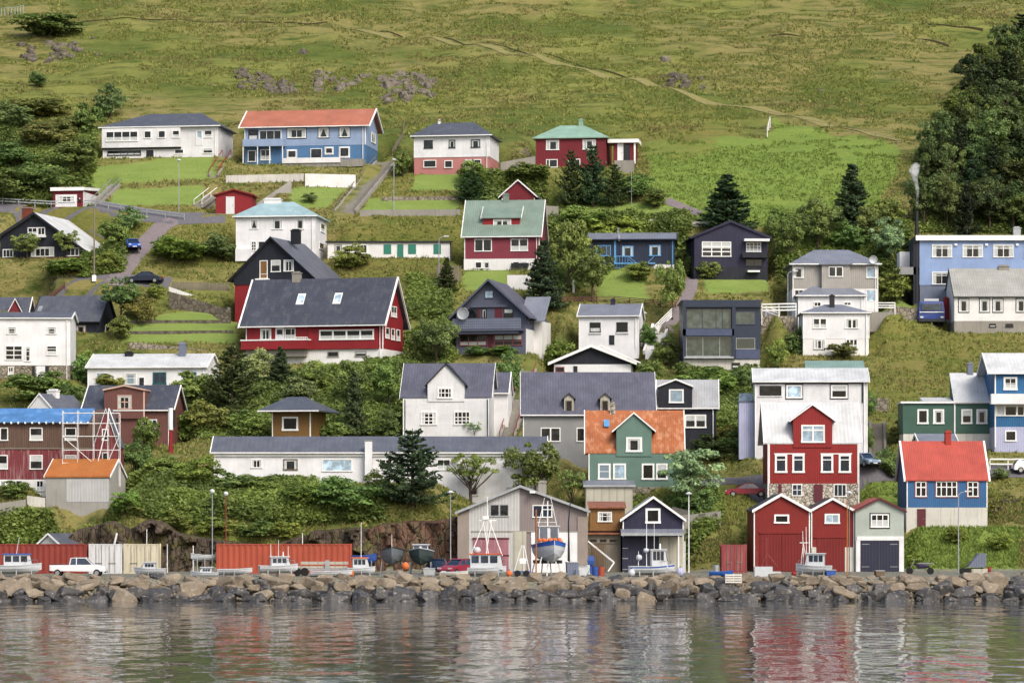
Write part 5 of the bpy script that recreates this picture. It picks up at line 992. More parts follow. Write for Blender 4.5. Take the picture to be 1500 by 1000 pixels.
def build_plants():
    make_protos()
    T = [  # conifers
     ('spruce', 1065, 340, 82, 84, 'broad dark spruce standing behind the black cabin', (.75, .8, .85)), ('spruce', 1248, 345, 64, 102, 'tall pointed spruce among the bushes below the meadow', (.8, .85, .9)),
     ('spruce', 797, 455, 60, 104, 'dark blue spruce close to the right wall of the red house with green roof', (.75, .85, .95)), ('rough', 836, 305, 40, 84, 'leftmost of three windblown conifers in front of the mint roofed house', DK),
     ('rough', 868, 306, 50, 92, 'tallest of three windblown conifers in front of the mint roofed house', (.7, .8, .8)), ('rough', 900, 306, 40, 64, 'smallest and rightmost conifer below the mint roofed house', DK),
     ('rough', 604, 742, 104, 116, 'large layered dark conifer in front of the long white building', (.8, .85, .85)), ('spruce', 519, 640, 40, 98, 'slim grey green spruce in the shrubbery right of the ochre cabin', (.9, .9, .85)),
     ('rough', 340, 612, 84, 106, 'bushy grey green conifer left of the ochre cabin', (1, .95, .85)), ('spruce', 411, 566, 38, 60, 'young conifer under the balcony of the big red house', (.8, .9, .9)), ('rough', 1036, 678, 74, 40, 'low spreading conifer under the small black gable house', (.9, 1, .8)),
     ('spruce', 655, 428, 30, 50, 'small dark conifer beside the street lamp and white wall', DK), ('rough', 690, 300, 50, 50, 'scruffy conifer below the pink walled house', (.9, 1, .8)),
     # trees
     ('open', 690, 735, 88, 84, 'pale open crowned tree right of the layered conifer', (1.1, 1.05, .95)), ('tree', 784, 742, 92, 98, 'dark leafy tree behind the warehouse gable', DK), ('open', 838, 735, 52, 70, 'thin tree between the warehouse and the green house', (1, 1, .9)),
     ('tree', 1008, 752, 116, 96, 'large silvery willow tree right of the green house', SIL), ('tree', 40, 384, 48, 38, 'round clipped tree in front of the black chalet, left one', (1, 1.1, .9)), ('tree', 98, 384, 40, 42, 'round clipped greyish tree in front of the black chalet, right one', (1.1, 1.1, 1.1)),
     ('tree', 178, 470, 62, 62, 'dark leafy tree beside the driveway bend', DK), ('tree', 833, 430, 76, 110, 'shaggy green tree right of the blue spruce', (.95, .9, .75)), ('tree', 868, 445, 60, 82, 'dark tree filling the corner above the small white cottage', (.7, .75, .65)),
     ('tree', 640, 540, 66, 76, 'tree with mixed leaves between the big red house and the grey gable', (.85, .85, .7)), ('open', 695, 648, 36, 32, 'small white flowering tree by the corner of the cross gable house', (1.6, 1.6, 1.5)), ('tree', 520, 600, 70, 74, 'leafy tree below the right end of the big red house', GR),
     ('tree', 570, 600, 62, 76, 'white blossomed bushy tree left of the cross gable house', (.95, 1.05, .85)), ('tree', 985, 470, 50, 90, 'bright leafy tree beside the driveway below the blue bungalow', (1.1, 1.1, .8)), ('tree', 1302, 392, 58, 72, 'silvery grey leaved tree left of the pale blue building', SIL),
     ('tree', 1276, 370, 60, 66, 'dense green tree right of the tall pointed spruce', (.85, .9, .75)), ('tree', 1198, 372, 74, 82, 'rounded green tree left of the tall pointed spruce', (.85, .95, .75)), ('tree', 1155, 385, 60, 70, 'green tree right of the black cabin', (.85, .9, .75)),
    ]
    for a in T: plant(a[0], a[1], a[2], a[3]*(1.27 if a[0] in ('spruce', 'rough') else 1), *a[4:])
    S = [  # shrubs
     (66, 62, 98, 44, 'dark rounded shrub high on the left hillside', (.55, .55, .4)), (60, 172, 96, 40, 'brownish low shrub above the left wood', BR), (18, 200, 64, 52, 'dark bluish shrub at the left edge, halfway up', BG), (22, 250, 80, 50, 'deep green shrub at the left edge under the bluish one', DK),
     (68, 222, 80, 50, 'wide brown tinged shrub left of the white hipped house', BR), (110, 250, 64, 60, 'green shrub hugging the left lawn corner', DK), (60, 280, 100, 50, 'dark shrub above the small red and white garage', DK), (14, 296, 70, 56, 'dark shrub at the left edge above the upper road', (.6, .6, .5)), (128, 205, 50, 60, 'dark green shrub just left of the white hipped house', (.6, .75, .6)), (160, 178, 44, 50, 'small green shrub on the slope behind the white hipped house', DK), (96, 205, 50, 40, 'reddish brown bush among the left shrubs', BR), (55, 135, 30, 28, 'little bush beside the upper left outcrop', DK),
     (512, 394, 56, 38, 'round green bush in front of the long low outbuilding', (1, 1.05, .8)), (455, 300, 24, 14, 'tiny bush beside the upper stairs', GR), (590, 262, 30, 44, 'dark bush at the left corner of the pink walled house', DK), (690, 276, 44, 42, 'green bush at the right of the pink house lawn', (.9, .95, .7)), (745, 268, 70, 34, 'hedge like bush right of the pink walled house', DK), (775, 262, 60, 26, 'dark hedge bush below the red mint roofed house', DK), (720, 300, 44, 30, 'bush behind the small red gable', GR), (930, 292, 60, 36, 'green bush at the bottom of the side wing steps', (.9, .95, .7)), (960, 308, 40, 30, 'dark bush at the top of the footpath', DK), (850, 335, 60, 34, 'pale bush above the blue bungalow, left', YL), (905, 340, 70, 46, 'leafy bush directly above the blue bungalow', (1.05, 1.1, .8)), (990, 345, 50, 36, 'green bush between the blue bungalow and the black cabin', GR), (1000, 380, 46, 42, 'bush at the right end of the blue bungalow', (1, 1.1, .8)), (935, 412, 40, 30, 'bush in front of the blue bungalow steps', (1, 1.1, .8)), (1300, 340, 60, 50, 'shrub on the brown gully side left of the wood', (.8, .85, .65)), (1245, 372, 60, 46, 'shrub under the tall pointed spruce', (.8, .9, .7)), (1140, 350, 40, 40, 'shrub at the right of the black cabin roof', (.8, .9, .7)), (1310, 440, 56, 50, 'green shrub on the lawn left of the pale blue building', (.95, 1, .7)), (1038, 412, 40, 28, 'bush at the corner of the black cabin deck', GR),
     (260, 385, 90, 40, 'wide bush on the slope left of the tall white house', (.95, 1.05, .7)), (320, 380, 60, 40, 'dark bush beside the tall white house wall', DK), (165, 365, 50, 44, 'bush right of the chalet roof', (.95, .95, .8)), (190, 340, 40, 36, 'bush above the parked blue car', GR), (30, 402, 80, 26, 'left stretch of hedge in front of the black chalet', (.8, .9, .65)), (95, 404, 70, 26, 'right stretch of hedge in front of the black chalet', (.8, .9, .65)), (155, 400, 40, 34, 'bush behind the wooden power pole', (.95, 1, .75)), (228, 440, 30, 22, 'yellow green flowering bush beside the dark car', YL), (205, 475, 50, 44, 'pinkish brown bush beside the garden terraces', BR), (178, 500, 36, 36, 'bush at the corner of the black house with tiled roof', GR), (125, 515, 34, 40, 'green bush right of the plain white house', (1, 1.1, .75)), (122, 545, 44, 42, 'bush left of the low white bungalow', (.95, 1.05, .7)), (60, 590, 110, 46, 'wide hedge behind the white gable at the left', (.8, .85, .6)), (160, 570, 42, 22, 'yellow flowering bush in front of the low white bungalow', YL), (105, 605, 50, 44, 'dark bush behind the scaffold roof', DK),
     (270, 628, 60, 60, 'bush left of the brown house corner', (.95, 1.05, .7)), (305, 635, 60, 50, 'green bush above the left end of the long white building', GR), (280, 600, 70, 56, 'large bush right of the brown house', (1, 1.05, .75)), (360, 640, 60, 42, 'leafy bush touching the ochre cabin', (1.1, 1.1, .9)), (480, 645, 66, 36, 'bush under the right eave of the ochre cabin', (.9, 1, .75)), (460, 575, 60, 50, 'bright bush below the big red house', (1.1, 1.1, .75)), (380, 560, 60, 50, 'greyish bush below the red house balcony', SIL), (440, 598, 70, 46, 'bush right behind the ochre cabin roof', GR), (550, 560, 50, 40, 'bush under the white basement wall', (1.05, 1.1, .8)), (575, 642, 40, 46, 'dark bush at the left wall of the cross gable house', DK), (620, 520, 50, 44, 'bush right of the big red house gable', GR), (700, 526, 40, 15, 'dark green hedge bush under the grey gable balcony', (.6, .8, .6)), (735, 528, 46, 15, 'green hedge bush at the right of the grey gable balcony', (.7, .9, .6)), (748, 575, 36, 66, 'tall green bush beside the red handrail', (.9, 1.05, .7)), (822, 508, 58, 54, 'round green bush left of the small white cottage', (.8, 1, .7)), (950, 500, 30, 40, 'dark clipped bush right of the small white cottage', (.75, .9, .6)), (975, 530, 40, 46, 'clipped bush left of the glass fronted house', (.8, .95, .65)), (950, 555, 40, 28, 'small bush behind the black double gable', GR), (1035, 580, 90, 42, 'large leafy bush in front of the glass house basement', (.95, 1.05, .75)), (1085, 575, 40, 36, 'bush above the pale annex', DK), (1140, 540, 34, 48, 'upright bright green bush right of the glass house', (1.1, 1.3, .75)), (1170, 510, 40, 44, 'green bush left of the white hipped house', DK), (1235, 528, 50, 20, 'rusty low bush at the foot of the white hipped house', BR), (1080, 668, 46, 44, 'rounded bush left of the red white roofed house', (.9, 1, .7)), (1060, 645, 50, 36, 'brown tinged bush beside the small black gable house', BR), (1270, 668, 24, 60, 'narrow green bush between the red house and the steps', (.85, 1, .7)), (1272, 610, 24, 36, 'green bush beside the white building corner', (.9, 1.1, .7)), (1320, 640, 40, 40, 'brown green bush left of the green house', BR), (1300, 700, 40, 44, 'bush beside the foot of the steps', OL),
     (185, 752, 50, 34, 'bush behind the orange roofed shed corner', (.95, 1.05, .75)), (128, 762, 50, 24, 'bush on the bank left of the dark cliff face', (1, 1.05, .75)), (258, 776, 50, 30, 'bush on the rock edge right of the dark cliff face', OL), (318, 782, 60, 26, 'low bush on the grass bank behind the globe lamps', (1, 1.05, .8)), (378, 786, 60, 26, 'low bush on the bank above the long orange red container', OL), (420, 790, 40, 28, 'grassy bush above the middle of the long orange red container', YL), (60, 794, 40, 28, 'low bush above the small grey cabin', OL), (15, 796, 40, 30, 'low bush at the left edge above the white shed roof', (1, 1.05, .8)), (140, 756, 30, 24, 'grassy tuft bush below the orange roofed shed', YL), (200, 757, 30, 26, 'bush in the notch of the dark cliff', OL), (1400, 796, 34, 26, 'low weedy bush on the slope below the blue cottage', OL), (1466, 806, 40, 28, 'low weedy bush on the slope at the right edge', (1, 1.1, .8)), (1342, 822, 24, 20, 'weeds by the wall of the grey green boathouse', YL),
     (20, 730, 50, 26, 'clipped dark hedge in front of the weathered house', (.7, .85, .7)), (200, 694, 50, 50, 'dark bush right of the weathered house', DK), (236, 702, 50, 34, 'green bush around the red and white post', (1, 1.05, .75)), (215, 660, 50, 50, 'bush under the brown house wall', DK), (290, 712, 70, 46, 'green bush at the left end of the long white building', (.9, 1, .7)), (340, 720, 70, 30, 'leafy bush under the first window of the long white building', GR), (400, 722, 70, 30, 'leafy bush under the middle window of the long white building', (.9, 1, .7)), (445, 744, 66, 40, 'ivy green bush hanging over the rock edge', (.7, .85, .6)), (505, 754, 96, 60, 'biggest rounded bush in front of the long white building', (.7, .9, .6)), (550, 730, 44, 44, 'dark bush left of the layered conifer', DK), (655, 730, 40, 30, 'bush between the layered conifer and the pale tree', (1, 1, .9)), (935, 742, 40, 36, 'green bush right of the pale lean-to', (.9, 1, .7)), (1018, 762, 60, 50, 'dark bush under the silvery willow', (.65, .8, .65)), (870, 740, 24, 30, 'bush left of the pale lean-to', DK), (1465, 704, 30, 18, 'low bush along the right road', GR), (1445, 604, 16, 14, 'small bush by the green house', GR), (955, 690, 34, 30, 'bush by the right windows of the green house', OL),
    ]
    for a in S: plant('shrub', *(a if not (a[0] < 140 and a[1] < 300) else a[:3]+(a[3]*.85,)+a[4:]))
    # the wood on the right: single trees, nothing tells one from the next
    r = random.Random(4); row = [(345, 1352), (330, 1355), (300, 1360), (275, 1366), (250, 1376), (222, 1389), (195, 1404), (170, 1420), (145, 1440), (118, 1465), (95, 1490)]
    for py, x0 in row:
        x = x0+r.uniform(0, 10)
        while x < 1545:
            k = r.choice(['tree', 'rough', 'tree', 'tree', 'tree', 'rough']); h = r.uniform(58, 88); v = r.uniform(.1, .85)
            plant(k, x, py+r.uniform(-6, 6), r.uniform(46, 74), h, 'dense dark tree in the wood on the right hillside', (v*.8, v*.92, v*.78), 'trees of the dark wood on the right hillside'); x += r.uniform(26, 38)
def undergrowth():
    polys = [[(0, 752), (60, 748), (118, 752), (100, 795), (0, 800)], [(185, 700), (300, 690), (560, 725), (560, 762), (420, 770), (250, 745), (190, 740)], [(260, 560), (600, 540), (600, 640), (300, 645), (250, 620)], [(0, 180), (140, 200), (135, 300), (0, 300)], [(1140, 320), (1330, 330), (1340, 400), (1140, 395)], [(800, 320), (1010, 320), (1010, 350), (810, 440)],
             [(560, 500), (665, 470), (665, 530), (600, 560)], [(600, 410), (660, 420), (660, 470), (600, 470)], [(990, 550), (1110, 550), (1100, 600), (1050, 660), (1050, 600)], [(1345, 230), (1410, 150), (1520, 70), (1520, 345), (1345, 345)], [(120, 345), (190, 330), (180, 400), (120, 410)], [(940, 745), (1055, 720), (1055, 770), (1010, 800), (1003, 760)], [(110, 735), (200, 740), (330, 765), (330, 775), (180, 750), (120, 748)], [(700, 255), (800, 255), (800, 300), (680, 300)]]
    C = []; T = []; S = []
    for p in polys:
        x0, x1 = min(a for a, b in p), max(a for a, b in p); y0, y1 = min(b for a, b in p), max(b for a, b in p); n = int((x1-x0)*(y1-y0)*.85)
        px = RN.uniform(x0, x1, n); py = RN.uniform(y0, y1, n); k = inpoly(px, py, p); px, py = px[k], py[k]
        tt = np.clip((px-640)/60, 0, 1); Y = np.interp(-py, -LT[0], LT[1])*(1-tt)+np.interp(-py, -RT[0], RT[1])*tt; X = (px-750)*Y/F; Z = H(X, Y)
        ok = np.ones(len(X), bool)
        for (cx, cy, c, s, hw, a0, a1, pz, bl) in PADS:
            dx = X-cx; dy = Y-cy; lx = dx*c+dy*s; ly = -dx*s+dy*c; ok &= ~((np.abs(lx) < hw+.2) & (ly > a0-.6) & (ly < a1))
        X, Y, Z = X[ok], Y[ok], Z[ok]; n = len(X); hh = .25+1.1*vnoise(X*.5, Y*.5, 12)
        for q in range(5):
            C.append(np.stack((X+RN.normal(0, .25, n), Y+RN.normal(0, .25, n), Z+hh*RN.uniform(.05, 1, n)), -1)); T.append(np.clip(vnoise(X*.3, Y*.3, 3)*.75+RN.uniform(-.1, .35, n), 0, 1)); S.append(RN.uniform(.1, .22, n))
    C = np.concatenate(C); o = leaves('undergrowth', C, RN.normal(0, .6, C.shape)+np.array([0, -.2, .8]), np.concatenate(S), 'leaf', None, np.concatenate(T)); o.color = (.8, .85, .65, 1); struct(o, 'stuff')
# ---------------------------------------------------------------- roads, walls, fences, steps
D('asphalt', plain, '6f6d72', .9, 0, .1); D('gravel', plain, '857b7c', .95, 0, .1); D('shade_brown', plain, '3f3a28', .95, 0, .05); D('trodden', plain, '8a8557', .95, 0, .05)
NOGRASS = []
def strip(name, pts, w, mat, dz=.05, n=3):
    P3 = [G(a, b) for a, b in pts]; L = []
    for a, b in zip(P3[:-1], P3[1:]):
        k = max(2, int((b-a).length/.5)); L += [a.lerp(b, i/k) for i in range(k)]
    L.append(P3[-1]); NOGRASS.append((P3, w/2+.15)); mb = MB(); V = []; Fc = []
    for i, p in enumerate(L):
        d = L[min(i+1, len(L)-1)]-L[max(i-1, 0)]; u = Vector((-d.y, d.x, 0)).normalized()
        for j in range(n+1): q = p+u*w*(j/n-.5); V.append((q.x, q.y))
    va = np.array(V); za = H(va[:, 0], va[:, 1])+dz; V = [(x, y, z) for (x, y), z in zip(V, za)]
    for i in range(len(L)-1):
        for j in range(n): a = i*(n+1)+j; Fc.append((a, a+1, a+n+2, a+n+1))
    o = mb.add(V, Fc).obj(name, mat); return struct(o)
def wall(label, x0, y0, x1, y1, hpx, mat, name='retaining_wall', cat='wall', th=.35, cap=None, Y=None):
    """free wall between two picture points of its foot, hpx high"""
    a, b = (P(x0, y0, Y), P(x1, y1, Y)) if Y else (G(x0, y0), G(x1, y1)); d = b-a; L = math.hypot(d.x, d.y); t = thing(name, label, cat, a, math.atan2(d.y, d.x)); h = hpx*a.y/F; k = d.z
    MB().prism([(0, -1), (L, k-1), (L, k+h), (0, h)], 'y', -th/2, th/2).obj('wall_body', mat, t)
    if cap: MB().prism([(-.04, h), (L+.04, k+h), (L+.04, k+h+.1), (-.04, h+.1)], 'y', -th/2-.06, th/2+.06).obj('wall_cap', cap, t)
    return t
def fence(label, pts, hpx, mat, style='rail', sp=1.8, name='fence', rails=3, dz=0, Yf=None):
    P3 = [P(a, b, Yf) if Yf else G(a, b)+Vector((0, 0, dz)) for a, b in pts]; o = P3[0]; t = thing(name, label, 'fence', o); h = hpx*o.y/F; rl = MB(); ps = 0
    for a, b in zip(P3[:-1], P3[1:]):
        n = max(1, int((b-a).length/sp)); 
        for i in range(n+1):
            p = a.lerp(b, i/n)-o
            if i < n or b is P3[-1]: MB().box(p.x-.05, p.x+.05, p.y-.05, p.y+.05, p.z-(.4 if not Yf else 1.2), p.z+h).obj('post', mat, t)
        if style == 'rail':
            for r in range(rails): z = h*(.96-r*.8/rails); rl.bar(a-o+Vector((0, -.08, z)), b-o+Vector((0, -.08, z)), .05, min(.16, h/rails*.34) if rails > 1 else .045)
        elif style == 'board':
            d = (b-a).normalized(); L = (b-a).length; k = int(L/.17)
            for i in range(k): p = a-o+d*(i*.17); rl.box(p.x, p.x+.13, p.y-.09, p.y-.06, p.z+.05, p.z+h*.97)
    rl.obj('rails' if style == 'rail' else 'boards', mat, t); return t
def stairs(label, a, b, w, mat, rail=None, name='staircase'):
    A, B = G(*a), G(*b); d = B-A; n = max(4, int(abs(d.z)/.19)); t = thing(name, label, 'stairs', A); m = MB(); f = Vector((d.x, d.y, 0)); L = f.length; f.normalize(); u = Vector((-f.y, f.x, 0))
    for i in range(n):
        p = f*(L*i/n); q = f*(L*(i+1)/n+.02); z = d.z*(i+1)/n
        V = [p-u*w/2, p+u*w/2, q+u*w/2, q-u*w/2]; m.add([(v.x, v.y, z-1.2) for v in V]+[(v.x, v.y, z) for v in V], [(0, 1, 2, 3), (7, 6, 5, 4), (0, 4, 5, 1), (1, 5, 6, 2), (2, 6, 7, 3), (3, 7, 4, 0)])
    m.obj('steps', mat, t); NOGRASS.append(([A, B], w/2+.2)); PADLIKE = None
    for sg in (-1, 1):
        MB().bar(u*sg*(w/2+.16)+Vector((0, 0, .1)), Vector((d.x, d.y, d.z+.1))+u*sg*(w/2+.16), .3, .5).obj('side_wall', mat, t)
        if rail:
            r = MB().bar(u*sg*(w/2+.16)+Vector((0, 0, 1.05)), Vector((d.x, d.y, d.z+1.05))+u*sg*(w/2+.16), .07)
            for i in range(0, n+1, 6): q = f*(L*i/n)+u*sg*(w/2+.16); z = d.z*i/n; r.box(q.x-.03, q.x+.03, q.y-.03, q.y+.03, z, z+1.04)
            r.obj('handrail', rail, t)
    return t
def lamp(label, px, py, topy, mat='galv', style='arm', Y=None, dirn=1, red=None, zb=None):
    g = G(px, py, Y); h = (py-topy)*g.y/F; t = thing('street_lamp', label, 'street lamp', g)
    MB().tube([(0, 0, -.3), (0, 0, h*.5), (0, 0, h)], .068, 8, .045).obj('pole', red or mat, t)
    if style == 'globe': MB().lathe([(.05, h-.03), (.16, h+.02), (.24, h+.15), (.24, h+.24), (.16, h+.38), (.03, h+.44)], n=14).obj('lamp_globe', 'clear_lamp', t, True)
    elif style == 'arm':
        MB().tube([(0, 0, h-.03), (.25*dirn, 0, h+.22), (.75*dirn, 0, h+.3)], .045, 6).obj('arm', mat, t); MB().box(.6*dirn, 1.25*dirn, -.13, .13, h+.28, h+.42).obj('lamp_head', 'clear_lamp', t)
    else: MB().lathe([(.05, h), (.32, h+.06), (.34, h+.12), (.1, h+.28), (.03, h+.3)], n=14).obj('lamp_head', 'clear_lamp', t)
    return t
def build_streets():
    strip('road', [(-60, 305), (0, 304), (140, 305), (215, 318), (262, 323), (330, 320)], 3.4, 'asphalt'); strip('driveway', [(168, 418), (180, 398), (196, 378), (216, 356), (238, 334), (258, 325)], 2.6, 'gravel')
    strip('road', [(-60, 424), (0, 422), (100, 416), (170, 412), (250, 415)], 3.0, 'asphalt'); strip('footpath', [(1016, 398), (1012, 425), (1000, 448), (985, 470), (962, 500)], 1.6, 'gravel')
    strip('street', [(1010, 708), (1060, 706), (1120, 705), (1290, 701), (1330, 699), (1450, 697), (1560, 697)], 2.4, 'asphalt'); strip('hill_path', HILLPATH, 1.1, 'trodden', .1); strip('shade_strip', [(520, 44), (575, 53), (640, 63), (720, 79), (800, 98), (880, 113), (930, 125)], .28, 'shade_brown', .07); strip('shade_strip', [(120, 38), (250, 36), (330, 35), (420, 38), (480, 38)], .25, 'shade_brown', .06); strip('shade_strip', [(1130, 62), (1230, 66), (1320, 66), (1390, 74)], .4, 'shade_brown', .1); strip('shade_strip', [(1360, 48), (1400, 50), (1440, 54)], .5, 'shade_brown', .1); strip('footpath', [(975, 296), (1000, 306), (1025, 316)], 1.6, 'gravel')  # thin dark strips paint the shade of gully lines and the path's upper edge
    strip('street', [(1118, 462), (1200, 462), (1312, 462), (1400, 470)], 2.6, 'asphalt')
    stairs('long concrete staircase with handrails climbing between the blue house and the pink house', (505, 316), (566, 240), 2.6, 'concrete', 'greywood'); stairs('dark wooden steps climbing beside the red white roofed house', (1286, 688), (1285, 622), 1.3, 'dark_concrete'); stairs('concrete steps with red handrail between the white and violet roofed houses', (742, 640), (775, 545), 1.3, 'concrete', 'red')
    stairs('white garden steps right of the small white cottage', (955, 515), (968, 470), 1.6, 'white_plaster'); stairs('small stairs with red handrail at the right corner of the white hipped house', (312, 262), (332, 232), .9, 'concrete', 'red'); stairs('pale steps beside the small red and white garage', (140, 300), (170, 272), .9, 'concrete', 'galv'); stairs('short white stairs left of the red shed', (290, 305), (312, 278), .8, 'concrete', 'trim')
    wall('white rendered retaining wall below the blue house terrace', 447, 277, 521, 276, 18, 'white_plaster'); wall('low pale retaining wall left of the white one below the blue house', 331, 269, 445, 268, 10, 'dirty_plaster'); wall('grey concrete retaining wall above the red shed', 372, 287, 427, 285, 18, 'grey_plaster'); wall('white gate pier above the red shed', 318, 281, 329, 281, 22, 'white_plaster', 'wall_pier')
    wall('grey concrete wall between the pink house and the red mint roofed house', 733, 246, 784, 243, 18, 'concrete'); wall('long low concrete wall below the pink house garden', 527, 320, 674, 318, 8, 'concrete'); wall('weathered stone wall on the terrace below the pink house', 560, 297, 676, 295, 5, 'rubble_stone'); wall('dark stone retaining wall under the brown fence and white band', 248, 456, 338, 462, 26, 'darkstone'); wall('white band of wall under the brown wooden fence', 248, 432, 338, 439, 10, 'white_plaster')
    wall('grey concrete garden wall under the silvery willow', 965, 768, 1056, 770, 22, 'concrete'); wall('wavy topped concrete wall left of the silvery willow', 985, 766, 1010, 768, 26, 'dark_concrete'); wall('brown stone wall between the white fence and the blue truck', 1302, 470, 1344, 470, 16, 'rubble_stone'); wall('pale stone wall beside the footpath steps', 1272, 602, 1302, 604, 18, 'rubble_stone'); wall('low white block wall at the foot of the street lamp', 634, 424, 654, 426, 7, 'white_plaster')
    wall('grey concrete wall below the weathered house, left edge', -20, 756, 38, 750, 22, 'concrete'); wall('pale wall beside the orange roofed shed', 40, 738, 66, 738, 14, 'dirty_plaster'); wall('white flat wall below the red house with green roof', 743, 425, 778, 425, 20, 'white_plaster'); wall('low dark wall under the left road', 0, 440, 95, 432, 12, 'concrete'); wall('stone wall holding the upper road at the left edge', -10, 326, 30, 326, 18, 'darkstone'); wall('pale low wall above the blue bungalow', 952, 330, 1000, 330, 6, 'dirty_plaster'); wall('short pale wall right of the low pale one above the bungalow', 1012, 334, 1040, 334, 6, 'dirty_plaster'); wall('low dark wall edging the lower terrace lawn', 182, 476, 338, 474, 4, 'darkstone'); wall('low dark wall edging the bottom terrace lawn', 180, 492, 342, 490, 4, 'darkstone'); wall('long low wall along the lower edge of the garden terraces', 190, 512, 350, 514, 10, 'rubble_stone')
    wall('stone wall carrying the white rail fence left of the grey panelled house', 1114, 478, 1168, 478, 15, 'rubble_stone', Y=405.3); wall('grey wall carrying the white rail fence right of the grey panelled house', 1268, 474, 1313, 474, 17, 'concrete', Y=406.3)
    wall('concrete wall beside the small red shed gable', 792, 325, 818, 325, 20, 'concrete')
    fence('brown wooden board fence on the white wall band', [(252, 425), (336, 426)], 12, 'greywood', 'board', dz=.0); fence('red brown wooden fence along the lower left road', [(-8, 416), (95, 414)], 10, 'brown', 'rail', rails=4); fence('red brown rail fence above the small white cottage', [(822, 446), (900, 444), (990, 452)], 9, 'maroon', 'rail', rails=3); fence('metal guard railing along the upper left road', [(-20, 300), (75, 301), (140, 304), (215, 317), (270, 325)], 9, 'galv', 'rail', rails=2); fence('white rail fence left of the grey panelled house', [(1116, 462), (1166, 461)], 17, 'trim', 'rail', rails=3, Yf=405); fence('white rail fence right of the grey panelled house', [(1268, 456), (1311, 456)], 13, 'trim', 'rail', rails=3, Yf=406); fence('low white rail fence on the lower terrace beside the glass house', [(1122, 480), (1142, 482)], 14, 'trim', 'rail', rails=3); fence('white board fence along the road at the right edge', [(1450, 694), (1530, 694)], 18, 'trim', 'rail', rails=2); fence('upper white fence under the blue and lilac house', [(1450, 668), (1530, 668)], 12, 'trim', 'rail', rails=2); fence('old grey paling fence below the long low outbuilding', [(640, 412), (675, 414)], 24, 'greywood', 'board'); fence('white patterned garden fence by the small white cottage', [(944, 478), (985, 470)], 18, 'trim', 'rail', rails=4); fence('thin wire field fence with pale posts under the hill path', [(1125, 178), (1180, 188), (1250, 203), (1315, 218)], 8, 'greywood', 'rail', 3.0, rails=1); fence('tumbledown sheep pen of pale posts at the upper left', [(2, 28), (22, 28), (34, 24)], 11, 'galv', 'rail', .5, rails=1); fence('weathered fence posts running up beside the long stairs', [(575, 232), (590, 214), (592, 190)], 10, 'greywood', 'rail', rails=2); fence('grey fence posts behind the wall beside the pink house', [(733, 228), (770, 225), (784, 225)], 12, 'greywood', 'rail', rails=2); fence('thin pale gate posts standing in the meadow corner', [(1124, 205), (1128, 190)], 16, 'trim', 'rail', rails=1)
    lamp('thin lamp post on the lawn of the white hipped house', 262, 312, 238, style='top'); lamp('thin lamp post in the garden below the pink house', 577, 312, 238, style='top'); lamp('lamp post with short arm beside the grey panelled house', 1154, 458, 378, dirn=1); lamp('curved arm lamp post at the end of the long low outbuilding', 643, 424, 352, dirn=1); lamp('lamp post with curved arm in front of the grey gable balcony', 759, 516, 474, dirn=1); lamp('globe lamp on a pale grey post behind the red container', 311, 838, 722, 'galv', 'globe', Y=326); lamp('globe lamp on a rusty red post behind the red container', 331, 838, 725, 'trim', 'globe', Y=324, red='cont_brown'); lamp('tall grey lamp post left of the warehouse', 660, 838, 722, style='top', Y=326); lamp('white lamp post right of the dark blue boathouse', 1009, 832, 718, 'trim', 'top', Y=326); lamp('slim lamp post in front of the red roofed blue cottage', 1404, 832, 718, style='arm', Y=326, dirn=1); lamp('lamp post beside the footpath above the small white cottage', 944, 470, 420, style='top'); lamp('lamp post in front of the red house stone basement', 1244, 842, 724, 'greywood', 'top', Y=316); lamp('lamp post with white head by the cross gable house', 697, 640, 601, style='top')
    def pole(label, px, py, top, mat, r=.1, parts=None, Y=None, name='utility_pole', cat='pole'):
        g = G(px, py, Y); h = (py-top)*g.y/F; t = thing(name, label, cat, g); MB().tube([(0, 0, -.4), (0, 0, h)], r, 8, r*.75).obj('pole', mat, t); return t, h, g
    t, h, g = pole('tall wooden power pole beside the driveway', 138, 414, 306, 'greywood', .12); MB().box(-.7, .7, -.05, .05, h-.5, h-.38).obj('crossarm', 'greywood', t); MB().box(-.25, .25, -.25, .25, -.1, .7).obj('pole_base', 'trim', t)
    t, h, g = pole('white pole at the edge of the left road', 20, 406, 366, 'trim', .07)
    t, h, g = pole('thin white cross shaped pole below the side wing steps', 925, 304, 252, 'galv', .04); MB().box(-.4, .4, -.03, .03, h*.38, h*.38+.07).obj('crossarm', 'galv', t)
    t, h, g = pole('thick post painted red below and white above in the bushes', 250, 664, 630, 'red', .28, name='marker_post', cat='marker post'); MB().tube([(0, 0, h), (0, 0, h+32*g.y/F)], .27, 10).obj('upper_post', 'trim', t); MB().box(.15, .5, -.1, .1, h+.3, h+2.2).obj('gauge_board', 'black_trim', t)
    t, h, g = pole('dark chimney pipe of the pale blue building', 1343, 447, 308, 'black_trim', .28, name='flue_pipe', cat='flue')
    t, h, g = pole('white drain pipe leaning down the rock face', 158, 796, 737, 'trim', .13, Y=329.5, name='drain_pipe', cat='pipe'); t.rotation_euler = (.1, .24, 0)
    t, h, g = pole('thin rusty pole on the pier beside the small red boathouse', 1241, 846, 735, 'roof_rust2', .06, Y=306)
    t, h, g = pole('white clothes pole near the rock face', 245, 834, 792, 'trim', .05, Y=325); t, h, g = pole('bent white pole at the rock foot left of the white dinghy', 283, 834, 794, 'trim', .06, Y=325); t, h, g = pole('slender white pole behind the long red container', 443, 838, 780, 'trim', .05, Y=327); t, h, g = pole('thin white pole on the white containers', 215, 838, 775, 'trim', .05, Y=328); t, h, g = pole('grey statue like chimney post beside the dark tree', 840, 432, 412, 'trim', .16, name='bollard', cat='post')
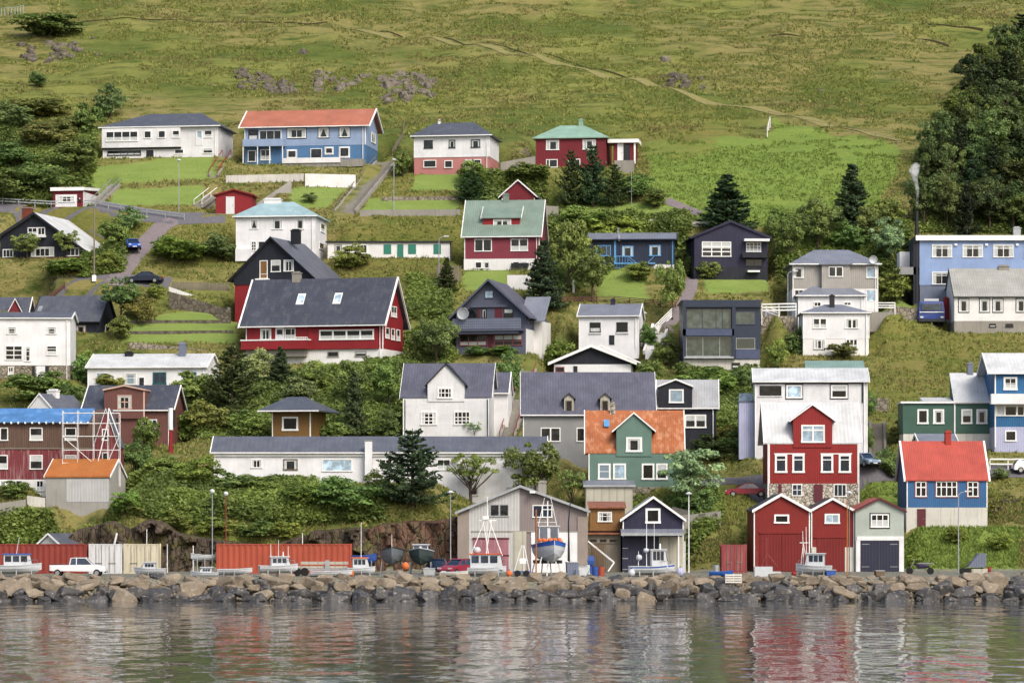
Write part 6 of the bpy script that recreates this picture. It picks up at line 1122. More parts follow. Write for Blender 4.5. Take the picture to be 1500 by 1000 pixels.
    t, h, g = pole('green mooring post with white top beside the boat cradle', 845, 846, 836, 'bluegrey', .3, Y=306, name='bollard', cat='bollard'); t, h, g = pole('leaning white post right of the dark blue boathouse', 1003, 836, 790, 'trim', .09, Y=327); 
# ---------------------------------------------------------------- quay objects
for nm, hx, kw in (('car_blue', '2c59b8', {}), ('car_darkblue', '1c2238', {}), ('car_red', 'a51e3c', {}), ('car_silver', '7d93a8', {}), ('car_white', 'e6e8ea', {}), ('car_maroon', '9c2f45', {})): D(nm, plain, hx, .25, 0, .6, .85, .05)
D('truck_blue', plain, '24408c', .35); D('hull_white', plain, 'c8cccf', .35, 0, .4, .85, .12); D('hull_blue', plain, '2d62b8', .35); D('hull_black', plain, '23272c', .4); D('hull_grey', plain, '6d7478', .5); D('hull_green', plain, '3d4a48', .5); D('orange', plain, 'd8562e', .5); D('buoy_orange', plain, 'e0763a', .6); D('tarp_blue', plain, '2f54a0', .6); D('cont_red', paint, 'c4583c', None, k=.85, wear=.7, wearcol='843f2c', rough=.6); D('cont_brown', paint, 'a04034', None, k=.85, wear=.5, wearcol='6a2a22', rough=.6); D('cont_white', paint, 'd2d3d3', None, k=.85, wear=1.0, wearcol='7c7268', rough=.6); D('cont_cream', paint, 'd6cdb2', None, k=.85, wear=.9, wearcol='6e5a48', rough=.6); D('cont_pink', paint, 'a34a48', None, k=.85, wear=.4, wearcol='c48f85', rough=.6); D('yellow', plain, 'd9a82a', .5); D('purple', plain, '5d4f77', .6); D('pallet', paint, 'd8d4c8', None, wear=.3)
QZ = 2.06
def Q(px, Y, z=QZ): return Vector(((px-750)*Y/F, Y, z))
def container(label, x0, x1, y0, Y, mat, dpth=2.4, rz=0, endon=False, doors=None):
    s = Y/F; L = (x1-x0)*s; hz = EYE+(HZ-y0)*Y/F-QZ; t = thing('shipping_container', label, 'container', Q((x0+x1)/2, Y), rz); a = L/2; m = MB(); d = dpth
    n = int(L/.14) if not endon else 0; p = []
    if not endon:   # corrugated long side as real folds
        for i in range(n+1):
            x = -a+.1+(L-.2)*i/n; p.append((x, .05 if (i//2) % 2 else .0))
        V = [(x, y, .16) for x, y in p]+[(x, y, hz-.12) for x, y in p]; k = len(p); m.add(V, [(i, i+1, i+1+k, i+k) for i in range(k-1)])
    else: m.box(-a+.1, a-.1, .03, .1, .16, hz-.12)
    m.box(-a+.1, a-.1, .1, d, .16, hz-.1); m.obj('side_panel', mat, t)
    f = MB()
    for x in (-a, a-.12): f.box(x, x+.12, -.03, .13, 0, hz); f.box(x, x+.12, d-.1, d+.03, 0, hz)
    f.box(-a+.123, a-.123, -.02, .12, hz-.13, hz-.01); f.box(-a+.123, a-.123, -.02, .12, .02, .18); f.obj('frame', doors or mat, t)
    if endon:
        for sx in (-1, 1):
            dm = MB().box(sx*.02, sx*(a-.14), -.02, .028, .2, hz-.15)
            dr = dm.obj('door', mat, t); b = MB()
            for q in (.25, .62): b.tube([(sx*(a-.14)*q, -.05, .2), (sx*(a-.14)*q, -.05, hz-.15)], .025, 6)
            b.box(sx*(a-.14)*.2, sx*(a-.14)*.68, -.1, -.07, 1.0, 1.06); b.obj('locking_bar', 'steel', dr)
    return t
def ring(poly, y, k, c): return [(c[0]+(x-c[0])*k, y, c[1]+(z-c[1])*k) for x, z in poly]
def car(label, loc, rz, col, kind='hatch', name='parked_car', cat='car', scale=1):
    t = thing(name, label, cat, loc, rz); L = {'hatch': 4.0, 'sedan': 4.5, 'pickup': 5.2, 'wagon': 4.4}[kind]; h = L/2
    body = {'hatch': [(-h, .35), (-h+.02, .8), (-h+.3, .98), (h-1.15, .95), (h-.25, .78), (h, .6), (h-.02, .3)], 'sedan': [(-h, .35), (-h+.02, .8), (-h+.7, .95), (h-1.4, .93), (h-.3, .78), (h, .58), (h-.02, .3)],
            'pickup': [(-h, .5), (-h, 1.05), (.2, 1.08), (h-1.2, 1.08), (h-.2, .95), (h, .75), (h, .45)], 'wagon': [(-h, .35), (-h+.02, .9), (-h+.1, 1.0), (h-1.2, .98), (h-.25, .8), (h, .6), (h-.02, .3)]}[kind]
    cab = {'hatch': [(-h+.15, .95), (-h+.6, 1.45), (.1, 1.5), (.95, .93)], 'sedan': [(-h+.75, .92), (-h+1.45, 1.4), (.25, 1.43), (1.1, .91)], 'pickup': [(-.75, 1.05), (-.62, 1.68), (.75, 1.7), (1.45, 1.05)], 'wagon': [(-h+.08, .98), (-h+.4, 1.5), (.2, 1.55), (1.05, .95)]}[kind]
    MB().loft([ring(body, -.86, .96, (0, .6)), ring(body, -.8, 1, (0, .6)), ring(body, .8, 1, (0, .6)), ring(body, .86, .96, (0, .6))]).obj('body', col, t)
    gl = MB().loft([[(x, -(.78 if z < 1.2 else .62), z) for x, z in cab], [(x, (.78 if z < 1.2 else .62), z) for x, z in cab]]).obj('window_glass', 'glass_blue', t)
    z1 = max(z for x, z in cab); a, b = cab[1], cab[2]
    MB().loft([[(a[0]-.08, y, a[1]+.0), (a[0]+.1, y, z1+.03), (b[0], y, z1+.04), (b[0]+.18, y, b[1]-.03)] for y in (-.64, .64)]).obj('roof', col, t)
    pl = MB()
    for y in (-1, 1):
        for (p, q) in ((cab[0], cab[1]), (cab[3], cab[2]), ((-.1, cab[0][1]), (-.1, z1))): pl.bar((p[0], y*.79, p[1]-.03), (q[0], y*.635, q[1]), .07)
    pl.obj('pillar', col, t)
    if kind == 'pickup': MB().box(-h+.08, -.85, -.72, .72, 1.0, 1.1).obj('load_bed', 'rubber', t)
    for x in (-h+.75, h-.8):
        for y in (-.82, .82):
            w = MB().lathe([(.2, -.1), (.3, -.1), (.33, -.06), (.33, .06), (.3, .1), (.2, .1)], (x, y, .33), 16, 'y').obj('wheel', 'rubber', t); MB().lathe([(.02, -.105), (.2, -.108), (.2, .108), (.02, .105)], (x, y, .33), 12, 'y').obj('rim', 'rim', w)
    for y in (-.6, .6):
        MB().box(h-.12, h-.02, y-.17, y+.17, .6, .74).obj('headlight', 'clear_lamp', t); MB().box(-h-.01, -h+.08, y-.14, y+.14, .65, .85).obj('taillight', 'red_lamp', t)
    MB().box(-h-.05, -h+.06, -.75, .75, .35, .5).obj('bumper', 'rubber', t); MB().box(h-.1, h+.04, -.72, .72, .33, .48).obj('bumper', 'rubber', t); MB().box(h-.02, h+.055, -.26, .26, .36, .46).obj('number_plate', 'trim', t)
    return t
def hull(t, L, B, Dp, mat, stripe=None, deck='hull_white', z0=.0, bottom=None):
    N = 14; rings = []; rl = []
    for i in range(N+1):
        u = i/N; x = -L/2+L*u; b = B/2*(1-max(0, (u-.45)/.55)**2.2)*(.86+.14*min(1, u/.3)); b = max(b, .03); sh = Dp*(1+.3*max(0, u-.4)**1.5*1.8); k = Dp*.55*max(0, (u-.75)/.25)**2
        rings.append([(x, -b, z0+sh), (x, -b*.93, z0+sh*.62), (x, -b*.7, z0+sh*.3+k*.5), (x, -.03, z0+k), (x, .03, z0+k), (x, b*.7, z0+sh*.3+k*.5), (x, b*.93, z0+sh*.62), (x, b, z0+sh)])
    MB().loft(rings).obj('hull', mat, t)
    if stripe:
        for sg in (-1, 1):
            m = MB(); 
            for i in range(N): 
                a = rings[i]; c = rings[i+1]; j = (0, 1) if sg < 0 else (7, 6); e = sg*.015
                p = [Vector(a[j[0]]), Vector(c[j[0]]), Vector(c[j[0]]).lerp(Vector(c[j[1]]), .5), Vector(a[j[0]]).lerp(Vector(a[j[1]]), .5)]; m.add([(q.x, q.y+e, q.z+.004) for q in p], [(0, 1, 2, 3)])
            m.obj('stripe', stripe, t)
    m = MB()
    for i in range(N):
        for sg in (0, 7): a, c = Vector(rings[i][sg]), Vector(rings[i+1][sg]); m.bar(a, c, .07, .07)
    m.obj('gunwale', deck, t); return rings
def cabin(t, x0, x1, w, z0, z1, mat='hull_white', roof=None, wins=3, glassm='glass_blue'):
    c = MB().loft([[(x0, -w/2, z0), (x1, -w/2, z0), (x1-.25, -w/2+.06, z1), (x0, -w/2+.06, z1)], [(x0, w/2, z0), (x1, w/2, z0), (x1-.25, w/2-.06, z1), (x0, w/2-.06, z1)]]).obj('cabin', mat, t)
    MB().box(x0-.12, x1-.1, -w/2-.06, w/2+.06, z1, z1+.09).obj('cabin_roof', roof or mat, t); n = wins; dx = (x1-x0-.45)/n
    for sg in (-1, 1):
        for i in range(n):
            a = x0+.12+dx*i; MB().box(a, a+dx*.78, sg*(w/2-.03), sg*(w/2+.012), z0+(z1-z0)*.45, z1-.12).obj('window', glassm, c)
    for y in (-w*.25, w*.25): MB().bar((x1-.03, y, z0+(z1-z0)*.4), (x1-.22, y, z1-.1), w*.34, .05).obj('windscreen', glassm, c)
    return c
def mast(t, x, z0, z1, r=.04, y=0, mat='trim', lean=0, name='mast'): return MB().tube([(x, y, z0), (x+lean, y, z1)], r, 6, r*.7).obj(name, mat, t)
def cradle(t, L, B, z, mat='steel'):
    m = MB()
    for x in (-L*.3, 0, L*.3):
        for sg in (-1, 1): m.bar((x, sg*B*.45, 0), (x, sg*B*.4, z+.35), .09)
        m.bar((x, -B*.5, .06), (x, B*.5, .06), .12)
    m.bar((-L*.36, 0, .16), (L*.36, 0, .16), .1); m.obj('cradle', mat, t)
def boat(label, loc, rz, L=5, B=2, Dp=.9, z=.5, mat='hull_white', stripe=None, cab=None, masts=(), rail=True, name='motor_boat', roof=None, deck='hull_white', cr=True):
    t = thing(name, label, 'boat', loc, rz); hull(t, L, B, Dp, mat, stripe, deck, z)
    if cr: cradle(t, L, B, z)
    if cab: cabin(t, cab[0]*L, cab[1]*L, B*.62, z+Dp*.8, z+Dp+cab[2], 'hull_white', roof)
    MB().box(-L*.44, L*.2, -B*.36, B*.36, z+Dp*.72, z+Dp*.8).obj('deck', deck, t)
    for m in masts: mast(t, m[0]*L, z+Dp*.8, z+Dp+m[1], m[2] if len(m) > 2 else .04, m[3] if len(m) > 3 else 0, lean=m[4] if len(m) > 4 else 0)
    if rail:
        r = MB(); 
        for sg in (-1, 1):
            p = [(L*(.18+.06*i), sg*B*.5*(1-max(0, (.68+.06*i-.45)/.55)**2.2)*.93, z+Dp*1.12+.42) for i in range(5)]; r.tube(p, .018, 5)
            for q in p[::2]: r.tube([(q[0], q[1], z+Dp*1.0), q], .015, 5)
        r.obj('handrail', 'steel', t)
    return t
def build_quay():
    container('long brick red shipping container at the left edge behind the white pickup', -12, 127, 796, 321, 'cont_brown'); container('white rusted container seen doors on, beside the long red one', 130, 179, 796, 321.5, 'cont_white', endon=True); container('cream rusted container seen doors on, right of the white one', 181, 232, 796, 321.5, 'cont_cream', endon=True)
    container('longest orange red shipping container below the long white building', 317, 514, 796, 321, 'cont_red'); container('small faded red container left of the red boathouses', 1057, 1094, 797, 324, 'cont_pink', endon=True)
    car('blue car parked on the grass beside the gravel driveway', G(194, 369), math.radians(-75), 'car_blue'); car('dark navy car at the end of the brown wooden fence', G(212, 417), math.radians(172), 'car_darkblue', 'sedan'); car('red saloon car parked left of the red white roofed house', G(1093, 704, 352), math.radians(180), 'car_red', 'sedan'); car('silver blue car half hidden behind the red white roofed house', G(1266, 696, 358), math.radians(-60), 'car_silver')
    car('white pickup truck on the quay in front of the red container', Q(115, 309), 0, 'car_white', 'pickup', 'pickup_truck', 'truck'); car('maroon estate car parked in front of the warehouse', Q(672, 313), math.radians(-128), 'car_maroon', 'wagon'); car('dark car behind the bushes at the left end of the long white building', G(303, 688, 356), 0.3, 'car_darkblue'); boat('low white cuddy boat partly hidden by rocks left of the white skiff', Q(300, 305.2), math.radians(178), 2.6, 1.2, .5, -.1, cab=(-.25, .2, .45), rail=False, cr=False); car('black car parked left of the maroon estate car', Q(640, 316), math.radians(-100), 'car_darkblue', 'hatch'); car('white car by the white fence at the right edge', G(1509, 696, 359), 0.1, 'car_white', 'hatch')
    boat('white motor boat with blue windscreen at the left edge of the quay', Q(24, 306), math.radians(8), 4.6, 2.0, .8, .25, cab=(-.25, .32, 1.0), masts=[(-.05, 2.6, .03, 0, .5)], roof='hull_blue'); boat('small white boat with open cabin right of the pickup', Q(219, 306), math.radians(175), 2.9, 1.3, .6, .15, cab=(-.2, .25, .55), rail=False); boat('white upturned looking dinghy on a trestle at the rock foot', Q(298, 322), math.radians(200), 2.5, 1.2, .6, 1.2, rail=False, name='dinghy')
    boat('low white skiff beside the white car', Q(344, 305.5), 0, 3.2, 1.3, .5, .2, rail=False, name='skiff'); boat('white fishing boat with several masts before the orange red container', Q(408, 307), math.radians(12), 3.6, 1.7, .7, .3, cab=(-.2, .3, .8), masts=[(-.2, 2.0, .03), (.0, 2.4, .03), (.25, 1.8, .03), (.12, 1.3, .07)])
    boat('small boat with orange floats and tall white mast beside the container end', Q(529, 306.5), math.radians(5), 2.6, 1.4, .6, .2, cab=(-.3, .3, .9), masts=[(.0, 4.2, .035)], rail=False, roof='buoy_orange'); boat('grey hulled boat seen bow on, propped on stands', Q(574, 315), math.radians(-88), 5, 2.4, 1.4, .9, 'hull_grey', deck='hull_black', rail=False, masts=[(.2, 1.6, .03)]); boat('dark hulled boat with white cabin, second of the two propped bow on', Q(617, 315), math.radians(-92), 5, 2.4, 1.35, .9, 'hull_green', cab=(-.25, .2, .6), rail=False); boat('blue covered boat behind the container end', Q(532, 324), 0.1, 2.6, 1.5, .8, .9, 'tarp_blue', deck='tarp_blue', rail=False)
    t = boat('white boat with orange roof and a frame of white spars on the quay', Q(713, 307), 0, 3.6, 1.8, .7, .1, cab=(-.42, .42, 1.25), rail=False, roof='orange', name='fishing_boat'); m = MB()
    for (a, b) in ((-1.5, -.2), (1.45, .25), (.2, -.35), (-.1, .45)): m.tube([(a, 0, 1.9), (b, 0, 5.2)], .045, 6)
    m.tube([(0, 0, 1.9), (.05, 0, 7.4)], .04, 6); m.box(-.7, .9, -.04, .04, 5.15, 5.24); m.box(-.35, .2, -.2, .2, 5.3, 5.6); m.obj('spar_frame', 'trim', t); MB().lathe([(.02, 2.1), (.28, 2.2), (.38, 2.45), (.25, 2.7), (.02, 2.75)], (-.9, 0, 0), 12).obj('float', 'hull_white', t, True)
    t = thing('boat_trailer', 'small trailer with a white mast tripod between two boats', 'trailer', Q(766, 307), 0); m = MB().box(-.9, .7, -.5, .5, .4, .52)
    m.obj('bed', 'tarp_blue', t); m = MB()
    for (a, b) in ((-.8, -.1), (.6, .1), (.1, 0)): m.tube([(a, 0, .5), (b, 0, 2.9)], .04, 6)
    m.box(-.35, .35, -.04, .04, 1.5, 1.58).box(-.3, .3, -.03, .03, 1.2, 1.7); m.obj('tripod', 'trim', t)
    for x in (-.5, .3): w = MB().lathe([(.1, -.08), (.28, -.08), (.3, 0), (.28, .08), (.1, .08)], (x, -.55, .3), 14, 'y').obj('wheel', 'rubber', t)
    t = thing('fishing_boat', 'blue and white fishing boat shored up high in front of the warehouse', 'boat', Q(805, 311), math.radians(-82)); hull(t, 6.2, 3.0, 1.7, 'hull_white', 'hull_blue', 'hull_blue', 1.2); cabin(t, -2.4, -.2, 2.0, 2.7, 4.6, wins=2); MB().box(-2.6, 0, -1.2, 1.2, 1.15, 1.45).obj('keel_block', 'hull_black', t); m = MB()
    r = random.Random(3)
    for i in range(26):
        c = (r.uniform(-.6, 1.6), r.uniform(-1.0, 1.0), 2.95+r.uniform(0, .45)); m.lathe([(.02, -.2), (.16, -.14), (.22, 0), (.16, .14), (.02, .2)], c, 8)
    m.obj('fishing_floats', 'buoy_orange', t); m = MB()
    for y in (-1.2, -.4, .4, 1.2):
        for x in (-2, 1.5): m.bar((x, y*1.2, 0), (x, y*.8, 1.8), .1)
    m.obj('shore_prop', 'trim', t); MB().tube([(-1.2, 0, 4.6), (-1.2, 0, 7.0)], .06, 6).tube([(-1.2, -.5, 6.2), (-1.2, .5, 6.2)], .04, 6).tube([(-1.2, -.9, 4.6), (-1.2, -.3, 7.3)], .03, 5).tube([(-1.2, .9, 4.6), (-1.2, .3, 7.3)], .03, 5).obj('mast', 'trim', t); MB().tube([(-2.2, 1.0, 3.0), (-2.2, 1.0, 6.1)], .05, 6).tube([(-2.2, -1.0, 3.0), (-2.2, -1.0, 6.1)], .05, 6).tube([(-2.2, -1.0, 5.0), (-2.2, 1.0, 5.0)], .04, 6).obj('gantry', 'steel', t); MB().tube([(.8, 1.75, 1.2), (.6, 1.7, 5), (.4, 1.9, 6.8)], .09, 7, .05).tube([(.3, 1.75, 1.4), (.1, 1.8, 4.2)], .1, 7, .06).obj('hoist_arm', 'hull_black', t); MB().tube([(2.6, -1.65, 0), (2.6, -1.65, 6.2)], .07, 7).obj('prop_pole', 'roof_rust2', t)
    t = boat('white fishing boat with blue trim and tall thin mast before the dark blue boathouse', Q(955, 306.5), math.radians(6), 4.2, 1.8, .8, .15, stripe='hull_blue', cab=(-.02, .34, 1.5), masts=[(-.12, 4.6, .04), (.05, 4.0, .025), (-.3, 1.4, .03), (.18, 2.1, .12)]); MB().lathe([(.02, 1.1), (.25, 1.2), (.3, 1.4), (.2, 1.6), (.02, 1.65)], (-1.2, 0, 0.4), 12).obj('radar_dome', 'hull_white', t, True)
    MB().lathe([(.02, 1.1), (.22, 1.2), (.28, 1.35), (.2, 1.5), (.02, 1.55)], (-.55, 0, 1.1), 12).obj('radar_dome', 'hull_white', t, True)
    t = boat('white motor boat with tall twin spars in front of the smaller red boathouse', Q(1192, 306.5), math.radians(170), 3.3, 1.7, .8, .2, cab=(-.3, .25, 1.1), masts=[(.28, 3.2, .035, 0, .1), (.2, 3.6, .035, 0, .05)], stripe=None); MB().box(.1, .5, -.95, -.88, .3, .95).obj('fender', 'hull_blue', t); m = MB().bar((.6, 0, 1), (.95, 0, 3.1), .05).bar((1.2, 0, 1), (.95, 0, 3.1), .05).box(.5, 1.3, -.04, .04, 3.1, 3.17).obj('spar_frame', 'trim', t)
    t = thing('crate', 'white crate with a thin reddish mast frame in front of the largest red boathouse', 'crate', Q(1120, 305.5)); MB().box(-.95, .7, -.5, .5, 0, .95).obj('crate_body', 'hull_white', t); MB().box(.71, 1.5, -.3, .3, .3, .5).obj('shelf', 'hull_white', t); MB().tube([(.2, 0, .95), (.2, 0, 3.6)], .04, 6).tube([(-.3, 0, .95), (.2, 0, 2.2)], .03, 5).tube([(1.2, 0, .95), (.2, 0, 2.2)], .03, 5).tube([(-.7, .1, .9), (-.7, .1, 2.4)], .04, 6).obj('mast_frame', 'cont_pink', t)
    t = thing('trailer', 'long flatbed trailer stacked with beams before the orange red container', 'trailer', Q(466, 309)); MB().box(-2.7, 2.7, -.8, .8, .55, .72).obj('bed', 'galv', t); MB().box(-1.6, 2.8, -.5, .5, 1.1, 1.35).box(-2.4, 2.7, -.6, .6, .75, .95).obj('beams', 'beige_panel', t); MB().box(.7, 1.1, -.85, -.81, .1, 1.5).obj('upright', 'galv', t)
    for x in (-1.9, -1.2): MB().lathe([(.1, -.1), (.36, -.1), (.4, 0), (.36, .1), (.1, .1)], (x, -.85, .42), 14, 'y').obj('wheel', 'rubber', t)
    t = boat('long low white rowing boat lying behind the breakwater near the trailer', Q(485, 305), 0, 3.8, 1.3, .5, .0, rail=False, name='rowing_boat', cr=False)
    t = boat('pale upturned skiff behind the rocks left of the orange roofed boat', Q(665, 305), 0, 2.6, 1.1, .45, .0, rail=False, name='skiff', cr=False, mat='pallet')
    t = boat('small blue dinghy lying by the faded red container', Q(1056, 306), 0, 2.2, 1.1, .45, .0, 'hull_blue', deck='hull_blue', rail=False, name='dinghy', cr=False)
    t = thing('pallet', 'white slatted pallet leaning on the breakwater rocks', 'pallet', Vector(((1074-750)*301.5/F, 300.9, 1.55)), 0); t.rotation_euler = (math.radians(-14), 0, 0)
    for i in range(4): MB().box(-.75, .75, -.06, 0, .05+i*.22, .19+i*.22).obj('slat', 'pallet', t)
    for x in (-.7, 0, .7): MB().box(x-.05, x+.05, 0.003, .09, .03, .9).obj('runner', 'pallet', t)
    t = thing('boat_trailer', 'rusty boat trailer heaped with purple netting right of the grey green boathouse', 'trailer', Q(1348, 318)); MB().bar((-1.5, 0, .45), (1.4, 0, .45), .12).bar((-.6, -.6, .45), (-.6, .6, .45), .1).bar((.6, -.6, .45), (.6, .6, .45), .1).obj('frame', 'steel', t); me = hull_mesh('netting', 77, (1.1, .7, .45), 26); o = link('netting', me, 'purple', t); o.location = (.2, 0, .8); MB().box(-.3, 1.2, -.4, .4, 1.0, 1.12).bar((-1.0, 0, .5), (-.5, 0, 1.5), .06).obj('winch_post', 'steel', t)
    for x in (-1.1, .9): w = MB().lathe([(.1, -.09), (.3, -.09), (.34, 0), (.3, .09), (.1, .09)], (x, -.65, .34), 14, 'y').obj('wheel', 'rubber', t)
    t = thing('tipping_trailer', 'dark blue tipping trailer with wheels and wooden crate at the right', 'trailer', Q(1436, 318)); MB().prism([(-1.3, .7), (.4, .7), (.5, 2.0), (-.2, 2.0)], 'y', -.7, .7).obj('tipper_body', 'bluegrey', t); MB().bar((-2.0, 0, .5), (.3, 0, .6), .14).bar((-1.6, 0, .6), (-.6, 0, 1.3), .08).obj('drawbar', 'hull_black', t); MB().box(-.9, .6, -.85, -.4, .0, .55).obj('crate', 'beige_panel', t)
    for x in (-1.8, -1.3): MB().lathe([(.1, -.09), (.28, -.09), (.32, 0), (.28, .09), (.1, .09)], (x, -.7, .32), 14, 'y').obj('wheel', 'rubber', t)
    MB().lathe([(.05, -.2), (.3, -.15), (.36, 0), (.3, .15), (.05, .2)], (.75, -.6, .4), 12, 'x').obj('float', 'red', t)
    # small gear lying about on the quay
    def tub(label, px, Y, w, h, mat): 
        t = thing('fish_tub', label, 'fish tub', Q(px, Y), .1, 'fish tubs on the quay'); MB().prism([(-w/2, .1), (w/2, .1), (w/2+.06, h), (-w/2-.06, h)], 'y', -.5, .5).box(-w/2+.05, -w/2+.25, -.45, .45, 0, .097).box(w/2-.25, w/2-.05, -.45, .45, 0, .097).obj('tub_body', mat, t); MB().box(-w/2-.09, w/2+.09, -.54, .54, h+.002, h+.07).obj('lid', 'galv', t)
    def buoy(label, px, Y, r, mat, z=0):
        t = thing('buoy', label, 'buoy', Q(px, Y, QZ+z), 0, 'buoys and floats on the quay'); MB().lathe([(.04, .0), (r*.7, r*.3), (r, r), (r*.75, r*1.65), (r*.3, r*2), (.04, r*2.05)], n=14).obj('float_body', mat, t, True); MB().tube([(0, 0, r*2), (.02, 0, r*2.35)], .05, 6).obj('eyelet', 'hull_black', t)
    def barrel(label, px, Y, mat):
        t = thing('barrel', label, 'barrel', Q(px, Y), 0, 'barrels on the quay'); MB().lathe([(.26, 0), (.29, .03), (.29, .3), (.305, .32), (.29, .34), (.29, .6), (.305, .62), (.29, .64), (.29, .88), (.27, .9)], n=16).obj('barrel_body', mat, t); MB().lathe([(.02, .9), (.25, .902), (.25, .93), (.02, .93)], n=14).obj('lid', 'hull_black', t)
    buoy('orange buoy beside the grey hulled boat', 594, 312, .38, 'buoy_orange', .5); buoy('pair of orange buoys by the white mast boat, left one', 514, 305.5, .3, 'buoy_orange'); buoy('orange buoy before the trailer with tripod', 746, 305.5, .3, 'buoy_orange'); buoy('white float beside the blue trimmed fishing boat', 925, 305.5, .36, 'hull_white'); buoy('pale lilac float right of the blue trimmed fishing boat', 996, 305.5, .42, 'lilac'); buoy('red float by the crate with mast frame', 1163, 305.5, .26, 'red')
    tub('grey fish tub right of the shored fishing boat', 838, 307, 1.0, 1.3, 'bluegrey'); tub('white fish tub left of the timber shack', 852, 308, .8, .9, 'hull_white'); tub('pale tub behind the small motor boat with twin spars', 1178, 308, .9, .8, 'pallet'); tub('blue fish tub by the twin spar motor boat', 1216, 306, .8, .6, 'tarp_blue'); tub('grey tub between the propped dark boat and the black car', 628, 309, 1.0, .7, 'galv'); tub('brown crate by the rusty pole on the quay', 1288, 305, .7, .55, 'wood')
    barrel('blue barrel standing before the timber shack', 872, 310, 'tarp_blue'); barrel('red and rusty barrel beside the blue barrel', 881, 308, 'cont_red'); barrel('white barrel at the foot of the warehouse wall', 860, 318, 'hull_white'); barrel('grey barrel left of the faded red container', 1049, 318, 'galv')
    t = thing('outboard_motor', 'tall blue covered outboard motor on a stand before the timber shack', 'outboard motor', Q(866, 313)); MB().loft([[(-.3, -.25, 1.0), (.3, -.25, 1.0), (.3, .25, 1.0), (-.3, .25, 1.0)], [(-.38, -.3, 1.4), (.34, -.3, 1.4), (.34, .3, 1.4), (-.38, .3, 1.4)], [(-.2, -.2, 1.85), (.22, -.2, 1.85), (.22, .2, 1.85), (-.2, .2, 1.85)]]).obj('cowling', 'tarp_blue', t); MB().box(-.12, .12, -.1, .1, .2, .998).obj('shaft', 'tarp_blue', t); MB().bar((-.4, 0, 0), (0, 0, .9), .06).bar((.4, 0, 0), (0, 0, .9), .06).bar((0, .4, 0), (0, 0, .9), .06).obj('stand', 'steel', t)
    t = thing('storage_box', 'yellow and white storage box at the foot of the dark wooden steps', 'storage box', G(1293, 694)); MB().box(-.45, .45, -.3, .3, 0, .5).obj('box_body', 'hull_white', t); MB().box(-.48, .48, -.33, .33, .503, .72).obj('lid', 'yellow', t)
    # truck with crane beside the pale blue building
    g = G(1365, 470, 407); t = thing('crane_truck', 'blue truck with folded red crane beside the pale blue building', 'truck', g, 0)
    MB().loft([[(-1.6, 0, .6), (1.6, 0, .6), (1.6, 0, 1.7), (1.45, .3, 2.9), (-1.45, .3, 2.9), (-1.6, 0, 1.7)][0:6], [(-1.6, 2.2, .6), (1.6, 2.2, .6), (1.6, 2.2, 1.7), (1.5, 2.2, 2.95), (-1.5, 2.2, 2.95), (-1.6, 2.2, 1.7)]]).obj('cab', 'truck_blue', t); MB().box(-1.25, 1.25, -.02, .25, 1.8, 2.6).obj('windscreen', 'glass_blue', t); MB().box(-1.5, 1.5, -.08, -.01, 1.52, 1.62).obj('stripe', 'trim', t); MB().box(-.9, .9, .4, 1.8, 2.95, 3.25).obj('deflector', 'hull_white', t); MB().box(-1.6, 1.6, -.15, 0, .4, .75).obj('bumper', 'hull_black', t)
    MB().box(1.75, 2.4, 2.3, 2.9, .8, 3.5).tube([(2.05, 2.2, .9), (2.05, 2.2, 3.6)], .16, 8).obj('crane', 'red', t); MB().box(-1.5, 1.5, 2.3, 7, .7, 1.0).obj('flatbed', 'hull_black', t)
    for y in (.9, 4.6, 5.8):
        for x in (-1.35, 1.35): MB().lathe([(.15, -.16), (.45, -.16), (.5, 0), (.45, .16), (.15, .16)], (x, y, .5), 16, 'x').obj('wheel', 'rubber', t)
    for x in (-1.25, 1.25): MB().box(x-.18, x+.18, -.17, -.1, .85, 1.05).obj('headlight', 'clear_lamp', t)
    # scaffold round the weathered house
    a = Q(93, 343.6, P(93, 705, 343.6).z); s = 343.6/F; t = thing('scaffold', 'white steel scaffold tower round the end of the weathered red house', 'scaffold', a); X = [0, 22*s, 45*s, 66*s, 83*s]; Zs = [0, 27*s, 46*s, 66*s, 85*s, 100*s]; st = MB()
    for x in X:
        for y in (-.9, .1): st.tube([(x, y, -.5), (x, y, 104*s if x < 60*s else 100*s)], .03, 6)
    st.obj('upright', 'trim', t); lg = MB()
    for z in Zs[1:]:
        for y in (-.9, .1): lg.tube([(0, y, z), (X[-1], y, z)], .035, 5)
        for x in X: lg.tube([(x, -.9, z), (x, .1, z)], .035, 5)
    lg.obj('ledger', 'trim', t); br = MB().tube([(0, -.95, Zs[3]), (X[2], -.95, Zs[1])], .035, 5).tube([(0, -.95, Zs[1]), (X[2], -.95, 0)], .035, 5).tube([(X[4], -.95, Zs[3]), (X[3], -.95, Zs[1])], .035, 5).tube([(X[2], -.95, 0), (X[3], -.95, Zs[4]), (68*s, -.95, 107*s)], .06, 5).tube([(68*s, -.95, 107*s), (X[4], -.95, Zs[3])], .06, 5); br.obj('brace', 'trim', t); MB().box(0, X[-1], -.85, .05, Zs[3]-.1, Zs[3]-.04).box(0, X[2], -.85, .05, Zs[1]-.1, Zs[1]-.04).obj('deck_board', 'greywood', t)
    sm = MB(); D('smoke', smoke_mat); g = G(1343, 447); z0 = P(0, 306, g.y).z; pr = [(.02, -.1), (.13, .3), (.16, 1.4), (.24, 2.6), (.36, 3.8), (.7, 4.7), (.6, 5.4), (.05, 5.9)]
    V = []; n = 12; Fc = []
    for i, (r, h) in enumerate(pr):
        for j in range(n): q = 6.283*j/n; V.append((r*math.cos(q)+.08*h*math.sin(h*1.1), r*math.sin(q), h))
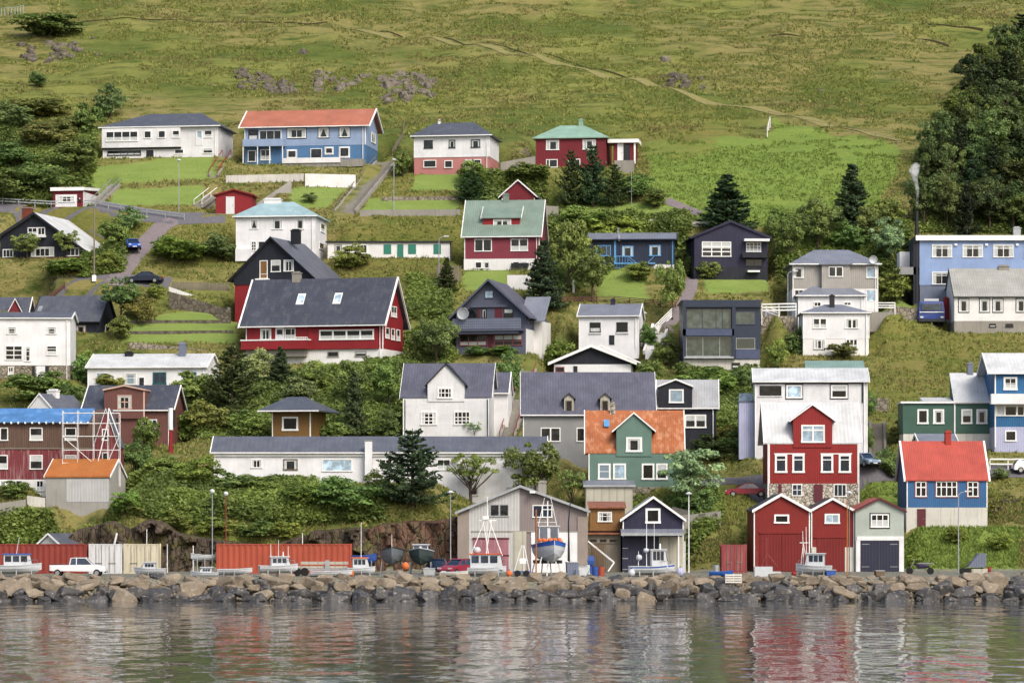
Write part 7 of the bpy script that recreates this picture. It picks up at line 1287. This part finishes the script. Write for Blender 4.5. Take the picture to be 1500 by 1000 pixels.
    for i in range(len(pr)-1):
        for j in range(n): Fc.append((i*n+j, i*n+(j+1) % n, (i+1)*n+(j+1) % n, (i+1)*n+j))
    Fc += [tuple(range(n-1, -1, -1)), tuple((len(pr)-1)*n+j for j in range(n))]
    o = sm.add(V, Fc).obj('smoke', 'smoke'); o.location = (g.x, g.y, z0); struct(o, 'stuff')
def smoke_mat(name):
    t = NT(name); v = t.coord(); d = t.n('ShaderNodeMath', {0: t.ramp(t.noise(v, 1.3, 4, .6), .38, .68), 1: 2.0}, operation='MULTIPLY').outputs[0]
    p = t.n('ShaderNodeVolumePrincipled', {'Color': (.98, .98, .98, 1), 'Density': d}); t.t.links.new(p.outputs[0], t.out.inputs['Volume']); return t.m
GROUPS = {'tree': 'trees among the houses', 'shrub': 'shrubs and bushes on the slope', 'house': 'houses of the hillside village', 'boat': 'boats laid up on the quay', 'car': 'cars parked in the village', 'container': 'shipping containers along the quay', 'street lamp': 'street lamps of the village', 'boathouse': 'boathouses along the quay', 'fence': 'fences of the village', 'wall': 'garden and retaining walls', 'stairs': 'outdoor stairs on the slope', 'rock': 'rock outcrops on the hill', 'pole': 'thin poles and posts', 'bungalow': 'bungalows of the village', 'trailer': 'trailers on the quay', 'outbuilding': 'outbuildings of the village', 'shed': 'sheds of the village'}
def finish():
    for ps in PROTO.values():
        for p in ps:
            if p.name not in USED:
                for c in list(p.children): bpy.data.objects.remove(c)
                bpy.data.objects.remove(p)
    for o in bpy.data.objects:
        if o.parent is None and 'category' in o and 'group' not in o and o['category'] in GROUPS: o['group'] = GROUPS[o['category']]
    SC.cycles.volume_bounces = 6; SC.cycles.transparent_max_bounces = 16
# ---------------------------------------------------------------- light, sky, camera
def build_light():
    w = bpy.data.worlds.new('World'); SC.world = w; w.use_nodes = True; nt = w.node_tree; bg = nt.nodes['Background']
    el, az = math.radians(SUN[0]), math.radians(SUN[1])     # az: bearing of the sun from +Y, clockwise
    sk = nt.nodes.new('ShaderNodeTexSky'); sk.sky_type = 'NISHITA'; sk.sun_disc = False; sk.sun_elevation = el; sk.sun_rotation = az; sk.air_density = 1.0; sk.dust_density = 4.0; sk.ozone_density = .6
    nt.links.new(sk.outputs[0], bg.inputs[0]); bg.inputs[1].default_value = SKY
    L = bpy.data.lights.new('sun', 'SUN'); L.energy = SUN[2]; L.angle = math.radians(SUN[3]); L.color = (1, .97, .93); o = bpy.data.objects.new('sun', L); COL.objects.link(o)
    d = Vector((math.sin(az)*math.cos(el), math.cos(az)*math.cos(el), math.sin(el))); o.rotation_euler = d.to_track_quat('Z', 'Y').to_euler(); o.location = d*200
    cam = bpy.data.cameras.new('camera'); c = bpy.data.objects.new('camera', cam); COL.objects.link(c); c.location = (0, 0, EYE); c.rotation_euler = (math.radians(90), 0, 0)
    cam.sensor_width = 36; cam.lens = 36*F/1500; cam.shift_y = (HZ-500)/1500; cam.clip_start = 1; cam.clip_end = 5000; SC.camera = c
    v = SC.view_settings; v.view_transform = 'Standard'; v.look = 'None'; v.exposure = EXPO; v.gamma = 1
    SC.render.resolution_x = 1024; SC.render.resolution_y = 682
SUN = (44, 148, 1.5, 24); SKY = .15; EXPO = .58
build_houses(); street_pads(); build_streets(); build_quay(); build_land(); build_hill_rocks(); build_rocks(); build_water(); build_plants(); undergrowth(); build_grass(); build_light(); finish()
